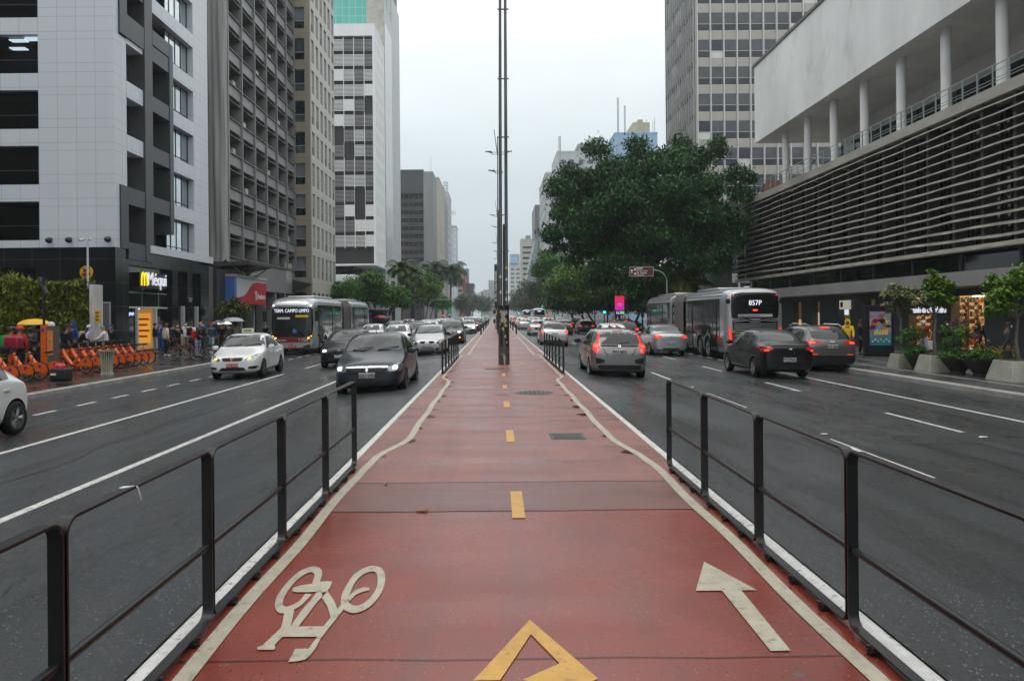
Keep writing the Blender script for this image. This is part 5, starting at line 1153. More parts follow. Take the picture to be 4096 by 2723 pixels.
T = thing('newsstand', 'newsstand with racks of bright magazines under the trees on the left', 'kiosk', (-16.3, 102, pav_z(-16)))
b = MB(); b.box(-18, -14.4, 101, 105, -.1, 2.5); b.build('cabin', mat('kiosk_grey', (.22, .23, .24), .5), T)
b = MB(); b.box(-18.2, -14.0, 100.4, 105.2, 2.5, 2.64); b.build('roof', ALUD, T)
for c in range(5):
 b = MB()
 for i in range(12):
  for j in range(6):
   if random.random() < .25: b.box(-17.9+i*.29, -17.66+i*.29, 100.93, 100.99, .3+j*.34, .58+j*.34)
 b.build('magazine', mat('magazine_%s' % 'abcde'[c], [(.5, .1, .1), (.1, .2, .5), (.6, .55, .5), (.1, .3, .3), (.5, .4, .1)][c], .4), T)
T = thing('street_lamp', 'grey curved-arm street lamp over the left carriageway by the palms', 'street lamp', (-13.2, 150, -.1))
b = MB(); xx = at(1755, 1200, 150).x-2; b.tube([(xx, 150, -.1), (xx, 150, 3.6), (xx+.4, 150, 4.5), (xx+1.3, 150, 4.9), (xx+6.4, 150, 4.95)], [.09, .07, .06, .06, .05], 8); b.build('arm', mat('lamp_grey', (.30, .32, .33), .4), T, smooth=60)
b = MB(); b.box(xx+3.4, xx+7, 149.9, 150.1, 4.0, 4.85) if 0 else b.box(xx+5.2, xx+6.4, 149.8, 150.2, 4.8, 4.95); b.build('lamp_head', ALUD, T)
T = thing('led_totem', 'black street totem with a green screen and a temperature reading on the left pavement', 'clock', (-13.4, 172, -.1))
p, q = at(1790, 1225, 172), at(1806, 1262, 172)
b = MB(); b.box(p.x, q.x, 172, 172.3, q.z, p.z+1.5); b.box(p.x+.3, q.x-.3, 172.05, 172.25, -.1, q.z); b.build('body', MT['totem_black'], T)
b = MB(); b.box(p.x+.08, q.x-.08, 171.97, 172, q.z+.7, p.z-.1); b.build('screen', mat('green_screen', (.05, .25, .1), .4, emit=.15, ecol=(.1, .6, .3)), T)
text('temperature', '19°C', .42, MT['clock_digits'], T, ((p.x+q.x)/2, 171.96, q.z+.32), sx=.75, bold=.01)
# ================================================================== vegetation
def leaf_mat(name, c0, c1, rough=.42, tr=.25):
 if name in MT: return MT[name]
 m = bpy.data.materials.new(name); m.use_nodes = True; nt = m.node_tree; b = nt.nodes['Principled BSDF']; MT[name] = m
 g = _n(nt, 'ShaderNodeNewGeometry'); t = _n(nt, 'ShaderNodeTexCoord'); nz = _n(nt, 'ShaderNodeTexNoise', Scale=.45, Detail=3.0); nt.links.new(t.outputs['Object'], nz.inputs['Vector'])
 k = _math(nt, 'MULTIPLY_ADD', g.outputs['Random Per Island'], .55, _math(nt, 'MULTIPLY_ADD', nz.outputs['Fac'], 1.3, -.42))
 k = _math(nt, 'MAXIMUM', _math(nt, 'MINIMUM', k, 1.0), 0.0)
 c = _mixc(nt, k, c0, c1); nt.links.new(c, b.inputs['Base Color']); b.inputs['Roughness'].default_value = rough
 b.inputs['Subsurface Weight'].default_value = 0; b.inputs['Specular IOR Level'].default_value = .22
 return m
rng = np.random.default_rng(11)
def leaf_mesh(P, size, droop=.4, aspect=2.2, jit=.5, wid=None):
 n = len(P); yaw = rng.uniform(0, 2*np.pi, n); pit = rng.normal(-droop, .45, n); rol = rng.normal(0, .6, n); L_ = size*(1+jit*(rng.random(n)-.5)*2)
 f = np.stack([np.cos(pit)*np.cos(yaw), np.cos(pit)*np.sin(yaw), np.sin(pit)], 1)
 s0 = np.stack([-np.sin(yaw), np.cos(yaw), np.zeros(n)], 1); u0 = np.cross(s0, f)
 s = s0*np.cos(rol)[:, None]+u0*np.sin(rol)[:, None]; L_ = L_[:, None]; w = L_/aspect
 a = P-f*L_*.5; c = P+f*L_*.5; b = P+s*w*.5-u0*0+u0*w*.12; d = P-s*w*.5+u0*w*.12
 V = np.stack([a, b, c, d], 1).reshape(-1, 3); q = np.arange(n)*4
 T = np.concatenate([np.stack([q, q+1, q+2], 1), np.stack([q, q+2, q+3], 1)], 1).reshape(-1, 3)
 return V, T
def np_obj(name, V, T, m, parent=None):
 me = bpy.data.meshes.new(name); b = BASE.get(parent.name, Vector()) if parent else Vector()
 V = V-np.array(b); me.vertices.add(len(V)); me.vertices.foreach_set('co', V.astype(np.float32).ravel())
 k = T.shape[1]; me.loops.add(T.size); me.loops.foreach_set('vertex_index', T.astype(np.int32).ravel())
 me.polygons.add(len(T)); me.polygons.foreach_set('loop_start', np.arange(len(T), dtype=np.int32)*k); me.polygons.foreach_set('loop_total', np.full(len(T), k, dtype=np.int32)); me.update(calc_edges=True)
 me.materials.append(m); o = bpy.data.objects.new(name, me); C.objects.link(o)
 if parent: o.parent = parent
 BASE[o.name] = b
 return o
def clump_points(centers, radii, n, flat=.75, shell=.3):
 out = []
 for c, r in zip(centers, radii):
  k = max(8, int(n*(r**2)/np.mean(np.array(radii)**2))); v = rng.normal(size=(k, 3)); v /= np.linalg.norm(v, axis=1)[:, None]
  rr = r*(shell+(1-shell)*rng.random(k)**.5)*(1+.24*rng.normal(size=k)); p = v*rr[:, None]; p[:, 2] *= flat
  low = p[:, 2] < -.25*r; keep = ~(low & (rng.random(k) < .65)); out.append(np.array(c)+p[keep])
 return np.concatenate(out)
BARK = mat('dark_bark', (.045, .036, .028), .8, var=.4, vs=6, bump=.6, bs=14)
BARKP = mat('palm_bark', (.11, .10, .085), .8, var=.4, vs=8, stretch=(1, 1, 5))
def crown_clumps(c, r, n, rc, seed, hollow=.45, lower=-.45):
 g = np.random.default_rng(seed); cs, rs = [], []
 while len(cs) < n:
  v = g.normal(size=3); v /= np.linalg.norm(v)
  if v[2] < lower: continue
  k = hollow+(1-hollow)*g.random()**.4; k *= 1+.13*g.normal()
  cs.append((c[0]+v[0]*r[0]*k, c[1]+v[1]*r[1]*k, c[2]+v[2]*r[2]*k)); rs.append(rc*(.65+.7*g.random()))
 return cs, rs
def tree(name, label, cat, base, c, r, ncl, rc, per, size, m, seed, trunk_r=.2, limbs=7, droop=.5, group=None, hollow=.45, aspect=2.2, lower=-.45, extra=None, multi=None):
 t = thing(name, label, cat, base, group); g = random.Random(seed)
 cs, rs = crown_clumps(c, r, ncl, rc, seed, hollow, lower)
 if extra: cs += [e[:3] for e in extra]; rs += [e[3] for e in extra]
 P = clump_points(cs, rs, per); V, T = leaf_mesh(P, size, droop, aspect); np_obj('crown', V, T, m, t)
 b = MB(); top = Vector((c[0], c[1], c[2]-r[2]*.25)); B0 = Vector(base)
 for (ox, oy) in (multi or [(0, 0)]):
  s0 = B0+Vector((ox, oy, -.05)); tt = top+Vector((ox*1.8, oy*1.8, 0)); mid = s0.lerp(tt, .5)+Vector((g.uniform(-.2, .2), g.uniform(-.2, .2), 0)); b.tube([s0, s0.lerp(mid, .3), mid, tt], [trunk_r*1.35, trunk_r, trunk_r*.8, trunk_r*.45], 9)
  for k in range(limbs):
   i = g.randrange(len(cs)); e = Vector(cs[i]); s_ = s0.lerp(tt, g.uniform(.45, .95)); m_ = s_.lerp(e, .5)+Vector((0, 0, .08*(e-s_).length)); b.tube([s_, m_, e], [trunk_r*.42, trunk_r*.28, trunk_r*.1], 6)
 b.build('trunk', BARK, t, smooth=70); return t
LF_DARK = leaf_mat('dark_ficus_leaf', (.005, .027, .008), (.038, .130, .026))
LF_MID = leaf_mat('mid_green_leaf', (.022, .08, .014), (.10, .25, .04))
LF_YEL = leaf_mat('yellow_green_leaf', (.032, .085, .012), (.13, .24, .03))
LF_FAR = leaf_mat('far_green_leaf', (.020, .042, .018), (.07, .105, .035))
LF_RED = leaf_mat('reddish_leaf', (.07, .035, .025), (.17, .085, .06))
LF_PALM = leaf_mat('palm_leaf', (.02, .045, .016), (.075, .12, .04))
# the great dark fig tree on the right
fc_ = at(2612, 850, 74)
ex = []
for (x, y, Y, r) in ((2215, 940, 72, 1.3), (2250, 770, 72, 1.5), (2200, 960, 71, .7), (2290, 690, 73, 1.2), (2240, 745, 72, .9), (2400, 610, 74, 1.5), (2560, 592, 75, 1.3), (2735, 590, 76, 1.1), (2740, 640, 75, 1.3), (2885, 590, 76, 1.0), (2880, 625, 76, 1.2), (2960, 720, 74, 1.5), (3010, 735, 74, .9), (2975, 800, 73, 1.4), (2950, 900, 71, 1.6), (2935, 980, 71, 1.5), (2900, 1030, 70, 1.3), (2340, 1000, 72, 1.6), (2300, 1050, 72, 1.0), (2450, 1060, 71, 1.6), (2700, 1000, 70, 1.8), (2600, 960, 69, 2.0), (2800, 880, 70, 2.0), (2700, 780, 69, 2.1), (2500, 800, 69, 2.0), (2380, 860, 70, 1.9), (2640, 680, 71, 1.8), (2480, 690, 72, 1.7), (2830, 760, 71, 1.7), (2560, 1080, 70, 1.4), (2400, 1090, 71, 1.2), (2760, 1060, 70, 1.2), (2350, 720, 73, 1.3), (2800, 670, 74, 1.4), (2255, 870, 72, 1.2), (2215, 955, 71, .8), (2450, 1130, 71, 1.3), (2540, 1150, 70, 1.2), (2640, 1120, 70, 1.4), (2840, 1090, 70, 1.3), (2380, 1140, 72, 1.1), (2890, 1080, 71, 1.1), (2330, 930, 70, 1.8), (2240, 1000, 72, 1.0)):
 p = at(x, y, Y); ex.append((p.x, p.y, p.z, r))
tree('fig_tree', 'huge dark spreading fig tree overhanging the right carriageway', 'tree', (15.5, 76, pav_z(15.5)), (fc_.x, 76, fc_.z-.5), (8.6, 5.5, 5.6), 120, 1.5, 1250, .32, LF_DARK, 3, .6, 12, .75, extra=ex, hollow=.25, aspect=2.2, lower=-.75)
# right-hand trees
def tr_px(name, label, x, y, Y, rx, rz, seed, m, base_x=None, ncl=16, per=420, size=.3, rc=None, trunk=.16, zb=None, ry=None, **k):
 p = at(x, y, Y); R_ = rx*Y/F; Rz = rz*Y/F; bx_ = base_x if base_x is not None else p.x
 zg = pav_z(bx_); return tree(name, label, 'tree', (bx_, Y, zg), (p.x, Y, p.z), (R_, ry or R_*.9, Rz), int(ncl*1.35), (rc or min(R_, Rz)*.48)*1.08, int(per*1.3), size*1.15, m, seed, trunk, **k)
tr_px('street_tree', 'bright green layered tree right of the avenue, in front of the white tower', 2215, 1085, 128, 62, 72, 21, LF_MID, 13.2, 22, 380, .34, 1.1)
tr_px('street_tree', 'broad yellowish green tree over the right-hand kerb, under the big fig', 2300, 1165, 104, 118, 88, 22, LF_YEL, 13.4, 34, 420, .3, 1.15)
tr_px('street_tree', 'rounded mid-green tree behind the street clock', 2470, 1165, 97, 92, 80, 23, LF_YEL, 14.6, 24, 380, .3, 1.0)
tr_px('street_tree', 'dark small tree between the clock and the bus', 2580, 1190, 88, 70, 75, 24, LF_DARK, 15.2, 18, 380, .3, .9)
tr_px('street_tree', 'thin tree standing left of the layered bright green tree, farther off', 2165, 1170, 190, 42, 62, 25, LF_FAR, 13.2, 16, 260, .42, 1.4)
tr_px('street_tree', 'reddish-leaved tree in the far right-hand row', 2135, 1190, 235, 24, 55, 26, LF_RED, 13.4, 14, 220, .5, 1.5)
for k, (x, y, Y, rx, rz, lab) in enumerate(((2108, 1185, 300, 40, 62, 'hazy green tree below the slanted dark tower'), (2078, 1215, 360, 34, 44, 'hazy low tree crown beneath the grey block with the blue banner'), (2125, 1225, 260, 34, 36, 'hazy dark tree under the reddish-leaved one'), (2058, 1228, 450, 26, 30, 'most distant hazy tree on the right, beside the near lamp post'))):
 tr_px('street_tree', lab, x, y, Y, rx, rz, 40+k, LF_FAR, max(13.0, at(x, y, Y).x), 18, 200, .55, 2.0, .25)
for k, (x, y, Y, rx, rz) in enumerate(((2300, 1170, 118, 110, 78), (2430, 1190, 122, 110, 70), (2570, 1200, 108, 110, 66), (2240, 1180, 160, 60, 70), (2380, 1150, 165, 100, 70), (2290, 1225, 112, 90, 40), (2480, 1225, 104, 90, 38))):
 tr_px('street_tree', 'deep green tree behind the right kerb, '+['behind the broad yellowish tree', 'behind the street clock', 'behind the small dark tree', 'behind the bright layered tree', 'below the white stepped tower', 'low crown under the broad yellowish tree', 'low crown beside the street clock'][k], x, y, Y, rx, rz, 140+k, LF_DARK, max(13.6, at(x, y, Y).x), 26, 330, .36, 1.3, .12)
# left-hand trees
tr_px('street_tree', 'leafy tree just above the roof of the oncoming bus, leftmost of the left row', 1375, 1160, 92, 52, 34, 31, LF_MID, -18.5, 16, 330, .3, .85)
tr_px('street_tree', 'upright tree with two leafy tops in front of the ribbed podium', 1470, 1160, 98, 60, 66, 32, LF_MID, -16.5, 26, 330, .3, .85, multi=[(0, 0), (.6, .2)])
tr_px('street_tree', 'sloping green tree right of the two-topped tree', 1570, 1190, 102, 58, 50, 33, LF_MID, -14.6, 22, 330, .3, .85)
tr_px('street_tree', 'yellow-green tree with several thin trunks between the two palms', 1690, 1155, 136, 78, 52, 34, LF_YEL, -13.6, 30, 330, .36, 1.1, .1, multi=[(0, 0), (-.9, .2), (.8, .3), (-.4, -.5), (1.5, .1)])
tr_px('street_tree', 'small dark tree beneath the hanging palm on the left', 1752, 1212, 172, 44, 28, 35, LF_MID, -13.6, 16, 260, .4, 1.1, .1, multi=[(0, 0), (.9, 0)])
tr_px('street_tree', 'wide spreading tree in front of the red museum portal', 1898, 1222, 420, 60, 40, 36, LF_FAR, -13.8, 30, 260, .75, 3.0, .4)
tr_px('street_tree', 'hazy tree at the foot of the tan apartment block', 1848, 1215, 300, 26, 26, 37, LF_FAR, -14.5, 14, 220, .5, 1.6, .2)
tr_px('street_tree', 'small round green tree beside the bank sign', 928, 1232, 57, 46, 32, 38, leaf_mat('olive_leaf', (.05, .07, .02), (.14, .17, .05)), -18.8, 16, 380, .2, .5, .06)
def frond(b, o, yaw, pit, ln, n, wl, sag):
 f = Vector((math.cos(yaw), math.sin(yaw), 0)); pts = []; p = Vector(o); a = pit
 for k in range(9):
  pts.append(p.copy()); p = p+(f*math.cos(a)+Vector((0, 0, math.sin(a))))*(ln/8); a -= sag/8*(.6+k*.12)
 b.use(0).tube(pts, [.03-.003*k for k in range(9)], 4, False)
 sd = Vector((-f.y, f.x, 0))
 for i in range(n):
  t = .12+.86*i/n; q = t*8; k = min(7, int(q)); c = pts[k].lerp(pts[k+1], q-k); d = (pts[k+1]-pts[k]).normalized(); l_ = wl*math.sin(math.pi*min(1, .18+t*.8))**.6
  for sg in (-1, 1):
   e = c+(sd*sg*.75+d*.55+Vector((0, 0, -.42)))*l_*random.uniform(.8, 1.1); w = d*.035*ln**.5
   b.use(1).add([c-w, c+w, e+w*.2, e-w*.2], [(0, 1, 2, 3)])
def palm(label, base, trunks, nf, ln, wl, m, seed, sag=1.7, tr=.16, n=34, upright=1.0):
 random.seed(seed); t = thing('palm_tree', label, 'palm', base)
 for (ox, oy, h) in trunks:
  b = MB(); B0 = Vector(base)+Vector((ox, oy, -.05)); top = Vector((base[0]+ox*1.3, base[1]+oy, h)); b.tube([B0, B0.lerp(top, .5)+Vector((.06, 0, 0)), top], [tr*1.25, tr, tr*.85], 10); b.build('trunk', BARKP, t, smooth=60)
  b = MB()
  for k in range(nf): frond(b, top+Vector((0, 0, .1)), 2.4*k+random.random()*.3, upright*(1.25-1.5*(k/nf)+random.uniform(-.1, .1)), ln*random.uniform(.85, 1.1), n, wl, sag)
  b.build('fronds', [m, m], t, fix=False)
 return t
p = at(1625, 1075, 110); q = at(1700, 1075, 110)
palm('tall twin-trunked palm in front of the dark brown tower', (p.x-.2, 110, pav_z(-13)), [(-.35, 0, p.z), (.55, .5, p.z-.6)], 20, 2.9, .95, LF_PALM, 5, 2.1, .15)
p = at(1765, 1085, 190)
palm('drooping palm with a full dark crown beside the museum', (p.x-.1, 190, pav_z(-13)), [(-1.2, 0, p.z+.6), (2.0, 2, p.z)], 24, 5.2, 1.9, leaf_mat('dark_palm_leaf', (.016, .036, .018), (.05, .085, .04)), 6, 2.3, .22, 40)
LF_AR = leaf_mat('areca_leaf', (.03, .055, .012), (.13, .15, .03))
for k, (x, y, Y, lab) in enumerate(((2640, 1105, 74, 'clump of areca palm under the fig, left of the brown sign pole'), (2735, 1105, 72, 'clump of yellowing areca palm under the fig, right of the brown sign pole'))):
 p = at(x, y, Y); palm(lab, (p.x, Y, pav_z(p.x)), [(random.uniform(-.6, .6), random.uniform(-.5, .5), p.z-.9+random.uniform(-.8, .5)) for _ in range(6)], 9, 2.6, .7, LF_AR, 9+k, 1.5, .05, 30, 1.15)
# hedge and dark shrubs
def shrub(name, label, cat, c, r, n, size, m, seed, group=None, stem=None):
 t = thing(name, label, cat, (c[0], c[1], c[2]-r[2]), group); cs, rs = crown_clumps(c, r, 14, min(r)*.5, seed, .3, -.9); P = clump_points(cs, rs, n//14); V, T = leaf_mesh(P, size, .1); np_obj('foliage', V, T, m, t)
 b = MB(); b.tube([(c[0], c[1], c[2]-r[2]-.02), (c[0]+.02, c[1], c[2])], [.04, .02], 6); b.build('stem', BARK, t); return t
shrub('hedge', 'long clipped hedge along the left kerb under the palms', 'hedge', (-13.7, 118, .45), (.55, 22, .55), 5000, .2, LF_MID, 51)
shrub('hedge', 'dark hedge along the right kerb in the fig shade, left of the bus', 'hedge', (13.6, 78, .45), (.6, 16, .7), 4000, .2, LF_DARK, 52)
shrub('shrub', 'tall dark shrub at the right kerb by the front of the outgoing bus', 'shrub', (12.95, 66, 1.3), (.8, 1.2, 1.7), 3800, .18, LF_DARK, 53)
# ---- planters by the right-hand pavement
PLC = mat('planter_concrete', (.33, .33, .28), .7, var=.25, vs=3, stretch=(1, 1, .5), bump=.3, bs=25)
BOWL = mat('dark_bowl', (.035, .03, .027), .6, var=.3, vs=5); SOIL = mat('soil', (.03, .024, .018), .9, var=.4, vs=9)
LF_TOP = leaf_mat('clipped_leaf', (.045, .11, .012), (.19, .33, .04)); LF_VAR = leaf_mat('variegated_leaf', (.10, .13, .05), (.36, .38, .20))
def frustum(b, cx, cyy, z0, z1, a0, a1):
 b.add([(cx+sx*a, cyy+sy*a, z) for z, a in ((z0, a0), (z1, a1)) for sx, sy in ((-1, -1), (1, -1), (1, 1), (-1, 1))], [(3, 2, 1, 0), (4, 5, 6, 7)]+[(i, (i+1) % 4, 4+(i+1) % 4, 4+i) for i in range(4)])
for k, (x, y, Y, tw, cxx, cyy, crx, crz, lab, var_) in enumerate((
  (3609, 1499, 28.3, .42, 3593, 1232, 53, 60, 'young clipped tree with a pale variegated crown in a square planter, near the poster panel', 1),
  (3740, 1518, 26.2, .50, 3735, 1225, 68, 72, 'clipped tree with a spiky green top in the middle square planter', 2),
  (4070, 1558, 22.7, .62, 4062, 1225, 108, 92, 'largest clipped tree in a square planter, at the edge of the view', 0))):
 p = at(x, y, Y); zg = pav_z(p.x); t = thing('planter', 'square sloping concrete planter holding the '+('pale variegated tree', 'spiky-topped tree', 'largest clipped tree')[k], 'planter', (p.x, Y, zg), 'square concrete planters')
 hh = (.50, .57, .60)[k]; b = MB(); frustum(b, p.x, Y, zg-.01, zg+hh, tw, tw*.74); b.build('box', PLC, t, bevel=.02)
 b = MB(); frustum(b, p.x, Y, zg+hh+.001, zg+hh+.03, tw*.66, tw*.6); b.build('soil', SOIL, t)
 cc = at(cxx, cyy, Y); R_, Rz = crx*Y/F, crz*Y/F; t2 = thing('clipped_tree', lab, 'tree', (p.x, Y, zg+hh))
 def crown(cen, rr, n, m, nm, sd): cs, rs = crown_clumps(cen, rr, 26, min(rr)*.36, sd, .5, -.8); V, T = leaf_mesh(clump_points(cs, rs, n//22), .105, .25, 1.8); np_obj(nm, V, T, m, t2)
 if var_ == 1: crown(cc, (R_, R_, Rz), 5200, LF_VAR, 'crown', 60)
 elif var_ == 2:
  crown(at(3760, 1210, Y), (R_*.82, R_*.8, Rz*.9), 4800, LF_TOP, 'crown', 61); crown(at(3700, 1235, Y), (R_*.45, R_*.5, Rz*.5), 1800, LF_VAR, 'pale_crown', 62)
  q = at(3730, 1150, Y); crown(q, (.2, .2, .35), 700, LF_TOP, 'top_tuft', 63)
 else: crown(cc, (R_, R_, Rz), 8200, LF_TOP, 'crown', 64)
 b = MB(); s0 = Vector((p.x+.02, Y, zg+hh-.05)); s1 = Vector((cc.x, Y, cc.z-Rz*.3)); b.tube([s0, s0.lerp(s1, .35)+Vector((-.05, 0, 0)), s0.lerp(s1, .7)+Vector((.05, .02, 0)), s1], [.055, .045, .04, .03], 8)
 for q in range(5): an = q*1.3; b.tube([s0.lerp(s1, .75), s1+Vector((math.cos(an)*R_*.6, math.sin(an)*R_*.6, Rz*.2))], [.03, .012], 5)
 b.build('trunk', mat('grey_bark', (.16, .14, .11), .7, var=.3, vs=8), t2, smooth=60)
for k, (x, y, Y, r, lab) in enumerate(((3662, 1503, 27.2, .42, 'dark bowl planter with a leafy bush, between the first two square planters'), (3826, 1531, 25.0, .56, 'dark bowl planter of green ground cover, left of the lone pair'), (3922, 1545, 24.0, .58, 'dark bowl planter of green ground cover, next to the largest square planter'))):
 p = at(x, y, Y); zg = pav_z(p.x); t = thing('bowl_planter', lab, 'planter', (p.x, Y, zg), 'dark bowl planters')
 b = MB(); b.lathe([(r*.42, zg-.01), (r*.40, zg+.1), (r*.95, zg+.5), (r, zg+.56), (r*.9, zg+.56), (r*.85, zg+.5)], (p.x, Y, 0), 8); b.build('bowl', BOWL, t)
 cs, rs = crown_clumps((p.x, Y, zg+.56), (r*.85, r*.85, .14), 18, .16, 70+k, .1, -.1); P = clump_points(cs, rs, 90)
 V, T = leaf_mesh(P, .075, .0, 1.6); np_obj('ground_cover', V, T, LF_MID, t)
 shrub('bush', ('rounded leafy bush growing from the first bowl planter', 'loose twiggy bush behind the second bowl planter', 'small sprig of leaves in the last bowl planter')[k], 'bush', (p.x+(.0, -.1, .05)[k], Y+.05, zg+(.95, 1.1, .8)[k]), ((.42, .4, .5), (.4, .4, .6), (.2, .2, .3))[k], (1900, 1500, 500)[k], .085, LF_MID, 75+k)
shrub('shrub', 'reddish ornamental shrub seen against the bright shop window', 'shrub', (*at(3838, 1345, 33).xy, .95), (.45, .45, .9), 1500, .11, LF_RED, 81)
shrub('shrub', 'yellow-leaved shrub by the man in grey on the pavement', 'shrub', (*at(3990, 1420, 25).xy, .35), (.42, .42, .45), 1500, .1, leaf_mat('golden_leaf', (.12, .13, .015), (.38, .36, .04)), 82)
# ---- living wall on the left
T = thing('living_wall', 'green living wall of ferns and moss behind the orange hire bicycles', 'green wall', (-24, 36.4, -.1))
zt = at(180, 1103, 36).z; x1 = at(357, 1200, 36).x
b = MB(); b.box(-34, x1, 36.25, 36.7, -.1, zt); b.build('backing', mat('wall_backing', (.015, .02, .01), .9), T)
n = 26000; P = np.stack([rng.uniform(-30, x1+.05, n), 36.25-np.abs(rng.normal(0, .13, n)), rng.uniform(.1, zt+.05, n)], 1)
k_ = np.sin(P[:, 0]*2.1+np.sin(P[:, 2]*2.7)*1.4)*np.sin(P[:, 2]*3.1+P[:, 0]*.8); P[:, 1] -= .22*np.clip(k_, 0, 1)*rng.random(n)
tp_ = rng.uniform(-30, x1, 2600); P2 = np.stack([tp_, rng.uniform(36.1, 36.6, 2600), zt+np.abs(rng.normal(0, .13, 2600))*(1+.9*np.sin(tp_*1.3))], 1)
V, Tt = leaf_mesh(np.concatenate([P, P2]), .26, .75, 3.2); np_obj('ferns', V, Tt, leaf_mat('fern_leaf', (.028, .046, .005), (.24, .27, .025)), T)
b = MB(); b.box(-34, -23.15, 35.7, 36.0, -.1, zt+.05); tag(b.build('blue_hoarding', mat('navy_hoarding', (.012, .03, .10), .5)), 'dark blue hoarding panel at the edge of the living wall', 'hoarding')
T = thing('pillar', 'white concrete pillar at the end of the living wall', 'pillar', (x1+.35, 36, -.1))
xa, xb = at(358, 1200, 35.9).x, at(382, 1200, 35.9).x; zt2 = at(370, 1110, 35.9).z
b = MB(); b.box(xa, xb, 35.9, 36.6, -.12, zt2); b.build('shaft', mat('stained_white_concrete', (.50, .50, .48), .7, var=.25, vs=2, stretch=(3, 3, .4)), T, bevel=.015)
T = thing('camera_pole', 'slim white pole with surveillance cameras rising from the living wall', 'camera pole', (xa, 36, zt2))
xp = at(355, 1000, 36).x; zt3 = at(355, 912, 36).z
b = MB(); b.tube([(xp, 36, 3.3), (xp, 36, zt3)], .045, 8); b.build('pole', mat('white_pole', (.6, .62, .62), .4), T, smooth=50)
for dx_ in (-.16, .16): b = MB(); b.box(xp+min(0, dx_), xp+max(0, dx_), 35.97, 36.03, zt3-.22, zt3-.18); b.tube([(xp+dx_, 35.98, zt3-.2), (xp+dx_*1.5, 35.7, zt3-.26)], .06, 8); b.build('camera', mat('white_camera', (.5, .5, .5), .4), T)
T = thing('round_sign', 'round yellow sign with a black cross mark and lettering by the white camera pole', 'sign', (xp, 36.2, 4))
p = at(349, 1060, 36.15); b = MB(); b.lathe([(.30, -.03), (.30, .03)], (p.x, 36.15, p.z), 32, 'y'); b.build('disc', mat('sign_yellow', (.72, .34, .01), .45), T)
SBK = mat('sign_ink', (.01, .01, .01), .5); b = MB()
for sg in (-1, 1): b.prism([(p.x+sg*.02-.04, 36.1, p.z+.07), (p.x+sg*.16-.04, 36.1, p.z+.2), (p.x+sg*.16+.04, 36.1, p.z+.2), (p.x+sg*.02+.04, 36.1, p.z+.07)], (0, .015, 0)); b.prism([(p.x+sg*.02-.04, 36.1, p.z+.08), (p.x+sg*.12-.04, 36.1, p.z-.01), (p.x+sg*.12+.04, 36.1, p.z-.01), (p.x+sg*.02+.04, 36.1, p.z+.08)], (0, .015, 0))
b.build('cross_mark', SBK, T); text('lettering', 'NEXT', .17, SBK, T, (p.x, 36.11, p.z-.12), bold=.006)
T = thing('call_box', 'yellow notice box fixed to the white pillar', 'box', (xb+.12, 35.8, 1.7))
p, q = at(382, 1212, 35.7), at(399, 1262, 35.7); b = MB(); b.box(p.x, q.x, 35.65, 35.8, q.z, p.z); b.build('box', mat('box_yellow', (.70, .36, .01), .45), T, bevel=.02)
b = MB()
for k in range(3): b.box(p.x+.03, q.x-.03, 35.64, 35.65, q.z+.1+k*.16, q.z+.16+k*.16)
b.build('notice_print', SBK, T)
# ================================================================== vehicles
GLASSC = mat('car_glass', (.010, .012, .013), .03, spec=.75, coat=0)
GLASSW = bpy.data.materials.new('windscreen_glass'); MT['windscreen_glass'] = GLASSW; GLASSW.use_nodes = True
_nt = GLASSW.node_tree; _b = _nt.nodes['Principled BSDF']; _t = _n(_nt, 'ShaderNodeTexCoord'); _z = _n(_nt, 'ShaderNodeTexNoise', Scale=2.2, Detail=3.0); _nt.links.new(_t.outputs['Object'], _z.inputs['Vector'])
_r = _n(_nt, 'ShaderNodeMapRange'); _r.inputs[1].default_value = .42; _r.inputs[2].default_value = .6; _nt.links.new(_z.outputs['Fac'], _r.inputs[0]); _nt.links.new(_mixc(_nt, _r.outputs[0], (.008, .010, .011), (.05, .062, .066)), _b.inputs['Base Color'])
_b.inputs['Roughness'].default_value = .04; _b.inputs['Specular IOR Level'].default_value = .7; _b.inputs['IOR'].default_value = 1.6
TYRE = mat('tyre_rubber', (.012, .012, .012), .7, spec=.3); RIM = mat('alloy_rim', (.32, .33, .34), .3, metal=.85); RIMD = mat('steel_rim', (.07, .07, .072), .4, metal=.5)
TRIM = mat('black_trim', (.012, .012, .013), .45, spec=.3); ARCH = mat('wheel_arch_black', (.006, .006, .006), .9, spec=.1)
CHROME = mat('chrome', (.75, .76, .77), .12, metal=1); PLATE = mat('grey_number_plate', (.42, .43, .42), .4); PLATER = mat('red_number_plate', (.35, .012, .015), .4); PLATEW = mat('white_number_plate', (.62, .62, .62), .4)
HOUS = mat('headlamp_housing', (.30, .32, .34), .08, metal=.7, var=.5, vs=14); HOUSD = mat('smoked_headlamp', (.06, .065, .07), .06, metal=.4)
BEAM = mat('lit_headlamp', (1, .97, .92), .3, emit=4, ecol=(1, .97, .93)); BEAMW = mat('warm_lit_headlamp', (1, .8, .5), .3, emit=5, ecol=(1, .78, .45)); AMB = mat('amber_lamp', (1, .35, .04), .3, emit=2.5, ecol=(1, .38, .06))
TAIL = mat('red_tail_lens', (.30, .008, .008), .12, spec=.6, emit=.12, ecol=(1, .03, .02)); TAILON = mat('lit_tail_lamp', (1, .06, .02), .2, emit=1.3, ecol=(1, .06, .025)); TAILM = mat('glowing_tail_lens', (.6, .02, .015), .2, emit=.45, ecol=(1, .05, .025)); CLEARL = mat('clear_lens', (.4, .38, .36), .1, metal=.4)
INK = mat('plate_ink', (.015, .015, .015), .5); INKW = mat('plate_white_ink', (.6, .5, .5), .5)
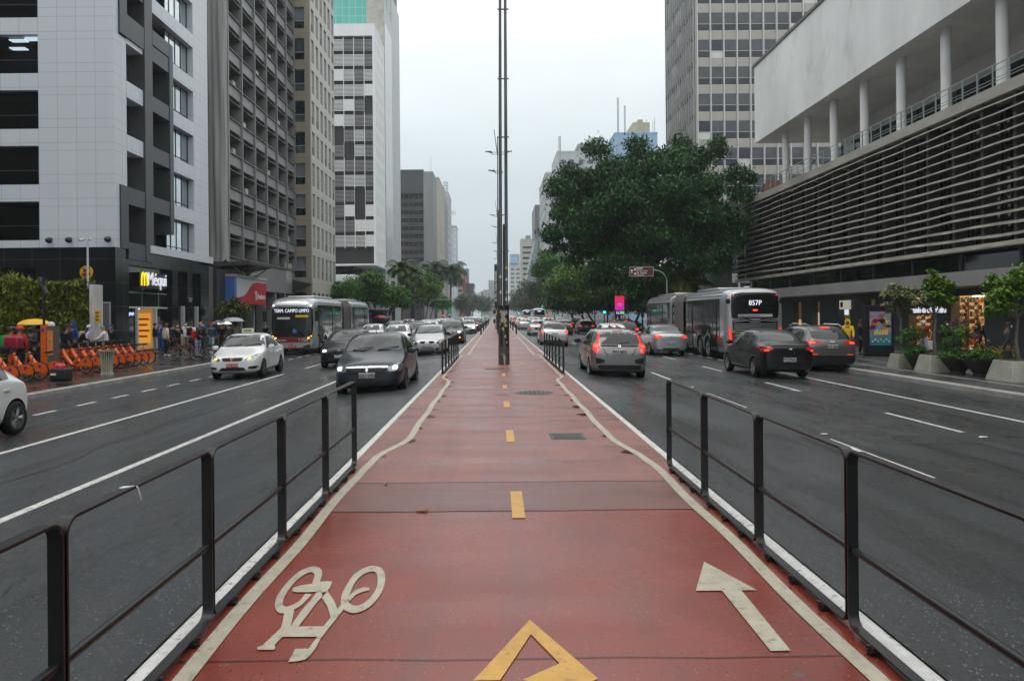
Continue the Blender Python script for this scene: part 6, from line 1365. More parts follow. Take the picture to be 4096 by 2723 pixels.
def paint(name, col, metal=.0, rough=.28):
 m = mat('paint_'+name, col, rough, metal=metal, coat=.45 if max(col) < .06 else .8, var=.06, vs=2, spec=.3 if max(col) < .06 else .5)
 return m
def rr(cx, cz, w, h, r=.03, n=4):
 r = min(r, w/2-.001, h/2-.001); o = []
 for (sx, sz, a) in ((1, 1, 0), (-1, 1, 90), (-1, -1, 180), (1, -1, 270)):
  for k in range(n+1): an = rad(a+90*k/n); o.append((cx+sx*(w/2-r)+r*math.cos(an), cz+sz*(h/2-r)+r*math.sin(an)))
 return o
def soft(pts, n=3, k=.22):
 o = []; m = len(pts)
 for i in range(m):
  a, b, c = Vector(pts[i-1]), Vector(pts[i]), Vector(pts[(i+1) % m]); p, q = b.lerp(a, k), b.lerp(c, k)
  for j in range(n+1): t = j/n; o.append(tuple((1-t)**2*p+2*t*(1-t)*b+t*t*q))
 return o
def loft_body(sts, arches, r, paintm, lvl=2):
 def half(s):
  y, w, zb, zm, zs, wr, zt = s
  return [(0, y, zb), (.80*w, y, zb), (.975*w, y, zb+.09), (w, y, zm), (.985*w, y, zs-.05), (.955*w, y, zs+.015), (wr*1.03, y, zt-.055), (wr*.80, y, zt-.008), (0, y, zt+.012)]
 vs, n = [], 9
 rings = []
 for s in sts:
  h = half(s); ring = h+[(-p[0], p[1], p[2]) for p in h[-2:0:-1]]; rings.append(ring); vs += ring
 m = len(rings[0]); fs = [(i*m+j, i*m+(j+1) % m, (i+1)*m+(j+1) % m, (i+1)*m+j) for i in range(len(sts)-1) for j in range(m)]
 for base in (0, (len(sts)-1)*m):
  for i in range(n-1):
   a, b_, c, d_ = i, i+1, (m-i-1) % m, (m-i) % m
   q = [base+a, base+b_, base+c, base+d_]
   q = list(dict.fromkeys(q))
   if len(q) > 2: fs.append(tuple(q))
 me = bpy.data.meshes.new('b'); me.from_pydata(vs, [], fs); bm = bmesh.new(); bm.from_mesh(me); bmesh.ops.recalc_face_normals(bm, faces=bm.faces); bm.to_mesh(me); bm.free()
 me.materials.append(paintm); o = bpy.data.objects.new('b', me); C.objects.link(o)
 ss = o.modifiers.new('s', 'SUBSURF'); ss.levels = ss.render_levels = lvl
 cuts = []
 for (y, zc) in arches:
  cb = MB(); cb.lathe([(r, -3), (r, 3)], (0, y, zc), 28, 'x'); co = cb.build('cut', ARCH); cuts.append(co)
  bo = o.modifiers.new('c', 'BOOLEAN'); bo.operation = 'DIFFERENCE'; bo.object = co; bo.solver = 'EXACT'; bo.material_mode = 'TRANSFER'
 dg = bpy.context.evaluated_depsgraph_get(); out = bpy.data.meshes.new_from_object(o.evaluated_get(dg))
 bpy.data.objects.remove(o)
 for c in cuts: bpy.data.objects.remove(c)
 out.polygons.foreach_set('use_smooth', [True]*len(out.polygons)); out.set_sharp_from_angle(angle=rad(38))
 if not any(m_ == ARCH for m_ in out.materials): out.materials.append(ARCH)
 return out
def bvh_of(me):
 bm = bmesh.new(); bm.from_mesh(me); t = BVHTree.FromBMesh(bm); bm.free(); return t
def decal(name, bvh, poly, axis, m, parent, off=.008, edge=.10, thick=.02):
 bm = bmesh.new();
 mk = {'front': lambda p: (p[0], -6, p[1]), 'rear': lambda p: (p[0], 20, p[1]), 'left': lambda p: (4, p[0], p[1]), 'right': lambda p: (-4, p[0], p[1]), 'top': lambda p: (p[0], p[1], 6)}[axis]
 dr = Vector({'front': (0, 1, 0), 'rear': (0, -1, 0), 'left': (-1, 0, 0), 'right': (1, 0, 0), 'top': (0, 0, -1)}[axis])
 bm.faces.new([bm.verts.new(mk(p)) for p in poly]); bmesh.ops.triangulate(bm, faces=bm.faces, ngon_method='EAR_CLIP')
 for _ in range(5):
  es = [e for e in bm.edges if e.calc_length() > edge]
  if not es: break
  bmesh.ops.subdivide_edges(bm, edges=es, cuts=1); bmesh.ops.triangulate(bm, faces=[f for f in bm.faces if len(f.verts) > 3])
 for v in bm.verts:
  h = bvh.ray_cast(v.co, dr)
  if h[0] is None:
   q = v.co+dr*max(0, (-dr).dot(v.co)-.5); h = bvh.find_nearest(q)
  v.co = h[0]+h[1]*off*.5-dr*off*.5 if h[1].dot(dr) < .2 else h[0]-dr*off
 for f in bm.faces:
  f.normal_update()
  if f.normal.dot(dr) > 0: f.normal_flip()
  f.smooth = True
 be = [e for e in bm.edges if len(e.link_faces) == 1]
 r = bmesh.ops.extrude_edge_only(bm, edges=be)
 for v in [g for g in r['geom'] if isinstance(g, bmesh.types.BMVert)]: v.co += dr*thick
 me = bpy.data.meshes.new(name); bm.to_mesh(me); bm.free(); me.materials.append(m); me.set_sharp_from_angle(angle=rad(50))
 o = bpy.data.objects.new(name, me); C.objects.link(o); o.parent = parent; BASE[o.name] = Vector(); return o
WHEELS = {}
def wheel_mesh(r, w, rim, spokes=5):
 k = (round(r, 3), round(w, 3), rim.name, spokes)
 if k in WHEELS: return WHEELS[k]
 b = MB(); b.use(0).lathe([(r*.66, -w*.46), (r*.90, -w*.5), (r*.985, -w*.40), (r, -w*.2), (r, w*.2), (r*.985, w*.40), (r*.90, w*.5), (r*.66, w*.46)], (0, 0, 0), 28, 'x', cap=False)
 o = b.build('t', TYRE, smooth=50); t_ = o.data; bpy.data.objects.remove(o)
 b = MB(); b.lathe([(r*.67, -w*.45), (r*.67, w*.45), (r*.60, w*.46), (r*.585, w*.30), (r*.58, -w*.3)], (0, 0, 0), 28, 'x', cap=False); b.lathe([(r*.585, w*.02), (.01, w*.06)], (0, 0, 0), 20, 'x', cap=False) if spokes else b.lathe([(r*.6, w*.3), (r*.5, w*.38), (r*.2, w*.42), (.01, w*.43)], (0, 0, 0), 20, 'x', cap=False)
 for i in range(spokes):
  a = 2*math.pi*i/spokes
  for da in (-.10, .10):
   c1, c2 = (math.cos(a+da), math.sin(a+da)), (math.cos(a+da*1.3), math.sin(a+da*1.3))
   b.tube([(w*.36, c1[0]*r*.10, c1[1]*r*.10), (w*.40, c1[0]*r*.3, c1[1]*r*.3), (w*.37, c2[0]*r*.6, c2[1]*r*.6)], [r*.065, r*.06, r*.05], 5)
 b.lathe([(r*.15, w*.3), (r*.14, w*.43), (.01, w*.45)], (0, 0, 0), 14, 'x', cap=False)
 o = b.build('r', rim, smooth=40); rm = o.data; bpy.data.objects.remove(o); WHEELS[k] = (t_, rm); return WHEELS[k]
def add_wheel(root, x, y, z, r, w, rim, spokes, split=True):
 t_, rm = wheel_mesh(r, w, rim, spokes)
 o = bpy.data.objects.new('wheel', t_); C.objects.link(o); o.parent = root; o.location = (x, y, z)
 if x < 0: o.rotation_euler.z = math.pi
 q = bpy.data.objects.new('rim', rm); C.objects.link(q); q.parent = o
def profile(kind, L, W, H, hf, hb, yc, ywt, belt, deck, yrr, yrb):
 h = W/2; d = hb-hf
 s = [(0, .66*h, .30, .45, .56, .52*h, .62), (.05, .80*h, .22, .46, .62, .64*h, hf-.06), (.2, .92*h, .18, .48, hf-.10, .74*h, hf+.01), (.55, .985*h, .17, .50, hf-.01, .78*h, hf+d*.42),
  (yc-.12, h, .17, .54, belt-.07, .80*h, hb-.015), (yc+.04, h, .17, .55, belt-.03, .79*h, hb+.05), ((yc+ywt)/2+.04, h, .17, .55, belt, .79*h, hb+(H-hb)*.62), (ywt, h, .17, .55, belt+.01, .745*h, H-.035), ((ywt+yrr)/2, h, .17, .56, belt+.02, .745*h, H)]
 if kind == 'sedan':
  s += [(yrr, h, .17, .56, belt+.03, .72*h, H-.045), ((yrr+yrb)/2, .995*h, .18, .56, belt+.05, .73*h, (H+deck)/2+.05), (yrb, .985*h, .19, .56, deck-.08, .74*h, deck+.02), (L-.22, .955*h, .20, .56, deck-.09, .76*h, deck), (L-.06, .89*h, .24, .55, deck-.13, .74*h, deck-.035), (L, .78*h, .30, .5, deck-.26, .66*h, deck-.17)]
 else:
  s += [(yrr, .995*h, .17, .57, belt+.04, .72*h, H-.04), (yrr+(L-yrr)*.5, .98*h, .18, .57, belt+.03, .715*h, H-(H-belt)*.42), (L-.14, .955*h, .20, .57, belt, .74*h, belt+.10), (L-.05, .91*h, .24, .55, belt-.14, .70*h, belt-.03), (L, .83*h, .30, .5, belt-.32, .66*h, belt-.22)]
 return s
KINDS_ = {
'hatch': dict(L=3.95, W=1.69, H=1.50, hf=.80, hb=1.0, yc=.98, ywt=1.62, belt=.94, deck=0, yrr=3.4, yrb=3.8, wb=2.48, fo=.78, r=.30),
'sedan': dict(L=4.27, W=1.71, H=1.50, hf=.80, hb=1.0, yc=1.05, ywt=1.68, belt=.94, deck=1.03, yrr=2.95, yrb=3.6, wb=2.55, fo=.82, r=.30),
'suv': dict(L=4.38, W=1.80, H=1.64, hf=.92, hb=1.10, yc=1.12, ywt=1.82, belt=1.06, deck=0, yrr=3.7, yrb=4.2, wb=2.62, fo=.86, r=.345)}
def plate(root, bvh, axis, z, txt, mtl, L, ink=INK, top=None):
 h = bvh.ray_cast(Vector((0, -3 if axis == 'front' else L+3, z)), Vector((0, 1 if axis == 'front' else -1, 0)))[0]; y = h.y
 s = -1 if axis == 'front' else 1
 b = MB(); b.box(-.2, .2, y+s*.004, y+s*.028, z-.065, z+.065); p = b.build('number_plate', mtl, root, bevel=.008, seg=1)
 if top:
  b = MB(); b.box(-.192, .192, y+s*.0285, y+s*.0295, z+.035, z+.06); b.build('plate_band', BLU, p)
 if txt:
  me = text_mesh(txt, .118, .002, .0025, sx=.86); me.materials.clear(); me.materials.append(ink); o = bpy.data.objects.new('plate_text', me); C.objects.link(o); o.parent = p
  o.location = (0, y+s*.031, z-.006); o.rotation_euler = (rad(90), 0, 0 if axis == 'front' else math.pi)
def build_car(name, kind, pm, style=None, detail=2, **kw):
 P = dict(KINDS_[kind]); P.update(kw); st = style or {}
 root = thing(name, None, 'car', (0, 0, 0)); L, W, H, hf, hb, yc, ywt, belt, deck, yrr, yrb, r = [P[k] for k in ('L', 'W', 'H', 'hf', 'hb', 'yc', 'ywt', 'belt', 'deck', 'yrr', 'yrb', 'r')]
 yw = (P['fo'], P['fo']+P['wb']); h = W/2
 me = loft_body(profile(kind, L, W, H, hf, hb, yc, ywt, belt, deck, yrr, yrb), [(y, r) for y in yw], r+.055, pm); bv = bvh_of(me)
 bo = bpy.data.objects.new('body', me); C.objects.link(bo); bo.parent = root; BASE['body'] = Vector()
 D = lambda nm, poly, ax, m, off=.008, par=None: decal(nm, bv, poly, ax, m, par or root, off, .10 if detail > 1 else .22)
 def pair(nm, poly, ax, m, off=.008): return [D(nm, [(s*x, z) for x, z in poly][::int(s)], ax, m, off) for s in (1, -1)]
 zt = H-.085
 D('windscreen', soft([(-.89*h, hb+.055), (.89*h, hb+.055), (.725*h, zt), (-.725*h, zt)], 3, .06), 'front', st.get('glass', GLASSW))
 if kind == 'sedan': D('rear_window', soft([(-.82*h, deck+.075), (.82*h, deck+.075), (.70*h, H-.105), (-.70*h, H-.105)], 3, .12), 'rear', GLASSC)
 else:
  rw = st.get('rear_window') or soft([(-.74*h, belt+.10), (.74*h, belt+.10), (.68*h, H-.115), (-.68*h, H-.115)], 3, .15); D('rear_window', rw, 'rear', GLASSC)
 ym = yc+.18+(yrr-yc)*.52; sw = []
 b0, zt2 = belt+.035, H-.135
 f1 = [(yc+.30, b0), (ym-.03, b0+.015), (ym-.03, zt2), (ywt+.14, zt2), (yc+.62, (b0+zt2)/2+.06)]
 yr1 = yrb-.42 if kind == 'sedan' else L-.62
 f2 = [(ym+.04, b0+.015), (yr1, b0+.035), (yr1-.10, b0+.22) if kind == 'sedan' else (yr1+.06, b0+.2), (yrr-.02 if kind == 'sedan' else yr1-.02, zt2-.01), (ym+.04, zt2)]
 for ax in ('left', 'right'):
  for f in (f1, f2): D('side_window', soft(f, 2, .08), ax, st.get('side_glass', GLASSC))
  if detail > 1:
   D('sill_trim', [(yw[0]+r+.08, .19), (yw[1]-r-.08, .19), (yw[1]-r-.08, .255), (yw[0]+r+.08, .255)], ax, TRIM, .006)
   for yd in (ym-.22, yr1-.12 if kind != 'sedan' else ym+.85):
    D('door_handle', rr(yd, belt-.12, .18, .035, .015, 2), ax, st.get('handle', pm), .022)
   for yy_ in (yc+.42, ym, ) : D('door_gap', [(yy_-.004, .30), (yy_+.004, .30), (yy_+.004, belt-.01), (yy_-.004, belt-.01)], ax, TRIM, .003)
 for s in (1, -1):
  b = MB(); p0 = Vector((s*(h-.03), yc+.40, belt+.04));
  c = Vector((s*(h+.11), yc+.36, belt+.085)); n_ = 10
  b.lathe([(.02, -.07), (.07, -.055), (.082, .0), (.074, .05), (.03, .06)], (0, 0, 0), 12, 'y'); b.v = [(c.x+v[0]*1.35, c.y+v[1], c.z+v[2]*.95) for v in b.v]; mm = b.build('mirror', st.get('mirror', pm), root, smooth=60)
  b = MB(); b.tube([p0, c], .025, 6); b.build('mirror_arm', TRIM, mm)
 for s in (1, -1):
  for y in yw: add_wheel(root, s*(h-.10), y, r, r, .2, st.get('rim', RIM), st.get('spokes', 5))
 # front
 for q in st.get('front', FRONT_DEF(P)):
  nm, m, poly, mir = q[:4]; off = q[4] if len(q) > 4 else .008
  (pair if mir else D)(nm, poly, 'front', m, off)
 for q in st.get('rear', REAR_DEF(P, kind)):
  nm, m, poly, mir = q[:4]; off = q[4] if len(q) > 4 else .008
  (pair if mir else D)(nm, poly, 'rear', m, off)
 pt, pm_, ik = st.get('plate', ('', PLATE, INK))
 plate(root, bv, 'front', st.get('pz', .47), pt if st.get('pf', True) else '', pm_, L, ik); plate(root, bv, 'rear', st.get('rpz', .80 if kind == 'sedan' else .78), pt if not st.get('pf', True) else '', pm_, L, ik, st.get('ptop'))
 if detail > 1:
  for s in (-.45, .12):     # wipers lie on the foot of the windscreen
   q0 = bv.ray_cast(Vector((s*h*1.3, -2, hb+.07)), Vector((0, 1, 0)))[0]; q1 = bv.ray_cast(Vector((s*h*1.3+.52, -2, hb+.12)), Vector((0, 1, 0)))[0]
   if q0 and q1: b = MB(); b.tube([q0+Vector((0, -.03, 0)), q0.lerp(q1, .5)+Vector((0, -.05, .02)), q1+Vector((0, -.025, .01))], .011, 5); b.build('wiper', TRIM, root)
  b = MB(); b.tube([(0, ywt+.15, H-.02), (0, ywt+.28, H+.13)], [.01, .004], 5) if st.get('aerial', True) else b.box(-.01, .01, ywt+.2, ywt+.22, H-.04, H-.03); b.build('aerial', TRIM, root)
 return root
def FRONT_DEF(P):
 h = P['W']/2; hf = P['hf']
 return [('headlight', HOUS, soft([(.50*h, hf-.20), (.88*h, hf-.16), (.90*h, hf-.04), (.56*h, hf-.08)]), True), ('headlight_lamp', BEAM, rr(.70*h, hf-.12, .14, .085, .04), True, .016), ('grille', TRIM, rr(0, hf-.12, .82*h, .09, .03), False), ('lower_intake', TRIM, rr(0, .35, 1.15*h, .13, .04), False)]
def REAR_DEF(P, kind):
 h = P['W']/2; z = (P['deck']-.20) if kind == 'sedan' else P['belt']-.08
 return [('taillight', TAILM, soft([(.58*h, z-.09), (.90*h, z-.06), (.90*h, z+.08), (.60*h, z+.07)]), True), ('taillight_lamp', TAILON, rr(.76*h, z, .15, .07, .03), True, .016), ('brake_light', TAILON, rr(0, P['H']-.085 if kind != 'sedan' else P['deck']+.085, .24, .025, .01), False, .014), ('bumper_trim', TRIM, rr(0, .33, 1.4*h, .12, .04), False)]
def place_car(root, label, x, y, facing, group=None, cat='car', yaw=0):
 body = [c for c in root.children if c.name.startswith('body')][0]; L = max(v.co.y for v in body.data.vertices)
 root['label'] = label; root['category'] = cat
 if group: root['group'] = group
 z = road_z(x); cam_rot = 0 if facing == 'cam' else math.pi
 root.rotation_euler = (0, math.atan(.02)*(1 if x > 0 else -1)*(1), cam_rot+yaw) if facing == 'cam' else (0, -math.atan(.02)*(1 if x > 0 else -1), cam_rot+yaw)
 root.location = (x, y if facing == 'cam' else y+L, z+.003); return root
GL_, GR_ = 'cars queueing on the oncoming carriageway', 'cars on the outgoing carriageway'
# ---- the cars one can tell apart
slate = paint('slate_blue_grey', (.022, .030, .042), .3); white = paint('white', (.72, .73, .73)); silver = paint('silver', (.42, .43, .44), .75, .3); black = paint('black', (.005, .005, .006), 0, .35); graph = paint('graphite', (.045, .046, .048), .4, .3)
dgrey = paint('dark_grey', (.022, .023, .025), .3); red = paint('dark_red', (.22, .012, .012)); warmg = paint('warm_grey', (.21, .202, .20), .6, .3); smoke = paint('smoke_grey', (.10, .105, .11), .5); lsil = paint('light_silver', (.55, .56, .57), .6, .3)
h = .87
c = build_car('sedan_car', 'sedan', slate, dict(glass=GLASSW, rim=RIMD, spokes=0, plate=('EQO 0456', PLATE, INK), pz=.52, front=[
 ('headlight', HOUS, soft([(.53, .60), (.80, .60), (.83, .74), (.74, .80), (.48, .70)], 3, .2), True), ('headlight_lamp', BEAM, rr(.67, .69, .11, .085, .04), True, .016),
 ('grille', TRIM, soft([(-.50, .70), (.50, .70), (.42, .57), (-.42, .57)], 3, .12), False), ('grille_bar', CHROME, soft([(-.52, .735), (.52, .735), (.50, .70), (-.50, .70)], 2, .1), False, .018),
 ('grille_slat', graph, rr(0, .665, .78, .012, .005, 2), False, .018), ('grille_slat', graph, rr(0, .635, .78, .012, .005, 2), False, .018), ('grille_slat', graph, rr(0, .605, .78, .012, .005, 2), False, .018),
 ('emblem', CHROME, [(0, .715), (.035, .65), (0, .585), (-.035, .65)], False, .03),
 ('lower_intake', TRIM, soft([(-.42, .39), (.42, .39), (.36, .28), (-.36, .28)], 3, .15), False), ('bumper_slot', TRIM, soft([(.52, .40), (.76, .43), (.74, .36), (.50, .34)], 2, .2), True)]), L=4.25, W=1.74, H=1.53, belt=.96, hb=1.03, hf=.83, deck=1.08, yc=.98, ywt=1.52)
place_car(c, 'dark slate-blue sedan with bright headlamps, nearest in the oncoming lane beside the path', -3.15, 18.75, 'cam', GL_)
c = build_car('taxi_car', 'sedan', white, dict(plate=('OCJ 0120', PLATER, INKW), pz=.47, rim=RIMD, spokes=5, aerial=False, front=[
 ('headlight', HOUS, soft([(.42, .60), (.74, .70), (.80, .83), (.62, .78), (.40, .67)], 3, .2), True), ('headlight_lamp', AMB, rr(.55, .685, .10, .055, .025), True, .016),
 ('grille', TRIM, soft([(-.36, .72), (.36, .72), (.30, .61), (-.30, .61)], 3, .2), False), ('emblem', REDS, rr(0, .665, .085, .085, .04), False, .02), ('emblem_ring', CHROME, rr(0, .665, .10, .10, .05), False, .016),
 ('lower_intake', TRIM, soft([(-.36, .40), (.36, .40), (.46, .29), (-.46, .29)], 3, .2), False), ('fog_pocket', TRIM, soft([(.52, .42), (.78, .44), (.74, .34), (.50, .35)], 2, .25), True)]), L=4.29, W=1.70, H=1.51, deck=1.06)
b = MB(); b.box(-.19, .19, 1.95, 2.15, 1.51, 1.66); tb = b.build('taxi_sign', mat('taxi_sign_cream', (.55, .55, .42), .4, emit=.1), c, bevel=.03)
text('sign_text', 'TÁXI', .13, mat('taxi_green', (.02, .18, .05), .5), tb, (0, 1.94, 1.585), bold=.004)
place_car(c, 'white taxi sedan with a cream roof sign and red number plate', -8.75, 25.6, 'cam', GL_, yaw=rad(3))
c = build_car('hatchback_car', 'hatch', silver, dict(plate=('EQO 4161', PLATE, INK), pz=.50, mirror=TRIM, front=[
 ('headlight', HOUSD, soft([(.46, .60), (.72, .62), (.80, .80), (.66, .82), (.44, .68)], 3, .2), True), ('headlight_lamp', CLEARL, rr(.62, .69, .12, .09, .04), True, .016),
 ('grille', TRIM, soft([(-.36, .755), (.36, .755), (.30, .63), (-.30, .63)], 3, .2), False), ('emblem', CHROME, [(-.10, .68), (0, .735), (.10, .68), (.10, .655), (0, .71), (-.10, .655)], False, .022), ('emblem', CHROME, [(-.10, .64), (0, .695), (.10, .64), (.10, .615), (0, .67), (-.10, .615)], False, .022),
 ('lower_intake', TRIM, soft([(-.33, .43), (.33, .43), (.33, .28), (-.33, .28)], 3, .15), False), ('intake_slat', silver, rr(0, .39, .6, .016, .006, 2), False, .016), ('intake_slat', silver, rr(0, .345, .6, .016, .006, 2), False, .016), ('fog_pocket', TRIM, soft([(.38, .42), (.60, .42), (.50, .30), (.38, .30)], 2, .2), True), ('fog_lamp', CLEARL, rr(.67, .375, .12, .12, .06), True, .014)]), L=3.85, W=1.67, H=1.52, hb=1.04, hf=.85, yc=.85, ywt=1.75, belt=.96)
place_car(c, 'silver hatchback with a chevron emblem behind the far left railing', -3.28, 36.3, 'cam', GL_)
jf = [('headlight', HOUSD, soft([(.46, .80), (.82, .84), (.84, .93), (.46, .90)], 3, .2), True), ('headlight_lamp', BEAM, rr(.62, .86, .18, .06, .03), True, .016), ('grille', TRIM, rr(0, .86, .88, .12, .03), False)]
for k in range(7): jf.append(('grille_ring', CHROME, rr(-.36+.12*k, .86, .085, .095, .02, 2), False, .016)); jf.append(('grille_slot', TRIM, rr(-.36+.12*k, .86, .055, .065, .012, 2), False, .024))
jf += [('lower_intake', TRIM, rr(0, .48, 1.3, .22, .06), False), ('fog_lamp', AMB, rr(.66, .52, .09, .07, .03), True, .016)]
c = build_car('suv_car', 'suv', graph, dict(plate=('', PLATE, INK), pz=.55, front=jf), L=4.4, W=1.82, H=1.64)
place_car(c, 'dark grey SUV with a seven-slot grille just behind the silver chevron hatchback', -3.02, 49, 'cam', GL_)
c = build_car('hatchback_car', 'hatch', white, dict(plate=('', PLATE, INK), rim=RIMD, spokes=0, mirror=TRIM, front=[
 ('headlight', HOUS, soft([(.42, .62), (.74, .62), (.76, .74), (.46, .74)], 3, .2), True), ('headlight_lamp', BEAMW, rr(.60, .68, .15, .08, .03), True, .016), ('grille', TRIM, rr(0, .68, .66, .08, .03), False), ('bumper', TRIM, soft([(-.78, .56), (.78, .56), (.76, .30), (-.76, .30)], 3, .1), False)]), L=3.9, W=1.65, H=1.46)
place_car(c, 'white hatchback with a black bumper and warm headlamps in the lane beside the path', -2.85, 74, 'cam', GL_)
fit_rw = soft([(-.60, 1.05), (.60, 1.05), (.54, 1.41), (-.54, 1.41)], 3, .12)
c = build_car('hatchback_car', 'hatch', warmg, dict(plate=('FVU 4873', PLATE, INK), pf=False, rpz=.83, mirror=TRIM, rear_window=fit_rw, rear=[
 ('taillight', TAILM, soft([(.57, .80), (.70, .77), (.80, .88), (.78, 1.06), (.60, 1.10)], 3, .15), True), ('upper_light', TAILM, soft([(.615, 1.08), (.70, 1.06), (.58, 1.43), (.535, 1.43)], 2, .1), True, .012), ('taillight_lamp', TAILON, rr(.69, 1.0, .13, .1, .04), True, .02), ('clear_lens', CLEARL, soft([(.60, .84), (.67, .80), (.68, .90), (.60, .93)], 2, .2), True, .02),
 ('brake_light', TAIL, rr(0, 1.452, .30, .03, .012), False, .012), ('tailgate_strip', TRIM, soft([(-.58, 1.03), (.58, 1.03), (.54, .985), (-.54, .985)], 2, .1), False, .012), ('emblem', CHROME, soft([(-.045, .965), (.045, .965), (.035, 1.035), (-.035, 1.035)], 2, .2), False, .022), ('emblem_gap', TRIM, rr(0, 1.01, .03, .03, .005, 2), False, .028), ('rear_wiper', TRIM, soft([(-.30, 1.13), (.02, 1.07), (.02, 1.045), (-.30, 1.11)], 2, .1), False, .02),
 ('tailgate_groove', TRIM, [(-.50, .92), (-.36, .70), (-.34, .70), (-.48, .93)], False, .004), ('tailgate_groove', TRIM, [(.48, .93), (.34, .70), (.36, .70), (.50, .92)], False, .004),
 ('bumper_vent', TRIM, soft([(.46, .60), (.72, .66), (.70, .46), (.44, .50)], 3, .15), True, .008), ('lower_valance', TRIM, soft([(-.66, .44), (.66, .44), (.60, .30), (-.60, .30)], 3, .15), False), ('valance_strip', warmg, rr(0, .50, .9, .025, .01, 2), False, .014)]), L=4.0, W=1.70, H=1.53, belt=.98, hb=1.05, hf=.86, yc=.80, ywt=1.65, yrr=3.5)
place_car(c, 'warm grey hatchback with tall red tail lamps, nearest on the outgoing side', 3.62, 23.0, 'away', GR_)
c = build_car('sedan_car', 'sedan', black, dict(plate=('PZQ9662', PLATEW, INK), pf=False, rpz=.60, ptop=True, rear=[
 ('taillight', TAIL, soft([(.50, .92), (.80, .82), (.82, 1.0), (.60, 1.02)], 3, .2), True), ('taillight_lamp', TAILON, rr(.70, .885, .11, .05, .02), True, .016), ('emblem', CHROME, rr(0, .93, .13, .05, .024), False, .02), ('boot_lip', dgrey, soft([(-.66, 1.06), (.66, 1.06), (.64, 1.035), (-.64, 1.035)], 2, .1), False, .02), ('bumper_step', TRIM, soft([(-.52, .70), (.52, .70), (.46, .52), (-.46, .52)], 3, .12), False, .003), ('bumper_trim', TRIM, rr(0, .36, 1.3, .10, .04), False)]), L=4.25, W=1.70, H=1.53, deck=1.10, belt=.97, hb=1.04, hf=.86, yrr=3.0, yrb=3.72)
place_car(c, 'black sedan with a blue-topped white plate, beside the grey SUV on the right', 8.9, 23.9, 'away', GR_, yaw=rad(1.5))
c = build_car('suv_car', 'suv', paint('brown_grey', (.13, .125, .12), .6, .3), dict(plate=('FUY 3245', PLATE, INK), pf=False, rpz=.90, rear=[
 ('taillight', TAIL, soft([(.40, 1.0), (.84, .96), (.85, 1.10), (.56, 1.11), (.40, 1.06)], 3, .18), True), ('taillight_lamp', TAILON, rr(.70, 1.03, .20, .07, .03), True, .018), ('brake_light', TAILON, rr(0, 1.555, .34, .03, .012), False, .014), ('lower_cladding', TRIM, soft([(-.84, .58), (.84, .58), (.78, .28), (-.78, .28)], 3, .1), False), ('reflector', TAILM, rr(.62, .62, .2, .04, .015, 2), True, .014), ('emblem', CHROME, rr(0, 1.06, .16, .035, .012, 2), False, .016)]), L=4.4, W=1.82, H=1.64)
for s in (-1, 1): b = MB(); b.tube([(s*.60, 1.95, 1.61), (s*.60, 2.2, 1.68), (s*.59, 3.5, 1.675), (s*.57, 3.75, 1.6)], .02, 6); b.build('roof_rail', CHROME, c)
place_car(c, 'warm grey SUV with roof rails by the right kerb, half behind the black sedan', 11.85, 27.4, 'away', GR_)
c = build_car('sedan_car', 'sedan', silver, dict(plate=('PZF 6813', PLATE, INK), pf=False, rpz=.60, rear=[
 ('taillight', TAILM, soft([(.42, .86), (.80, .82), (.82, .98), (.48, .98)], 3, .2), True), ('taillight_lamp', TAILON, rr(.66, .90, .16, .06, .03), True, .016), ('emblem', mat('gold_emblem', (.45, .30, .05), .3, metal=.6), rr(0, .92, .12, .04, .015, 2), False, .018), ('bumper_trim', TRIM, rr(0, .34, .8, .08, .03), False)]), L=4.48, W=1.73, H=1.51, deck=1.09, hb=1.03, yrr=3.05, yrb=3.75)
place_car(c, 'silver sedan with a gold emblem alongside the articulated bus on the right', 8.35, 37.2, 'away', GR_)
c = build_car('hatchback_car', 'hatch', silver, dict(plate=('', PLATE, INK), mirror=TRIM, rear=[
 ('taillight', TAILM, rr(.70, .90, .2, .17, .05), True), ('taillight_lamp', TAILON, rr(.70, .91, .15, .12, .04), True, .016), ('emblem', CHROME, [(0, .95), (.03, .90), (0, .85), (-.03, .90)], False, .018), ('brake_light', TAILON, rr(0, 1.43, .12, .02, .008, 2), False, .012), ('bumper_trim', TRIM, rr(0, .35, 1.2, .10, .04), False), ('reflector', TAILM, rr(.66, .45, .2, .03, .01, 2), True, .012)]), L=4.06, W=1.73, H=1.53)
place_car(c, 'silver hatchback with square glowing tail lamps beside the far right railing', 3.42, 46.2, 'away', GR_)
c = build_car('hatchback_car', 'hatch', white, dict(plate=('', PLATE, INK)), L=3.75, W=1.70, H=1.48, yrr=2.75)
place_car(c, 'white hatchback cut off by the view beside the near kerb of the hire bicycles', -9.35, 11.05, 'cam', GL_)
c.location.x = -9.45; c.location.y = 10.64
# ---- everyday cars further off: copies of three types in other paints
proto = {k: build_car({'hatch': 'hatchback_car', 'sedan': 'sedan_car', 'suv': 'suv_car'}[k], k, silver, None, 1) for k in ('hatch', 'sedan', 'suv')}
used = set()
def far_car(kind, pm, x, y, facing, label):
 first = kind not in used; used.add(kind)
 r = proto[kind] if first else copy_tree(proto[kind])
 if 'group' in r: del r['group']
 for ch in r.children:
  if ch.name.startswith(('body', 'mirror')) and 'arm' not in ch.name: ch.material_slots[0].link = 'OBJECT'; ch.material_slots[0].material = pm
 return place_car(r, label, x, y, facing, GL_ if facing == 'cam' else GR_)
TN = {'hatch': 'hatchback', 'sedan': 'sedan', 'suv': 'SUV'}
PA = {'black': black, 'white': white, 'silver': silver, 'dark grey': dgrey, 'smoke grey': smoke, 'graphite': graph, 'dark red': red, 'pale silver': lsil, 'slate': slate}
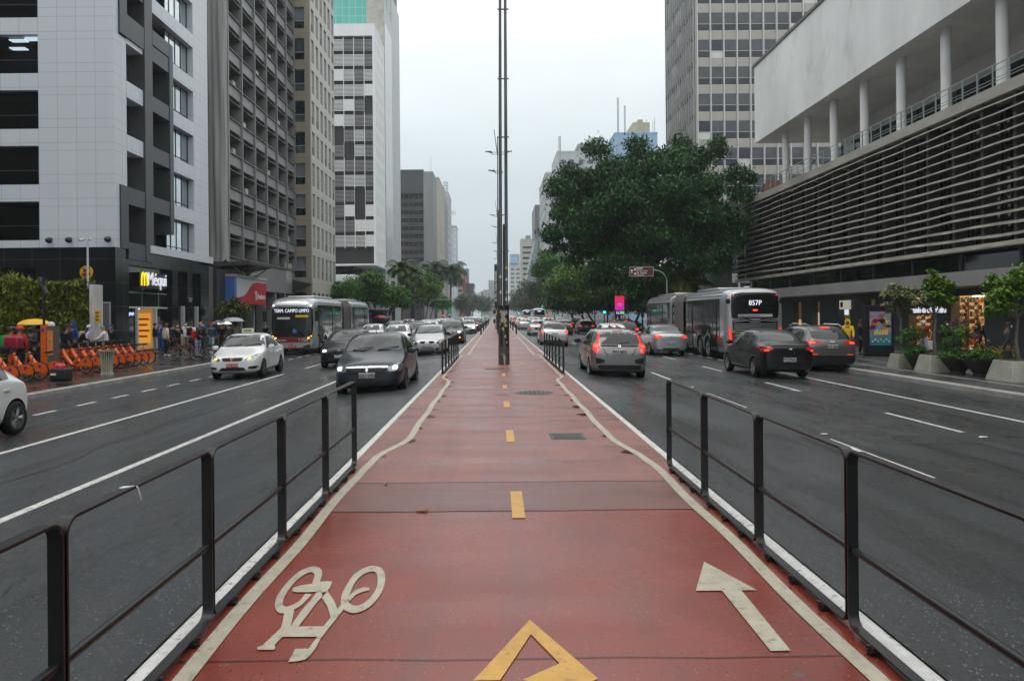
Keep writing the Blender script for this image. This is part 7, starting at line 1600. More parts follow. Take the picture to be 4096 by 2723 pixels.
def merged(kind):
 root = proto[kind]; b = MB(); mats = [silver]; sm = []
 def walk(o, M):
  M = M @ Matrix.LocRotScale(o.location, o.rotation_euler, o.scale)
  if o.type == 'MESH':
   for q in o.data.polygons:
    m = o.data.materials[q.material_index]
    if m not in mats: mats.append(m)
    b.use(mats.index(m)).add([M @ o.data.vertices[i].co for i in q.vertices], [tuple(range(len(q.vertices)))])
  for c in o.children: walk(c, M)
 for c in root.children: walk(c, Matrix())
 me = bpy.data.meshes.new('car_mesh'); bm = bmesh.new()
 vv = [bm.verts.new(p) for p in b.v]
 for f, mi in zip(b.f, b.m):
  fc = bm.faces.new([vv[i] for i in f]); fc.material_index = mi; fc.smooth = True
 bmesh.ops.remove_doubles(bm, verts=bm.verts, dist=1e-4); bm.to_mesh(me); bm.free()
 for m in mats: me.materials.append(m)
 me.set_sharp_from_angle(angle=rad(45)); return me
MERGED = {}
def far_single(kind, pm, x, y, facing, label):
 if kind not in MERGED: MERGED[kind] = merged(kind)
 o = bpy.data.objects.new({'hatch': 'hatchback_car', 'sedan': 'sedan_car', 'suv': 'suv_car'}[kind], MERGED[kind]); C.objects.link(o)
 o.material_slots[0].link = 'OBJECT'; o.material_slots[0].material = pm; L = KINDS_[kind]['L']
 o.rotation_euler = (0, 0, 0 if facing == 'cam' else math.pi); o.location = (x, y if facing == 'cam' else y+L, road_z(x)+.003); return tag(o, label, 'car', GL_ if facing == 'cam' else GR_)
used_l = set()
def lane(x, facing, seq, where, lead):
 prev = lead
 for (y, col, kind, *lb) in seq:
  dist = '' if y < 70 else 'small ' if y < 130 else 'distant '
  lab = lb[0] if lb else '%s%s %s %s %s, %s' % (dist, col, TN[kind], 'right behind' if facing == 'cam' else 'just ahead of', prev, where)
  if lab in used_l: lab = 'another '+lab
  used_l.add(lab)
  (far_car if y < 100 else far_single)(kind, PA[col], x+random.uniform(-.16, .16), y, facing, lab); prev = 'the %s %s' % (col, TN[kind])
random.seed(23)
lane(-2.95, 'cam', [(84, 'dark grey', 'suv'), (96, 'dark red', 'hatch'), (105, 'black', 'sedan'), (115, 'white', 'suv'), (126, 'smoke grey', 'hatch'), (137, 'silver', 'sedan'), (148, 'graphite', 'suv'), (160, 'white', 'hatch'), (173, 'dark grey', 'sedan'), (187, 'pale silver', 'hatch'), (203, 'slate', 'suv'), (222, 'white', 'sedan'), (245, 'black', 'hatch')], 'lane beside the path', 'the black-bumpered white hatchback')
lane(-5.95, 'cam', [(29.9, 'black', 'hatch', 'black hatchback half hidden behind the slate-blue sedan'), (44.5, 'white', 'sedan', 'white sedan with dark glass between the bus and the silver chevron hatchback'), (55, 'dark grey', 'hatch', 'dark grey hatchback with one warm lamp behind the white dark-glassed sedan'), (68, 'white', 'hatch'), (78, 'pale silver', 'suv'), (88, 'graphite', 'sedan'), (98, 'silver', 'hatch'), (109, 'slate', 'suv'), (121, 'white', 'sedan'), (134, 'dark grey', 'hatch'), (149, 'silver', 'suv'), (166, 'black', 'sedan'), (186, 'white', 'suv'), (210, 'silver', 'sedan')], 'second oncoming lane', 'the dark grey hatchback')
lane(-8.7, 'cam', [(53, 'white', 'sedan', 'white sedan showing only its bonnet corner past the rear of the oncoming bus'), (64, 'smoke grey', 'suv', 'smoke grey SUV under the red umbrella beyond the white sedan'), (80, 'graphite', 'hatch'), (92, 'white', 'hatch'), (104, 'silver', 'sedan'), (117, 'dark grey', 'suv'), (131, 'pale silver', 'hatch'), (147, 'black', 'hatch'), (165, 'white', 'sedan'), (190, 'smoke grey', 'hatch')], 'third oncoming lane', 'the smoke grey SUV')
lane(-11.3, 'cam', [(98, 'white', 'suv', 'white SUV in the kerb lane on the left below the yellow-green tree'), (125, 'silver', 'sedan'), (150, 'graphite', 'hatch')], 'left kerb lane', 'the white SUV')
lane(3.45, 'away', [(66, 'pale silver', 'sedan', 'pale silver sedan one car ahead of the square-lamped silver hatchback'), (91, 'silver', 'hatch'), (105, 'white', 'sedan'), (120, 'dark red', 'suv'), (134, 'pale silver', 'hatch'), (150, 'graphite', 'sedan'), (170, 'white', 'hatch'), (195, 'silver', 'suv'), (225, 'black', 'sedan')], 'outgoing lane beside the path', 'the pale silver sedan')
lane(6.5, 'away', [(42.6, 'white', 'hatch', 'white hatchback whose roof shows behind the tall-lamped warm grey one'), (74, 'smoke grey', 'sedan', 'smoke grey sedan with an orange-lit lamp ahead in the second outgoing lane'), (97, 'white', 'suv'), (112, 'pale silver', 'sedan'), (128, 'white', 'hatch'), (146, 'silver', 'hatch'), (170, 'dark grey', 'suv')], 'second outgoing lane', 'the smoke grey sedan')
lane(8.8, 'away', [(53, 'dark grey', 'suv', 'dark grey SUV nearly hidden beside the front of the outgoing bus'), (77, 'graphite', 'hatch', 'graphite hatchback with small lit tail lamps under the street clock')], 'third outgoing lane', 'the graphite hatchback')
lane(10.9, 'away', [(106, 'black', 'hatch', 'black hatchback with glaring tail lamps under the broad yellowish tree'), (132, 'silver', 'sedan')], 'right kerb lane', 'the black hatchback')
# ================================================================== articulated buses
BSIL = paint('bus_silver', (.40, .41, .42), .6, .3); BRED = paint('bus_red', (.16, .008, .014)); BGLASS = mat('bus_dark_glass', (.010, .012, .013), .07, spec=.7); BLK_P = mat('bus_black_panel', (.008, .008, .009), .12, spec=.5)
BELL = mat('bus_bellows', (.14, .13, .12), .75, var=.2, vs=3); BDOOR = mat('bus_door_black', (.012, .012, .013), .2, spec=.5)
def bus_shell(y0, y1, W, H, zb, endf=None, endr=None):
 h = W/2
 def ring(y, sc, zt, zbm, bul=0):
  o = []
  pts = [(0, zbm), (h*.92, zbm), (h, zbm+.12), (h, zbm+.9), (h, zt-.62), (h*.97, zt-.30), (h*.86, zt-.10), (h*.6, zt-.01), (0, zt+.02)]
  return [(x*sc, y, z) for x, z in pts]+[(-x*sc, y, z) for x, z in pts[-2:0:-1]]
 Ys = []
 if endf == 'round': Ys += [(y0, .80, H-.55, zb+.10), (y0+.06, .90, H-.34, zb+.04), (y0+.28, .975, H-.10, zb), (y0+.9, 1, H, zb)]
 elif endf == 'rear': Ys += [(y0, .87, H-.30, zb+.12), (y0+.05, .93, H-.18, zb+.05), (y0+.2, .98, H-.06, zb), (y0+.7, 1, H, zb)]
 else: Ys += [(y0, 1, H, zb)]
 k = max(2, int((y1-y0)/1.6)); a, c = y0+1.4, y1-1.4
 Ys += [(a+(c-a)*i/k, 1, H, zb) for i in range(k+1)]
 if endr == 'round': Ys += [(y1-.9, 1, H, zb), (y1-.28, .975, H-.10, zb), (y1-.06, .90, H-.34, zb+.04), (y1, .80, H-.55, zb+.10)]
 elif endr == 'rear': Ys += [(y1-.7, 1, H, zb), (y1-.2, .98, H-.06, zb), (y1-.05, .93, H-.18, zb+.05), (y1, .87, H-.30, zb+.12)]
 else: Ys += [(y1, 1, H, zb)]
 rings = [ring(*q) for q in Ys]; m = len(rings[0]); vs = [p for r_ in rings for p in r_]
 fs = [(i*m+j, i*m+(j+1) % m, (i+1)*m+(j+1) % m, (i+1)*m+j) for i in range(len(Ys)-1) for j in range(m)]
 for base in (0, (len(Ys)-1)*m):
  for i in range(8):
   q = list(dict.fromkeys([base+i, base+i+1, base+(m-i-1) % m, base+(m-i) % m]))
   if len(q) > 2: fs.append(tuple(q))
 return vs, fs
def shell_mesh(vs, fs, m, wheels, r=.5):
 me = bpy.data.meshes.new('b'); me.from_pydata(vs, [], fs); bm = bmesh.new(); bm.from_mesh(me); bmesh.ops.recalc_face_normals(bm, faces=bm.faces); bm.to_mesh(me); bm.free(); me.materials.append(m)
 o = bpy.data.objects.new('b', me); C.objects.link(o); s = o.modifiers.new('s', 'SUBSURF'); s.levels = s.render_levels = 2; cuts = []
 for y in wheels:
  cb = MB(); cb.lathe([(r+.10, -3), (r+.10, 3)], (0, y, r), 30, 'x'); co = cb.build('cut', ARCH); cuts.append(co); bo = o.modifiers.new('c', 'BOOLEAN'); bo.operation = 'DIFFERENCE'; bo.object = co; bo.solver = 'EXACT'; bo.material_mode = 'TRANSFER'
 out = bpy.data.meshes.new_from_object(o.evaluated_get(bpy.context.evaluated_depsgraph_get())); bpy.data.objects.remove(o)
 for c_ in cuts: bpy.data.objects.remove(c_)
 out.polygons.foreach_set('use_smooth', [True]*len(out.polygons)); out.set_sharp_from_angle(angle=rad(35)); return out
def articulated_bus(label, number, route, dest, full=True):
 t = thing('articulated_bus', label, 'bus'); W, H, zb, r = 2.55, 3.20, .30, .48; h = W/2
 L1, L2, L = 8.4, 10.2, 18.2; bvs = []
 for (y0, y1, ef, er, wh) in ((0, L1, 'round', None, (2.5, 7.3)), (L2, L, None, 'rear', (13.9, 15.3) if full else (14.5,))):
  vs, fs = bus_shell(y0, y1, W, H, zb, ef, er); me = shell_mesh(vs, fs, BSIL, wh, r); o = bpy.data.objects.new('body', me); C.objects.link(o); o.parent = t; BASE[o.name] = Vector(); bvs.append(bvh_of(me))
  for y in wh:
   for s in (1, -1): add_wheel(t, s*(h-.16), y, r, r, .30, RIM if not full else RIM, 8)
  # side glazing, skirt band, doors
  for ax in ('left', 'right'):
   a, c = y0+(.62 if ef else .05), y1-(.9 if er else .05)
   decal('side_glass', bvs[-1], rr((a+c)/2, 1.86, c-a, 1.74, .12), ax, BGLASS, t, .012, .5)
   n = int((c-a)/1.45)
   for k in range(1, n): yy_ = a+(c-a)*k/n; decal('window_bar', bvs[-1], rr(yy_, 1.90, .05, 1.5, .01, 1), ax, BLK_P, t, .018, .5)
   for (p, q) in (((y0+.9, y0+1.9), (y0+4.3, y0+5.5)) if ef else ((y0+1.2, y0+2.4), (y1-2.4, y1-1.3))):
    d0 = decal('door', bvs[-1], rr((p+q)/2, 1.50, q-p, 2.25, .06), ax, BDOOR, t, .030, .5)
    decal('door_pane', bvs[-1], rr((p+q)/2-.26*(q-p), 1.55, (q-p)*.36, 1.95, .05), ax, BGLASS, d0, .04, .5); decal('door_pane', bvs[-1], rr((p+q)/2+.26*(q-p), 1.55, (q-p)*.36, 1.95, .05), ax, BGLASS, d0, .04, .5)
   if er: decal('red_skirt', bvs[-1], [(y0+2.6, .42), (y1-2.6, .42), (y1-2.6, .80), (y0+2.6, .80)], ax, BRED, t, .010, .5); decal('red_skirt', bvs[-1], [(y1-1.2, .42), (y1-.5, .42), (y1-.5, 1.0), (y1-1.2, 1.0)], ax, BRED, t, .010, .5)
   decal('roof_seam', bvs[-1], rr((y0+y1)/2, 2.86, y1-y0-1.4, .03, .01, 1), ax, TRIM, t, .006, .6)
   decal('roof_seam', bvs[-1], rr((y0+y1)/2, 3.0, y1-y0-1.4, .02, .005, 1), ax, TRIM, t, .006, .6)
 for s in (1, -1):
  for nm_y in (12.9,):
   text('fleet_number', number, .24, LW, t, (s*(h+.02), nm_y, .98), (rad(90), 0, rad(90 if s > 0 else -90)), .01)
 b = MB(); k = 14
 for i in range(k+1):
  pass
 b = MB(); n = 13; vs = []
 for i in range(n*2+1):
  y = L1-.05+(L2-L1+.1)*i/(n*2); sc = (.99 if i % 2 else .93); hh = h*sc; zt = H*(1 if i % 2 else .975)
  pr = [(-hh, .42), (hh, .42), (hh, zt-.45), (hh*.9, zt-.1), (hh*.6, zt), (-hh*.6, zt), (-hh*.9, zt-.1), (-hh, zt-.45)]; vs += [(x, y, z) for x, z in pr]
 b.add(vs, [(i*8+j, i*8+(j+1) % 8, (i+1)*8+(j+1) % 8, (i+1)*8+j) for i in range(n*2) for j in range(8)]); b.build('bellows', BELL, t)
 for y0, y1 in ((2.0, 6.6), (11.6, 15.4)):
  b = MB(); b.box(-.8, .8, y0, y1, H-.02, H+.09); b.build('roof_unit', BSIL, t, bevel=.1, seg=3, smooth=40)
 # --- front
 bv = bvs[0]
 D = lambda nm, poly, m, off=.012, par=None, ax='front', bq=None: decal(nm, bq or bv, poly, ax, m, par or t, off, .16)
 D('windscreen', soft([(-1.06, .98), (1.06, .98), (1.14, 1.5), (1.12, 2.62), (-1.12, 2.62), (-1.14, 1.5)], 3, .12), BGLASS)
 D('display_mask', soft([(-1.08, 2.30), (1.08, 2.30), (1.06, 2.62), (-1.06, 2.62)], 2, .1), BLK_P, .018)
 D('red_band', soft([(-1.02, .70), (.98, .70), (1.0, .96), (-1.02, .96)], 2, .06), BRED, .014)
 D('roof_brow', soft([(-.92, 2.70), (.92, 2.70), (.66, 3.02), (-.66, 3.02)], 3, .25), BSIL, .05)
 for s in (-1, 1):
  hl = D('headlight', [(s*x, z) for x, z in soft([(.72, .78), (1.10, .95), (1.12, 1.12), (.90, 1.06), (.70, .90)], 3, .18)], HOUSD, .02)
  D('headlight_lamp', [(s*x, z) for x, z in rr(.90, .94, .13, .085, .04)], AMB, .03, hl); D('headlight_lamp', [(s*x, z) for x, z in rr(1.04, 1.04, .08, .06, .03)], AMB, .03, hl)
  D('marker_lamp', [(s*x, z) for x, z in rr(1.02, 2.72, .06, .05, .02)], BEAM, .03)
  D('bumper_vent', [(s*x, z) for x, z in soft([(.62, .50), (1.0, .60), (.98, .42), (.60, .40)], 2, .2)], TRIM, .012)
  b = MB(); b.tube([(s*1.2, .5, 2.6), (s*1.42, -.12, 2.55), (s*1.42, -.15, 2.35)], .03, 6); b.box(s*1.42-.11, s*1.42+.11, -.2, -.1, 1.85, 2.4); b.build('mirror', TRIM, t)
 fy = bv.ray_cast(Vector((0, -3, 2.46)), Vector((0, 1, 0)))[0].y
 if dest: text('destination', dest, .27, mat('led_white', (.75, .8, .9), .4, emit=.75, ecol=(.85, .88, 1)), t, (.0, fy-.05, 2.42), bold=.0, sx=.74, depth=.01)
 text('fleet_number', number, .2, LW, t, (.62, bv.ray_cast(Vector((.6, -3, .83)), Vector((0, 1, 0)))[0].y-.03, .83), depth=.01)
 text('operator_text', 'Piso Baixo', .12, LW, t, (-.55, bv.ray_cast(Vector((-.5, -3, .83)), Vector((0, 1, 0)))[0].y-.03, .82), depth=.01)
 D('dash_card', rr(-.45, 2.02, .7, .11, .02, 2), mat('dash_card_cream', (.55, .55, .45), .5), .02); D('dash_card', rr(.55, 2.13, .7, .12, .02, 2), mat('dash_card_yellow', (.75, .45, .03), .5), .02); D('access_sticker', rr(.15, 1.33, .2, .22, .02, 2), mat('access_blue', (.03, .16, .5), .5), .02); D('band_sticker', rr(-.93, .84, .17, .2, .02, 2), mat('sticker_green', (.08, .35, .25), .5), .02)
 yb = bv.ray_cast(Vector((0, -3, .47)), Vector((0, 1, 0)))[0].y; b = MB(); b.box(-.22, .22, yb-.03, yb+.01, .40, .53); pl_ = b.build('number_plate', PLATER, t); text('plate_text', 'FUC 8042', .11, INKW, pl_, (0, yb-.032, .46), sx=.85)
 D('emblem', rr(0, .60, .14, .14, .07), CHROME, .02)
 for s in (-.55, .5): q0 = bv.ray_cast(Vector((s, -3, 1.03)), Vector((0, 1, 0)))[0]; q1 = bv.ray_cast(Vector((s*.35, -3, 1.5)), Vector((0, 1, 0)))[0]; b = MB(); b.tube([q0+Vector((0, -.05, 0)), q1+Vector((0, -.06, 0))], .015, 5); b.build('wiper', TRIM, t)
 # --- rear
 bq = bvs[1]; Rr = lambda nm, poly, m, off=.012, par=None: decal(nm, bq, poly, 'rear', m, par or t, off, .16)
 Rr('rear_panel', soft([(-1.0, 1.86), (1.0, 1.86), (1.04, 2.35), (1.0, 2.92), (.55, 2.98), (-.55, 2.98), (-1.0, 2.92), (-1.04, 2.35)], 3, .1), BLK_P, .016)
 Rr('grille_frame', soft([(-.98, 1.78), (-.30, 1.86), (-.18, 1.76), (.18, 1.76), (.30, 1.86), (.98, 1.78), (.96, 1.30), (-.96, 1.30)], 2, .1), BLK_P, .022)
 for k in range(5):
  z = 1.36+k*.085; Rr('grille_slat', rr(0, z, 1.84-(.0 if k < 4 else .2), .032, .012, 2) if k < 4 else soft([(-.94, 1.74), (-.32, 1.81), (-.2, 1.72), (.2, 1.72), (.32, 1.81), (.94, 1.74), (.94, 1.70), (.3, 1.77), (.18, 1.68), (-.18, 1.68), (-.3, 1.77), (-.94, 1.70)], 1, .1), BSIL, .04)
 Rr('red_band', soft([(-1.0, .62), (1.0, .62), (1.0, 1.26), (-1.0, 1.26)], 2, .04), BRED, .016)
 Rr('lower_bumper', soft([(-1.04, .36), (1.04, .36), (1.04, .60), (-1.04, .60)], 2, .08), BSIL, .02)
 for s in (-1, 1):
  tl = Rr('taillight', [(s*x, z) for x, z in soft([(.98, .62), (1.10, .66), (1.13, 1.5), (1.08, 1.52), (1.0, 1.2)], 3, .15)], TAILM, .03)
  for k in range(7):
   Rr('taillight_lamp', [(s*x, z) for x, z in rr(1.055+.008*k, .74+k*.105, .075-.005*k, .06, .02, 2)], TAILON, .04, tl)
  Rr('marker_lamp', [(s*x, z) for x, z in rr(.93, 2.86, .05, .05, .02, 2)], TAILON, .03)
  Rr('corner_vent', [(s*x, z) for x, z in rr(1.13, 2.60, .15, .22, .07)], TRIM, .02)
 ry = bq.ray_cast(Vector((0, 25, 2.5)), Vector((0, -1, 0)))[0].y; RT = (rad(90), 0, math.pi)
 if route: text('route_number', route, .31, MT['led_white'], t, (.0, ry+.05, 2.52), RT, .01, .0, sx=.9)
 b = MB(); b.box(-.1, .1, ry+.04, ry+.055, 2.18, 2.25); b.build('stop_lamp', TAILON, t)
 b = MB(); b.box(-.74, .74, ry+.035, ry+.05, 1.92, 2.04); pn = b.build('notice_strip', mat('notice_grey', (.45, .45, .44), .5), t); text('notice_text', 'Disque Denúncia 181', .10, INK, pn, (.25, ry+.056, 1.975), RT, .004)
 y5 = bq.ray_cast(Vector((0, 25, 1.0)), Vector((0, -1, 0)))[0].y
 text('fleet_number', number, .23, LW, t, (-.62, y5+.035, 1.08), RT, .01); b = MB(); b.tube([(.12, y5+.035, 1.16), (.02, y5+.035, 1.2), (-.02, y5+.035, 1.1), (-.12, y5+.035, 1.16)], .03, 5); b.tube([(.0, y5+.035, 1.12), (.04, y5+.035, .98)], .03, 5); b.build('operator_mark', LW, t)
 Rr('access_sticker', rr(.83, .84, .17, .2, .02, 2), MT['access_blue'], .03); Rr('green_sticker', rr(.72, 1.13, .26, .12, .02, 2), mat('green_patch', (.05, .3, .06), .5), .03); Rr('access_sticker', rr(.14, .80, .15, .15, .02, 2), MT['access_blue'], .03)
 b = MB(); b.lathe([(.16, H-.02), (.18, H+.03), (.14, H+.07), (.02, H+.08)], (0, 17.2, 0), 16); b.build('roof_vent', BSIL, t, smooth=40)
 return t
t = articulated_bus('silver and red articulated bus, its blue-white display reading TERM. CAMPO LIMPO', '7 1282', '', 'TERM. CAMPO LIMPO')
t.location = (-11.2, 42.3, road_z(-11.2)); t['group'] = 'articulated city buses'
t = articulated_bus('silver and red articulated bus seen from behind, numbered 857P', '7 1284', '857P', '')
t.rotation_euler.z = math.pi; t.location = (11.15, 33.5+18.2, road_z(11.15)); t['group'] = 'articulated city buses'
def far_bus(x, y, label):
 t = thing('city_bus', label, 'bus'); vs, fs = bus_shell(0, 11, 2.5, 3.2, .3, 'round', 'rear'); me = shell_mesh(vs, fs, BSIL, (2.6, 8.2), .48); o = bpy.data.objects.new('body', me); C.objects.link(o); o.parent = t; bv = bvh_of(me)
 decal('rear_window', bv, rr(0, 2.35, 1.9, 1.0, .1), 'rear', BLK_P, t, .02, .3); decal('red_band', bv, rr(0, .95, 2.0, .7, .05), 'rear', BRED, t, .02, .3); decal('display', bv, rr(0, 2.62, .7, .16, .02), 'rear', MT['led_white'], t, .04, .3)
 for s in (-1, 1): decal('taillight', bv, rr(s*1.0, .95, .16, .5, .04), 'rear', TAILON, t, .03, .3); decal('side_glass', bv, rr(5.6, 2.0, 9, 1.1, .1), 'left' if s > 0 else 'right', BGLASS, t, .02, .6)
 for y_ in (2.6, 8.2):
  for s in (-1, 1): add_wheel(t, s*1.08, y_, .48, .48, .3, RIM, 8)
 t.rotation_euler.z = math.pi; t.location = (x, y+11, road_z(x)); return t
far_bus(8.2, 150, 'distant red-banded bus with lit tail lamps, the nearer of two far buses'); far_bus(8.0, 205, 'most distant bus on the outgoing side, pale in the haze')
# ================================================================== people
SKINS = [mat('skin_light', (.42, .24, .16), .55), mat('skin_tan', (.26, .13, .075), .55), mat('skin_brown', (.10, .048, .03), .55)]
def cloth(n, c, r=.8): return mat('cloth_'+n, c, r, var=.22, vs=14, bump=.5, bs=18, spec=.2)
CL = dict(red=cloth('red', (.42, .016, .018)), navy=cloth('navy', (.012, .016, .035)), black=cloth('black', (.010, .010, .011)), white=cloth('white', (.62, .62, .62)), cream=cloth('cream', (.55, .49, .38)), grey=cloth('grey', (.045, .052, .058)), green=cloth('green', (.03, .30, .05)), teal=cloth('teal', (.03, .27, .22)), jeans=cloth('jeans', (.03, .055, .10)), pale_jeans=cloth('pale_jeans', (.22, .28, .36)), blue=cloth('blue', (.02, .05, .18)), lilac=cloth('lilac', (.50, .50, .68)), beige=cloth('beige', (.36, .30, .21)), yellow=cloth('yellow', (.75, .48, .02)), dkgreen=cloth('dark_green', (.015, .05, .035)), wine=cloth('wine', (.16, .012, .022)), maroon=cloth('maroon', (.30, .014, .028)), khaki=cloth('khaki', (.24, .20, .13)), orange=cloth('orange', (.75, .22, .02)), ltblue=cloth('light_blue', (.12, .32, .62)))
HAIR = [mat('dark_hair', (.012, .009, .007), .6, spec=.3), mat('brown_hair', (.07, .035, .018), .6, spec=.3)]
SHOE = mat('dark_shoe', (.02, .02, .022), .6); SHOEW = mat('white_shoe', (.55, .55, .55), .6)
MASK = {'white': mat('white_mask', (.65, .67, .68), .8), 'blue': mat('blue_mask', (.15, .38, .62), .8), 'black': mat('black_mask', (.012, .012, .012), .8)}
HELM = {'red': mat('helmet_red', (.5, .02, .03), .3), 'black': mat('helmet_black', (.01, .01, .012), .15), 'blue': mat('helmet_blue', (.06, .16, .45), .3)}
def skin_mesh(joints, edges, rads, lvl=1):
 me = bpy.data.meshes.new('s'); me.from_pydata(joints, edges, []); o = bpy.data.objects.new('s', me); C.objects.link(o)
 md = o.modifiers.new('k', 'SKIN'); md.use_smooth_shade = True
 if not me.skin_vertices:
  bm = bmesh.new(); bm.from_mesh(me); bm.verts.layers.skin.verify(); bm.to_mesh(me); bm.free()
 for i, r in enumerate(rads):
  d_ = me.skin_vertices[0].data[i]; d_.radius = r if isinstance(r, tuple) else (r, r); d_.use_root = (i == 0)
 s = o.modifiers.new('u', 'SUBSURF'); s.levels = s.render_levels = lvl
 out = bpy.data.meshes.new_from_object(o.evaluated_get(bpy.context.evaluated_depsgraph_get())); bpy.data.objects.remove(o)
 out.polygons.foreach_set('use_smooth', [True]*len(out.polygons)); return out
def mb_mesh(b, smooth=60):
 o = b.build('x', SHOE, smooth=smooth); m = o.data; m.materials.clear(); bpy.data.objects.remove(o); return m
def join_mesh(a, b):
 bm = bmesh.new(); bm.from_mesh(a); bm.from_mesh(b); o = bpy.data.meshes.new('j'); bm.to_mesh(o); bm.free(); o.polygons.foreach_set('use_smooth', [True]*len(o.polygons)); return o
def make_pose(legs='stand', armL='down', armR='down', lean=0.):
 def ln(p): return (p[0], p[1]-lean*max(0, p[2]-.9), p[2]-abs(lean)*.25*max(0, p[2]-.9))
 pel, sp, ch, nk, hb, hm, ht = [ln(p) for p in ((0, 0, .94), (0, .01, 1.12), (0, .01, 1.31), (0, .015, 1.45), (0, -.005, 1.515), (0, -.02, 1.60), (0, -.005, 1.685))]
 L = {}
 for s in (1, -1):
  st = {'stand': (0, 0), 'walk': (.23*s, .0)}[legs][0]
  L[s] = [(s*.09, 0, .90), (s*.10, -.03-st*.45, .49), (s*.10, .03-st, .085+(.03 if st < 0 else 0)), (s*.115, -.13-st, .035)]
 A = {}
 for s, k in ((1, armL), (-1, armR)):
  sh = ln((s*.185, .01, 1.385))
  e, w, hd = {'down': ((s*.235, .04, 1.12), (s*.245, -.02, .88), (s*.245, -.045, .80)), 'swing': ((s*.235, -.06*s, 1.13), (s*.24, -.20*s, .92), (s*.235, -.25*s, .86)), 'phone': ((s*.24, -.03, 1.13), (s*.12, -.25, 1.22), (s*.08, -.30, 1.27)), 'fwd': ((s*.24, -.14, 1.17), (s*.22, -.38, 1.08), (s*.22, -.46, 1.06)), 'up': ((s*.27, -.10, 1.20), (s*.20, -.18, 1.42), (s*.19, -.18, 1.50)), 'pocket': ((s*.28, .06, 1.14), (s*.20, -.08, .95), (s*.18, -.11, .90))}[k]
  A[s] = [sh, ln(e), ln(w), ln(hd)]
 J, E, R_ = [], [], []
 def ch_(pts, rs, par=None):
  for i, (p, r) in enumerate(zip(pts, rs)):
   J.append(p); R_.append(r); n = len(J)-1
   if i == 0:
    if par is not None: E.append((par, n))
   else: E.append((n-1, n))
  return len(J)-1
 ch_([pel, sp, ch, nk, hb, hm, ht], [(.135, .10), (.12, .09), (.145, .10), .052, .065, (.074, .088), .058])
 for s in (1, -1): ch_(L[s], [.082, .056, .04, .03], 0)
 for s in (1, -1): ch_(A[s], [.055, .042, .029, (.032, .02)], 2)
 body = skin_mesh(J, E, R_)
 fb = MB()                                   # five fingers a hand, nose, ears
 for s in (1, -1):
  h0, w0 = Vector(A[s][3]), Vector(A[s][2]); d_ = (h0-w0).normalized(); sd = d_.cross(Vector((s, 0, 0))).normalized() if abs(d_.x) < .9 else Vector((0, 1, 0)); nn = d_.cross(sd)
  for k, l_ in enumerate((.058, .072, .076, .070)):
   o = h0+sd*(.026-.017*k); fb.tube([o-d_*.01, o+d_*l_*.55+nn*.006*s, o+d_*l_*.9+nn*.022*s], [.0095, .008, .006], 5)
  o = w0.lerp(h0, .5)+sd*.025; fb.tube([o, o+sd*.03+d_*.03, o+sd*.035+d_*.06], [.011, .0095, .007], 5)
 hm_ = Vector(hm); fb.tube([hm_+Vector((0, -.083, .02)), hm_+Vector((0, -.10, -.015)), hm_+Vector((0, -.088, -.022))], [.008, .014, .008], 6)
 for s in (1, -1): fb.tube([hm_+Vector((s*.072, .01, .02)), hm_+Vector((s*.084, .015, .0)), hm_+Vector((s*.074, .01, -.025))], [.010, .016, .008], 6)
 body = join_mesh(body, mb_mesh(fb))
 J, E, R_ = [], [], []
 ch_([ln((0, 0, .86)), pel, sp, ch, ln((0, .015, 1.43))], [(.155, .12), (.15, .115), (.145, .115), (.165, .122), (.07, .07)])
 for s in (1, -1): ch_([A[s][0], A[s][1], tuple(Vector(A[s][1]).lerp(Vector(A[s][2]), .92))], [.072, .058, .045], 3)
 top = skin_mesh(J, E, R_)
 J, E, R_ = [], [], []
 ch_([(0, 0, .96), (0, 0, .88)], [(.145, .112), (.14, .11)])
 for s in (1, -1): ch_([L[s][0], L[s][1], (L[s][2][0], L[s][2][1], L[s][2][2]+.03)], [.095, .072, .058], 1)
 trou = skin_mesh(J, E, R_)
 sb_ = MB()
 for s in (1, -1):
  a, t_ = Vector(L[s][2]), Vector(L[s][3]); sb_.tube([a+Vector((0, .05, -.035)), a+Vector((0, .02, -.03)), a.lerp(t_, .6)+Vector((0, 0, -.005)), t_+Vector((0, -.04, -.002))], [.03, .046, .044, .026], 8)
 shoes = mb_mesh(sb_)
 return dict(body=body, top=top, trou=trou, shoes=shoes, head=Vector(hm), ch=Vector(ch), hand={s: Vector(A[s][3]) for s in (1, -1)}, lean=lean)
POSE = {'stand': make_pose(), 'phone': make_pose('stand', 'phone', 'down'), 'walk': make_pose('walk', 'swing', 'swing'), 'hold': make_pose('stand', 'up', 'pocket'), 'push': make_pose('walk', 'fwd', 'fwd', .18), 'lean': make_pose('stand', 'fwd', 'fwd', .45), 'carry': make_pose('walk', 'down', 'fwd')}
def _hair(style):
 b = MB(); n = 18; vs = []
 lo = {'short': -.15, 'bob': -.85, 'long': -1.6}[style]
 rows = 8
 for j in range(rows+1):
  t = j/rows; el = math.pi/2*(1-t)
  for i in range(n):
   az = 2*math.pi*i/n; back = .5+.5*math.sin(az)    # +Y is the back of the head
   drop = t**2*(lo*.11*(back**.8)+(-.02 if style == 'short' else -.06)*back); rr_ = math.sin(math.pi/2*t)
   vs.append((.089*rr_*math.cos(az), .004+.104*rr_*math.sin(az)-.0*t, .030+.085*math.cos(math.pi/2*t)+drop-(.0 if back > .3 else -.028*t)))
 b.add(vs, [(j*n+i, j*n+(i+1) % n, (j+1)*n+(i+1) % n, (j+1)*n+i) for j in range(rows) for i in range(n)]); return mb_mesh(b)
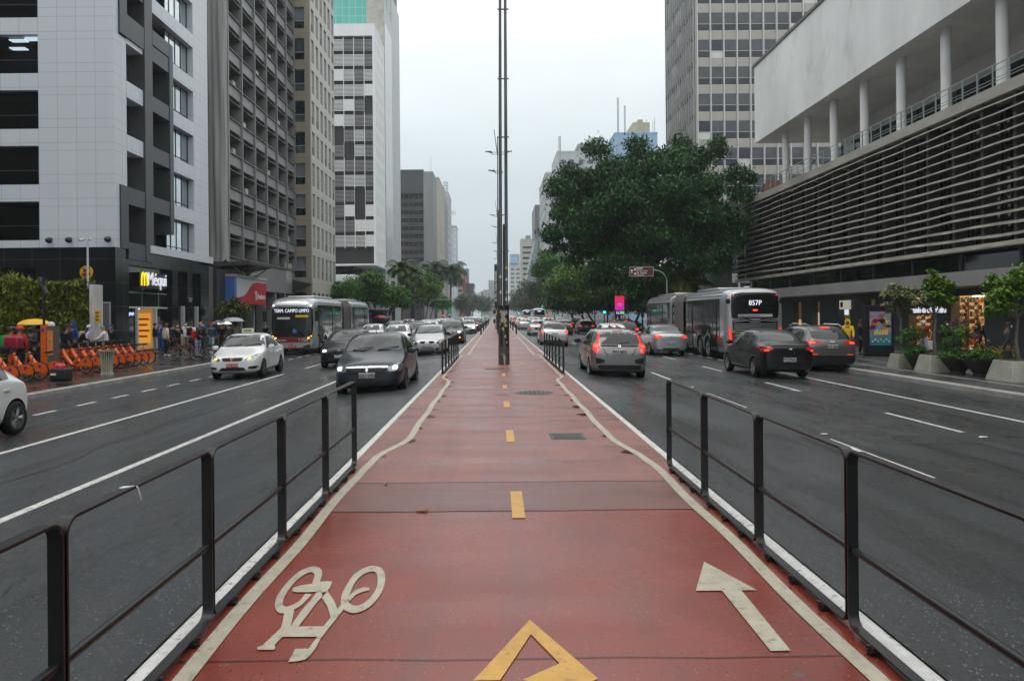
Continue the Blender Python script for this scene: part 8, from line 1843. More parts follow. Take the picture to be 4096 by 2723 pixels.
def _dome(r0, r1, h, brim=0):
 b = MB(); b.lathe([(r0*1.02, 0), (r0, h*.45), (r1, h*.85), (.01, h)], (0, 0, 0), 18)
 b.v = [(x*.92, y*1.1, z) for x, y, z in b.v]
 if brim: b.prism([(-.06, -.10, .0), (-.045, -.10-brim, -.015), (.045, -.10-brim, -.015), (.06, -.10, .0)], (0, 0, .012))
 return mb_mesh(b)
HM = {'short': _hair('short'), 'bob': _hair('bob'), 'long': _hair('long'), 'cap': _dome(.098, .075, .095, .085), 'helmet': _dome(.115, .09, .13), 'full_helmet': None}
b = MB(); b.lathe([(.06, -.15), (.12, -.10), (.135, 0), (.125, .08), (.08, .13), (.01, .145)], (0, 0, 0), 18); HM['full_helmet'] = mb_mesh(b)
b = MB(); b.lathe([(.10, -.19), (.115, -.06), (.118, .04), (.085, .115), (.01, .14)], (0, .012, 0), 18); b.v = [v if v[1] > -.045 or v[2] > .06 else (v[0], -.045, v[2]) for v in b.v]; HM['hood'] = mb_mesh(b)
b = MB(); b.lathe([(.02, -.006), (.055, .01), (.06, .035), (.052, .05)], (0, 0, 0), 10, 'y', False); b.v = [(x*1.15, y*1.0-.1, z*.85-.035) for x, y, z in b.v]; MASKM = mb_mesh(b)
def sub(name, me, m, parent, loc=(0, 0, 0)):
 o = bpy.data.objects.new(name, me); C.objects.link(o); o.parent = parent; o.location = loc
 if not me.materials: me.materials.append(m)
 o.material_slots[0].link = 'OBJECT'; o.material_slots[0].material = m; return o
EYEM = mat('eye_dark', (.02, .015, .012), .3); LIPM = mat('lip', (.25, .09, .07), .5)
_eb = MB()
for s in (1, -1): _eb.lathe([(.012, -.004), (.008, .006), (.001, .008)], (0, 0, 0), 8, 'y'); n0 = len(_eb.v)//2 if s < 0 else len(_eb.v); _eb.v = _eb.v[:-24]+[(x+s*.031, -y-.079, z+.018) for x, y, z in _eb.v[-24:]]
EYES = mb_mesh(_eb)
_lb = MB(); _lb.tube([(-.025, -.074, -.052), (0, -.084, -.050), (.025, -.074, -.052)], [.003, .006, .003], 5); LIPS = mb_mesh(_lb)
GP = {'L': 'people on the left pavement', 'R': 'people on the right pavement'}
def person(px, Y, label, pose='stand', rz=0, top='black', trou='jeans', skin=1, head='short', hcol=None, mask=None, h=1.70, grp='L', shoe=SHOE, X=None, z=None):
 x = X if X is not None else at(px, 1300, Y).x; zz = z if z is not None else pav_z(x)
 t = thing('person', label, 'person', (x, Y, zz), GP.get(grp)); P = POSE[pose]; t.rotation_euler.z = rad(rz); sc = h/1.70; t.scale = (sc, sc, sc)
 sub('body', P['body'], SKINS[skin], t); sub('jacket' if top not in ('white', 'cream') else 'shirt', P['top'], CL[top], t); sub('trousers', P['trou'], CL[trou], t); sub('shoes', P['shoes'], shoe, t)
 sub('eyes', EYES, EYEM, t, P['head'])
 if mask: sub('face_mask', MASKM, MASK[mask], t, P['head'])
 else: sub('mouth', LIPS, LIPM, t, P['head'])
 if head in ('short', 'bob', 'long'): sub('hair', HM[head], hcol or HAIR[0], t, P['head'])
 else:
  off = {'cap': .035, 'helmet': .01, 'full_helmet': 0, 'hood': 0}[head]; sub({'hood': 'hood', 'cap': 'cap'}.get(head, 'helmet'), HM[head], hcol, t, P['head']+Vector((0, 0, off)))
 return t, P, Matrix.Translation((x, Y, zz)) @ Matrix.Rotation(rad(rz), 4, 'Z') @ Matrix.Scale(sc, 4)
def bag(per, label, m, size=(.30, .17, .42), off=(0, .20, 1.22), name='backpack', straps=True, trim=None, cat='backpack'):
 t, P, M = per; b = MB(); w, d_, h_ = size; b.box(-w/2, w/2, -d_/2, d_/2, -h_/2, h_/2)
 o = b.build(name, m, None, bevel=min(size)*.22, seg=3, smooth=50); o.matrix_world = M @ Matrix.Translation((off[0], off[1]-P['lean']*.25, off[2]-P['lean']*.05)); tag(o, label, cat)
 if straps:
  b = MB()
  for s in (1, -1): b.tube([(s*w*.3, -d_*.5, h_*.42), (s*w*.36, -d_*.5-.09, h_*.5+.0), (s*w*.38, -d_*.5-.25, h_*.25), (s*w*.38, -d_*.5-.22, -h_*.2)], .016, 5)
  q = b.build('strap', trim or m, None); q.parent = o
 return o
def umbrella(x, y, z, r, m, label, tilt=(0, 0)):
 t = thing('umbrella', label, 'umbrella', (x, y, z)); n = 8; vs = [(0, 0, .0)]; rows = 4
 for j in range(1, rows+1):
  a = j/rows
  for i in range(n*2):
   k = 1 if i % 2 == 0 else .965-.03*a; an = 2*math.pi*i/(n*2); vs.append((r*math.sin(a*1.35)/math.sin(1.35)*k*math.cos(an), r*math.sin(a*1.35)/math.sin(1.35)*k*math.sin(an), -(1-math.cos(a*1.15))*r*.62))
 N_ = n*2; fs = [(0, 1+i, 1+(i+1) % N_) for i in range(N_)]+[(1+(j-1)*N_+i, 1+(j-1)*N_+(i+1) % N_, 1+j*N_+(i+1) % N_, 1+j*N_+i) for j in range(1, rows) for i in range(N_)]
 b = MB(); b.add([(x+p[0], y+p[1], z+p[2]) for p in vs], fs); b.build('canopy', m, t, fix=False)
 b = MB()
 for i in range(n): an = 2*math.pi*i/n; b.tube([(x, y, z-.02), (x+r*.55*math.cos(an), y+r*.55*math.sin(an), z-r*.13), (x+r*math.cos(an), y+r*math.sin(an), z-r*.36)], .006, 4)
 b.build('ribs', ALUD, t); b = MB(); b.tube([(x, y, z+.06), (x, y, z-.72)], .009, 6); b.build('shaft', ALUD, t); b = MB(); b.tube([(x, y, z-.70), (x, y, z-.82), (x+.03, y, z-.85), (x+.05, y, z-.82)], .014, 6); b.build('handle', TRIM, t)
 t.rotation_euler = (tilt[0], tilt[1], 0); return t
CLEARU = thin_glass('clear_umbrella_film', (.72, .75, .77), .8)
p = person(45, 28.2, 'courier in a red and green jacket with a dark helmet, leftmost by the living wall', 'stand', 150, 'red', 'jeans', 1, 'helmet', HELM['black']); bag(p, 'bright green bag slung on the leftmost courier', CL['green'], (.34, .2, .42), (.06, .2, 1.2))
p = person(78, 26.6, 'courier in a red jacket and red helmet seen from behind among the orange bicycles', 'stand', 178, 'red', 'jeans', 1, 'helmet', HELM['red'], h=1.74); bag(p, 'large square crimson delivery box worn by the red-jacketed courier', mat('crimson_box', (.26, .010, .030), .35, var=.2, vs=6), (.52, .36, .46), (0, .31, 1.16), 'delivery_box', trim=CL['red'])
p = person(128, 28.0, 'man in a grey hooded jacket and blue cap looking down by the orange totem', 'phone', -25, 'grey', 'black', 1, 'hood', CL['grey'], 'black', 1.76)
b = MB(); hd = p[2] @ POSE['phone']['hand'][-1]; b.add([(hd.x-.16, hd.y-.1, hd.z-.5), (hd.x+.16, hd.y-.1, hd.z-.52), (hd.x+.14, hd.y+.1, hd.z-.5), (hd.x-.14, hd.y+.1, hd.z-.48), (hd.x-.09, hd.y-.03, hd.z-.02), (hd.x+.09, hd.y-.03, hd.z-.02), (hd.x+.08, hd.y+.03, hd.z-.02), (hd.x-.08, hd.y+.03, hd.z-.02)], [(3, 2, 1, 0), (4, 5, 6, 7), (0, 1, 5, 4), (1, 2, 6, 5), (2, 3, 7, 6), (3, 0, 4, 7)]); tag(b.build('shopping_bag', CL['teal'], None, bevel=.02), 'teal shopping bag hanging from the hand of the man in grey', 'bag')
p = person(150, 32.5, 'person in dark clothes sheltering under the yellow umbrella', 'hold', 160, 'black', 'black', 1); q = at(138, 1250, 32.3); umbrella(q.x, 32.3, q.z+.08, .66, mat('yellow_umbrella', (.75, .42, .01), .5), 'yellow umbrella opened in front of the living wall')
person(205, 31.6, 'person in a white rain cape behind the orange totem', 'stand', 200, 'white', 'beige', 1, 'hood', CL['white'], h=1.84)
person(268, 32.6, 'broad man in a navy jacket seen from behind, left of the black-clad one', 'stand', 165, 'navy', 'black', 1, h=1.74)
person(292, 35.0, 'tall person in a blue hooded top in front of the ferns', 'stand', -30, 'blue', 'jeans', 1, 'hood', CL['blue'], h=1.86)
person(310, 32.0, 'person in black bending over beside the man in navy', 'lean', 120, 'black', 'white', 1)
p = person(356, 33.2, 'person in a lilac hoodie by the white pillar', 'stand', 100, 'lilac', 'jeans', 1, 'hood', CL['lilac']); bag(p, 'bulky beige backpack on the person in lilac', CL['beige'], (.42, .26, .56), (0, .24, 1.18))
person(424, 33.6, 'grey-haired man in a white jacket leaning forward with outstretched arms', 'push', -80, 'white', 'white', 0, 'short', mat('grey_hair', (.16, .14, .12), .6))
person(448, 36.0, 'woman in black with a blue face mask by the service door', 'carry', -30, 'black', 'wine', 1, 'bob', None, 'blue')
person(617, 43.5, 'person in black in profile before the yellow poster', 'stand', 110, 'black', 'khaki', 1)
p = person(643, 42.4, 'man in a blue varsity jacket with a gold numeral on the back', 'stand', 165, 'blue', 'blue', 1, h=1.78)
o = text('numeral', '3', .26, mat('gold_print', (.55, .36, .05), .5), p[0], (0, 0, 0), (rad(90), 0, math.pi)); o.location = (0, .135, 1.25)
person(664, 40.2, 'woman in a cream top and dark skirt with white shoes', 'stand', 140, 'cream', 'black', 1, 'bob', HAIR[1], shoe=SHOEW, h=1.72)
person(692, 44.5, 'person in dark green half hidden behind the woman in cream', 'stand', 20, 'dkgreen', 'black', 1)
person(710, 42.3, 'woman in a black top with a red mark, facing the road', 'phone', 20, 'black', 'black', 1, 'bob', HAIR[1], 'white', 1.66)
person(744, 43.4, 'man in a white T-shirt with a pale mask and khaki shorts', 'stand', 0, 'white', 'khaki', 0, 'short', None, 'white', 1.74)
p = person(764, 41.6, 'young man in a loose white shirt turned away', 'stand', 175, 'white', 'black', 1, h=1.74); bag(p, 'black backpack on the young man in the white shirt', CL['black'], (.28, .16, .42), (0, .19, 1.22))
person(802, 44.2, 'person in a dark green top and orange cap', 'stand', 10, 'dkgreen', 'black', 2, 'cap', CL['orange'])
p = person(790, 38.9, 'courier with a blue helmet crouching forward over a bicycle', 'lean', 60, 'black', 'pale_jeans', 1, 'helmet', HELM['blue']); bag(p, 'scarlet courier backpack on the blue-helmeted courier', CL['red'], (.36, .24, .42), (0, .30, 1.14))
person(846, 43.0, 'man in a denim jacket, shorts and a red cap with a white mask', 'carry', 5, 'jeans', 'pale_jeans', 1, 'cap', CL['red'], 'white', shoe=SHOEW)
person(888, 44.0, 'man in black under the nearer clear umbrella', 'hold', -5, 'black', 'black', 1, 'short', None, 'white', 1.72)
q = at(892, 1272, 44.1); umbrella(q.x-.06, 43.95, q.z+.15, .62, CLEARU, 'clear plastic umbrella over the man in black')
person(914, 45.5, 'person in dark grey close behind the man with the clear umbrella', 'stand', 40, 'grey', 'black', 1)
person(944, 47.0, 'person in a beige coat under the farther pale umbrella', 'hold', 20, 'beige', 'grey', 1, 'bob')
q = at(932, 1262, 46.8); umbrella(q.x, 46.8, q.z+.18, .68, mat('grey_umbrella', (.33, .35, .37), .4), 'pale grey umbrella near the small tree by the bank')
# right pavement
person(3390, 34.2, 'person in a hooded yellow raincoat behind the grey SUV', 'walk', -30, 'yellow', 'jeans', 1, 'hood', CL['yellow'], 'black', grp='R')
p = person(3692, 36.0, 'man in a white cap, black vest and red sleeves carrying bags past the lit shop', 'carry', -10, 'maroon', 'pale_jeans', 1, 'cap', CL['white'], 'white', grp='R')
hd = p[2] @ POSE['carry']['hand'][1]; b = MB(); b.box(hd.x-.13, hd.x+.13, hd.y-.06, hd.y+.06, hd.z-.45, hd.z-.02); tag(b.build('shopping_bag', CL['white'], None, bevel=.03), 'white carrier bag hanging beside the man in the white cap', 'bag')
person(3783, 34.0, 'man in black with a white mask between the two lit shop windows', 'stand', 15, 'black', 'black', 2, 'short', None, 'white', grp='R')
person(3808, 36.2, 'person in a grey cap just behind the man in black', 'walk', 10, 'grey', 'jeans', 1, 'cap', CL['grey'], grp='R')
person(3915, 33.5, 'long-haired woman in silhouette against the bright bookshop-like shelves', 'walk', 200, 'black', 'wine', 1, 'long', grp='R')
person(4030, 24.6, 'man in a grey jacket walking out of the view beside the largest planter', 'walk', 70, 'grey', 'grey', 1, 'short', None, 'white', grp='R')
person(3440, 38.0, 'dark figure beside the poster panel', 'stand', 60, 'navy', 'black', 1, grp='R')
person(2340, 96, 'distant walker in a yellow raincoat under the trees', 'walk', 0, 'yellow', 'black', 1, 'hood', CL['yellow'], grp='R', X=14.4)
person(2455, 83, 'distant person in a red top below the street clock', 'walk', 180, 'red', 'wine', 1, grp='R', X=13.7)
person(2475, 86, 'distant person in black next to the one in red', 'walk', 180, 'black', 'black', 1, grp='R', X=14.6)
person(2362, 94, 'distant person in blue beside the yellow raincoat', 'stand', 20, 'jeans', 'black', 1, grp='R', X=15.2)
p = person(1986, 94.5, 'person in a white overall walking on the red path beyond the poles', 'walk', 180, 'white', 'white', 1, 'cap', CL['white'], grp='', X=-.12, z=.15); bag(p, 'black bag carried by the person in white on the path', CL['black'], (.26, .16, .42), (.22, .06, .95), 'bag', False, cat='bag')
person(1545, 86, 'distant person under the red umbrella on the left pavement', 'hold', 0, 'black', 'black', 1, X=-12.95)
umbrella(-12.95, 85.8, 1.95, .75, mat('red_umbrella', (.35, .015, .03), .5), 'red umbrella above the smoke grey SUV')
person(1580, 90, 'distant person under the black umbrella on the left pavement', 'hold', 0, 'grey', 'black', 1, X=-12.9)
umbrella(-12.8, 89.8, 1.85, .75, mat('black_umbrella', (.012, .012, .014), .5), 'black umbrella right of the red one')
# ================================================================== hire bicycles
OR = mat('hire_orange', (.70, .115, .008), .38, var=.1, vs=5, coat=.3); BKB = mat('bike_black', (.012, .012, .013), .4, spec=.3); PURP = mat('purple_print', (.10, .03, .22), .5); SPK = mat('spoke_steel', (.35, .35, .36), .3, metal=.8)
def bike_wheel(root, x, z, r, guard=None, tw=.024):
 b = MB(); n = 26; rr_ = r-tw
 vs = []
 for i in range(n):
  a = 2*math.pi*i/n
  for j in range(6): bb = 2*math.pi*j/6; q = rr_+tw*math.cos(bb); vs.append((x+q*math.cos(a), tw*math.sin(bb), z+q*math.sin(a)))
 b.add(vs, [(i*6+j, i*6+(j+1) % 6, ((i+1) % n)*6+(j+1) % 6, ((i+1) % n)*6+j) for i in range(n) for j in range(6)]); w = b.build('wheel', BKB, root, smooth=60)
 b = MB()
 for i in range(8): a = 2*math.pi*i/8+.2; b.tube([(x, 0, z), (x+rr_*math.cos(a), 0, z+rr_*math.sin(a))], .006 if r < .33 else .004, 4)
 b.lathe([(rr_-.012, -.012), (rr_-.03, -.008), (rr_-.03, .008), (rr_-.012, .012)], (x, 0, z), n, 'y', False); b.lathe([(.03, -.05), (.03, .05)], (x, 0, z), 10, 'y'); q = b.build('rim', SPK, w)
 return w
def hire_bike():
 t = thing('hire_bicycle', None, 'bicycle'); r = .30
 bike_wheel(t, .52, r, r); bike_wheel(t, -.55, r, r)
 b = MB(); b.tube([(-.43, 0, .88), (-.36, 0, .70), (-.10, 0, .36), (.02, 0, .29)], [.055, .07, .075, .06], 8); b.tube([(.0, 0, .30), (.20, 0, .60), (.23, 0, .68)], [.05, .038, .035], 8); b.tube([(.0, 0, .28), (.52, .04, .30)], .026, 6); b.tube([(.0, 0, .28), (.52, -.04, .30)], .026, 6); b.tube([(.2, 0, .55), (.52, .04, .32)], .016, 5); b.tube([(-.46, 0, .84), (-.55, .06, .30)], .026, 6); b.tube([(-.46, 0, .84), (-.55, -.06, .30)], .026, 6); b.build('frame', OR, t, smooth=60)
 for s in (1, -1):
  b = MB(); n = 14; pts = [(.52+(r+.0)*.90*math.cos(rad(-12+204*i/n)), s*.035, r+r*.90*math.sin(rad(-12+204*i/n))) for i in range(n+1)]
  b.prism(pts, (0, s*.008, 0)); sk = b.build('wheel_guard', OR, t)
  b = MB(); b.lathe([(.055, -.004), (.055, .004)], (.52, s*.048, r+.15), 12, 'y'); b.build('round_mark', PURP, sk)
 b = MB(); b.tube([(.23, 0, .66), (.27, 0, .84)], .017, 6); b.build('seat_post', SPK, t)
 b = MB(); b.add([(.10, 0, .86), (.14, .04, .88), (.34, .09, .90), (.42, .07, .91), (.42, -.07, .91), (.34, -.09, .90), (.14, -.04, .88), (.14, .03, .83), (.38, .06, .84), (.38, -.06, .84), (.14, -.03, .83)], [(0, 1, 2, 3, 4, 5, 6), (7, 10, 9, 8), (0, 7, 1), (1, 7, 8, 2), (2, 8, 3), (3, 8, 9, 4), (4, 9, 5), (5, 9, 10, 6), (6, 10, 0), (0, 10, 7)]); b.build('saddle', BKB, t, bevel=.008, seg=1, smooth=60)
 b = MB(); b.tube([(-.43, 0, .86), (-.41, 0, 1.02), (-.38, .16, 1.06), (-.26, .30, 1.05)], .015, 6); b.tube([(-.41, 0, 1.02), (-.38, -.16, 1.06), (-.26, -.30, 1.05)], .015, 6); b.build('handlebar', BKB, t, smooth=60)
 b = MB(); b.box(-.72, -.46, -.17, .17, .86, .90); b.box(-.72, -.69, -.17, .17, .90, 1.08); b.tube([(-.46, -.17, .88), (-.44, -.17, 1.04), (-.70, -.17, 1.08)], .012, 5); b.tube([(-.46, .17, .88), (-.44, .17, 1.04), (-.70, .17, 1.08)], .012, 5); b.build('front_rack', BKB, t)
 b = MB(); b.tube([(.0, -.07, .28), (.0, .07, .28)], .05, 8); b.tube([(.0, .08, .28), (.11, .10, .17)], .012, 5); b.tube([(.0, -.08, .28), (-.11, -.10, .39)], .012, 5); b.box(.08, .16, .09, .17, .15, .18); b.box(-.16, -.08, -.17, -.09, .38, .41); b.build('pedals', BKB, t)
 return t
pzL = pav_z(-15)
hb0 = hire_bike()
ysb = [24.0, 24.75, 25.55, 26.4]+[28.4+.64*k for k in range(9)]
ORDS = ['first', 'second', 'third', 'fourth', 'fifth', 'sixth', 'seventh', 'eighth', 'last']
dock0 = None
for k, y in enumerate(ysb):
 o = hb0 if k == 0 else copy_tree(hb0)
 o.location = (-15.55+.0*k, y, pzL); o.rotation_euler.z = rad(-6+random.uniform(-3, 3))
 lb = ('%s docked orange hire bicycle on the camera side of the totem' % ['nearest', 'second', 'third', 'fourth'][k]) if k < 4 else '%s docked orange hire bicycle beyond the totem, counting from the litter bin side' % ORDS[k-4]
 tag(o, lb, 'bicycle', 'docked orange hire bicycles')
 if dock0 is None:
  dock0 = thing('bike_dock', None, 'bike dock'); b = MB(); b.add([(-.16, -.13, 0), (.20, -.13, 0), (.20, .13, 0), (-.16, .13, 0), (-.20, -.11, .80), (-.02, -.11, .86), (-.02, .11, .86), (-.20, .11, .80)], [(3, 2, 1, 0), (4, 5, 6, 7), (0, 1, 5, 4), (1, 2, 6, 5), (2, 3, 7, 6), (3, 0, 4, 7)]); b.build('post', OR, dock0, bevel=.02); b = MB(); b.box(-.3, .26, -.2, .2, -.005, .03); b.build('base_plate', mat('dock_steel', (.12, .12, .12), .4, metal=.5), dock0); b = MB(); b.box(-.03, .05, -.05, .05, .62, .72); b.build('lock', BKB, dock0); dd = dock0
 else: dd = copy_tree(dock0)
 dd.location = (-16.45, y+.05, pzL); tag(dd, 'orange dock post holding the '+lb.split(' orange')[0].replace(' docked', '')+(' bicycle before the totem' if k < 4 else ' bicycle beyond the totem'), 'bike dock', 'orange bike docks')
T = thing('hire_totem', 'tall orange and grey bicycle-hire totem with a map panel', 'totem', (at(195, 1300, 28).x, 28, pzL))
p, q = at(170, 1270, 28), at(192, 1270, 28); r_ = at(221, 1272, 28); zt = p.z
b = MB(); b.box(p.x, q.x, 27.85, 28.3, pzL, zt); b.build('orange_panel', OR, T, bevel=.015); b = MB(); b.box(q.x+.003, r_.x, 27.88, 28.27, pzL, zt-.02); b.build('grey_panel', mat('totem_grey', (.10, .095, .09), .5), T)
b = MB(); b.box(q.x+.03, r_.x-.02, 27.865, 27.879, .62, zt-.18); b.build('map_panel', mat('map_orange', (.65, .22, .05), .5, var=.35, vs=9), T); b = MB(); b.box(p.x+.04, q.x-.06, 27.835, 27.85, zt-.22, zt-.1); b.build('logo_mark', PURP, T)
sp_ = at(177, 1100, 28.1); b = MB(); b.tube([(sp_.x, 28.1, zt), (sp_.x, 28.1, 3.45)], .045, 8); b.build('solar_mast', BKB, T)
a0, a1 = at(157, 1080, 27.9), at(206, 1148, 28.2); b = MB(); b.add([(a0.x, 27.8, a0.z), (a0.x-.40, 28.7, a0.z+.03), (a1.x-.44, 28.7, a1.z+.03), (a1.x, 27.8, a1.z), (a0.x+.06, 27.8, a0.z+.04), (a0.x-.34, 28.7, a0.z+.07), (a1.x-.36, 28.7, a1.z+.07), (a1.x+.08, 27.8, a1.z+.04)], [(0, 1, 2, 3), (7, 6, 5, 4), (0, 4, 5, 1), (1, 5, 6, 2), (2, 6, 7, 3), (3, 7, 4, 0)]); b.build('solar_panel', mat('solar_grey', (.06, .065, .075), .25), T)
# litter bin
p = at(424, 1471, 27.5); T = thing('litter_bin', 'flared pale ribbed metal litter bin in front of the orange bicycles', 'litter bin', (p.x, 27.5, pav_z(p.x)))
BINM = mat('pale_bin_metal', (.36, .36, .27), .45, var=.4, vs=6, stretch=(1, 1, .3)); z0 = pav_z(p.x); b = MB()
for k in range(22):
 a = 2*math.pi*k/22; c_, s_ = math.cos(a), math.sin(a); b.tube([(p.x+r*c_, 27.5+r*s_, z0+h_) for r, h_ in ((.20, .0), (.165, .12), (.19, .42), (.225, .70), (.265, .84))], .02, 5)
b.build('ribs', BINM, T); b = MB(); b.lathe([(.15, .01), (.15, .12), (.18, .45), (.21, .70), (.235, .82)], (p.x, 27.5, z0), 22, cap=False); b.build('liner', mat('bin_liner', (.03, .03, .025), .7), T); b = MB(); b.lathe([(.235, .84), (.28, .84), (.28, .875), (.235, .875)], (p.x, 27.5, z0), 26, cap=False); b.build('rim', BINM, T)
p = at(266, 1484, 25.7); z0 = pav_z(p.x)
b = MB(); b.box(p.x-.28, p.x+.28, 25.1, 25.55, z0, z0+.40); o = b.build('delivery_bag', mat('black_bag_fabric', (.012, .012, .014), .6, var=.3, vs=8), None, bevel=.07, seg=3, smooth=50); tag(o, 'black delivery bag standing on the wet pavement by the hire bicycles', 'bag')
b = MB(); b.box(p.x-.22, p.x-.04, 25.09, 25.10, z0+.17, z0+.24); q_ = b.build('bag_print', PAPER, None); q_.parent = o
b = MB(); b.lathe([(.15, 0), (.155, .06), (.11, .13), (.01, .155)], (0, 0, 0), 16); b.v = [(x*1.25+p.x-.02, y*.9+25.3, z+z0+.402) for x, y, z in b.v]; tag(b.build('helmet', HELM['red'], None, smooth=60), 'red cycle helmet resting on the black delivery bag', 'helmet')
def plain_bike(x, y, rz, fm, label):
 t = thing('bicycle', label, 'bicycle', (0, 0, 0)); r = .335; bike_wheel(t, -.55, r, r); bike_wheel(t, .52, r, r)
 b = MB(); bb, hd, st = (0.05, 0, .30), (-.42, 0, .78), (.18, 0, .78)
 for a, c, w in ((bb, hd, .02), (bb, st, .018), (st, (-.41, 0, .72), .018), (st, (.52, .03, r), .011), (st, (.52, -.03, r), .011), (bb, (.52, .04, r), .013), (bb, (.52, -.04, r), .013), (hd, (-.55, .05, r), .016), (hd, (-.55, -.05, r), .016)): b.tube([a, c], w, 6)
 b.build('frame', fm, t, smooth=60); b = MB(); b.tube([hd, (-.44, 0, .95)], .016, 6); b.tube([(-.44, -.31, .99), (-.44, 0, .95), (-.44, .31, .99)], .014, 6); b.build('handlebar', BKB, t)
 b = MB(); b.tube([st, (.21, 0, .92)], .014, 6); b.box(.08, .34, -.06, .06, .92, .96); b.build('saddle', BKB, t, bevel=.012)
 b = MB(); b.lathe([(.09, -.01), (.09, .01)], (.05, .05, .30), 14, 'y'); b.tube([(.05, .07, .30), (.13, .09, .16)], .01, 5); b.tube([(.05, -.07, .30), (-.03, -.09, .44)], .01, 5); b.build('crank', SPK, t)
 t.location = (x, y, pav_z(x)); t.rotation_euler.z = rad(rz); return t
p = at(760, 1418, 36.3); plain_bike(p.x-.15, 36.1, 4, mat('orange_black_frame', (.25, .05, .015), .4, var=.6, vs=7), 'mountain bicycle with orange forks leaning nearest the kerb'); plain_bike(p.x+.15, 36.9, -3, BKB, 'black mountain bicycle parked just behind the orange-forked one'); plain_bike(p.x+.9, 38.2, 12, BKB, 'black bicycle held by the blue-helmeted courier')
# motorcyclist between the taxi and the bus
T = thing('motorcycle', 'dark motorcycle squeezing between the white taxi and the bus', 'motorcycle', (0, 0, 0))
bike_wheel(T, -.65, .30, .30, tw=.055); bike_wheel(T, .65, .30, .30, tw=.06)
b = MB(); b.tube([(-.5, 0, .85), (-.1, 0, .88), (.1, 0, .78)], [.12, .17, .1], 8); b.tube([(.1, 0, .80), (.75, 0, .85)], [.13, .1], 8); b.tube([(-.45, 0, .9), (-.65, 0, .3)], .04, 6); b.box(-.25, .25, -.15, .15, .25, .6); b.build('body', BLK_P, T, smooth=50); b = MB(); b.tube([(-.45, -.36, 1.02), (-.5, 0, 1.0), (-.45, .36, 1.02)], .016, 6); b.build('handlebar', BKB, T); b = MB(); b.lathe([(.08, -.03), (.08, .03)], (-.66, 0, .88), 12, 'x'); b.build('headlamp', HOUS, T)
xm = at(1058, 1300, 36).x; T.location = (xm, 36, road_z(xm)); T.rotation_euler.z = rad(90)
b = thing('person', 'motorcyclist in black with a full-face helmet beside the bus', 'person', (xm, 36.15, road_z(xm)))
J = [(0, .1, .84), (0, .05, 1.05), (0, 0, 1.24), (0, -.02, 1.38), (0, -.04, 1.45), (0, -.05, 1.53), (0, -.03, 1.61)]; E = [(i, i+1) for i in range(6)]; R_ = [(.15, .13), (.15, .12), (.17, .13), .06, .07, .09, .06]
for s in (1, -1):
 n = len(J); J += [(s*.13, .05, .82), (s*.24, -.32, .68), (s*.22, -.12, .28), (s*.22, -.25, .22)]; R_ += [.10, .075, .06, .045]; E += [(0, n), (n, n+1), (n+1, n+2), (n+2, n+3)]
 n = len(J); J += [(s*.20, -.02, 1.32), (s*.30, -.22, 1.12), (s*.33, -.48, 1.05), (s*.33, -.55, 1.04)]; R_ += [.075, .06, .045, .035]; E += [(2, n), (n, n+1), (n+1, n+2), (n+2, n+3)]
me = skin_mesh(J, E, R_); sub('body', me, CL['black'], b); sub('helmet', HM['full_helmet'], HELM['black'], b, (0, -.05, 1.54))
# lit poster panel on the right pavement
p, q = at(3461, 1247, 36.4), at(3575, 1452, 36.4); T = thing('poster_panel', 'freestanding black advertising panel with a dark teal film poster', 'advertising panel', ((p.x+q.x)/2, 36.4, pav_z(p.x))); zg = pav_z(p.x)
b = MB(); b.box(p.x, q.x, 36.4, 36.65, zg-.02, p.z); b.build('case', MT['totem_black'], T, bevel=.02)
POS = bpy.data.materials.new('film_poster'); POS.use_nodes = True; nt = POS.node_tree; b_ = nt.nodes['Principled BSDF']; g_ = _n(nt, 'ShaderNodeNewGeometry'); v_ = _n(nt, 'ShaderNodeTexVoronoi', Scale=4.2); nt.links.new(g_.outputs['Position'], v_.inputs['Vector']); n_ = _n(nt, 'ShaderNodeTexNoise', Scale=9.0, Detail=5.0); nt.links.new(g_.outputs['Position'], n_.inputs['Vector'])
hs_ = _n(nt, 'ShaderNodeHueSaturation', Saturation=.55, Value=.22); nt.links.new(v_.outputs['Color'], hs_.inputs['Color']); s_ = _n(nt, 'ShaderNodeSeparateXYZ'); nt.links.new(g_.outputs['Position'], s_.inputs[0]); mr = _n(nt, 'ShaderNodeMapRange'); mr.inputs[1].default_value = .55; mr.inputs[2].default_value = 1.2; nt.links.new(s_.outputs[2], mr.inputs[0])
c1 = _mixc(nt, n_.outputs['Fac'], (.005, .03, .045), (.02, .10, .12)); c2 = _mixc(nt, .55, hs_.outputs[0], (.06, .03, .06)); cc = _mixc(nt, mr.outputs[0], c1, c2); nt.links.new(cc, b_.inputs['Base Color']); nt.links.new(cc, b_.inputs['Emission Color']); b_.inputs['Emission Strength'].default_value = .8; b_.inputs['Roughness'].default_value = .15
a0, a1 = at(3478, 1272, 36.4), at(3562, 1408, 36.4); b = MB(); b.box(a0.x, a1.x, 36.375, 36.398, a1.z, a0.z); po = b.build('poster', POS, T)
b = MB()     # the cast as plain shapes: heads and shoulders
w_ = a1.x-a0.x; FIG = [SKINS[0], SKINS[1]]
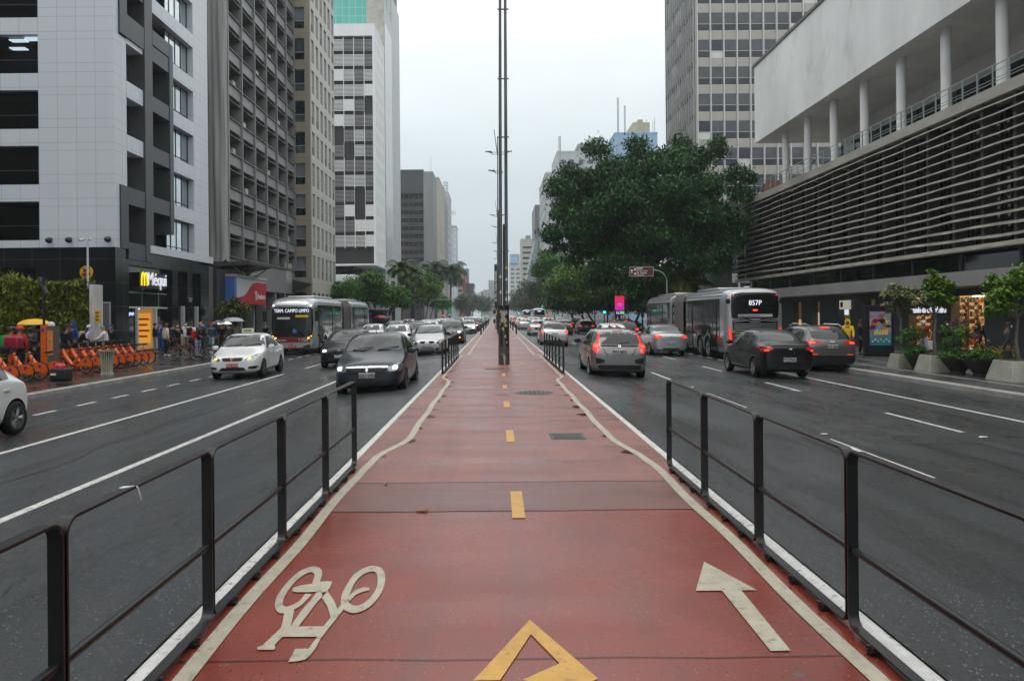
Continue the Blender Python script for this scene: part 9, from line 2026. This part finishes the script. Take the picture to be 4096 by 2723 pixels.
for k, (u, v, s) in enumerate(((.25, .84, .09), (.55, .86, .11), (.8, .80, .08), (.12, .64, .08), (.42, .62, .11), (.68, .60, .10), (.88, .66, .07))):
 cx_, cz_ = a0.x+w_*u, a1.z+(a0.z-a1.z)*v
 b = MB(); b.lathe([(s, -.004), (s*.9, 0)], (cx_, 36.37, cz_), 12, 'y'); b.v = [(x, y, cz_+(z-cz_)*1.2) for x, y, z in b.v]; b.build('painted_head', FIG[k % 2], po)
 b = MB(); b.prism([(cx_-s*1.8, 36.37, cz_-s*3.2), (cx_-s*1.5, 36.37, cz_-s*1.5), (cx_-s*.5, 36.37, cz_-s*1.1), (cx_+s*.5, 36.37, cz_-s*1.1), (cx_+s*1.5, 36.37, cz_-s*1.5), (cx_+s*1.8, 36.37, cz_-s*3.2)], (0, .004, 0)); b.build('painted_shoulders', [CL['maroon'], CL['navy'], CL['white'], CL['wine'], CL['ltblue'], CL['orange'], CL['grey']][k], po)
GOLD = mat('gold_title', (.5, .35, .08), .4, emit=.15, ecol=(.8, .55, .15))
b = MB()
for k in range(9): b.box(a0.x+w_*(.18+.075*k), a0.x+w_*(.235+.075*k), 36.365, 36.374, a1.z+.5, a1.z+.66+.05*((k*7) % 3))
b.build('title_blocks', GOLD, po)
b = MB()
for k in range(7): b.box(a0.x+w_*(.08+.13*k), a0.x+w_*(.16+.13*k), 36.366, 36.374, a1.z+.16+.09*(k % 2), a1.z+.22+.09*(k % 2))
b.build('credit_blocks', PAPER, po)
# ================================================================== rain haze filling the avenue
bx_ = MB(); bx_.box(-310, 310, -60, 1180, -2.2, 92); hz = bx_.build('haze', [])
tag(hz, kind='stuff'); hz.display_type = 'WIRE'
hm = bpy.data.materials.new('rain_haze'); hm.use_nodes = True; nt = hm.node_tree; nt.nodes.clear()
o_ = _n(nt, 'ShaderNodeOutputMaterial'); pv_ = _n(nt, 'ShaderNodeVolumePrincipled', Density=.00042, Anisotropy=.2)
pv_.inputs['Color'].default_value = (.86, .93, .96, 1); nt.links.new(pv_.outputs[0], o_.inputs['Volume'])
hz.data.materials.append(hm)
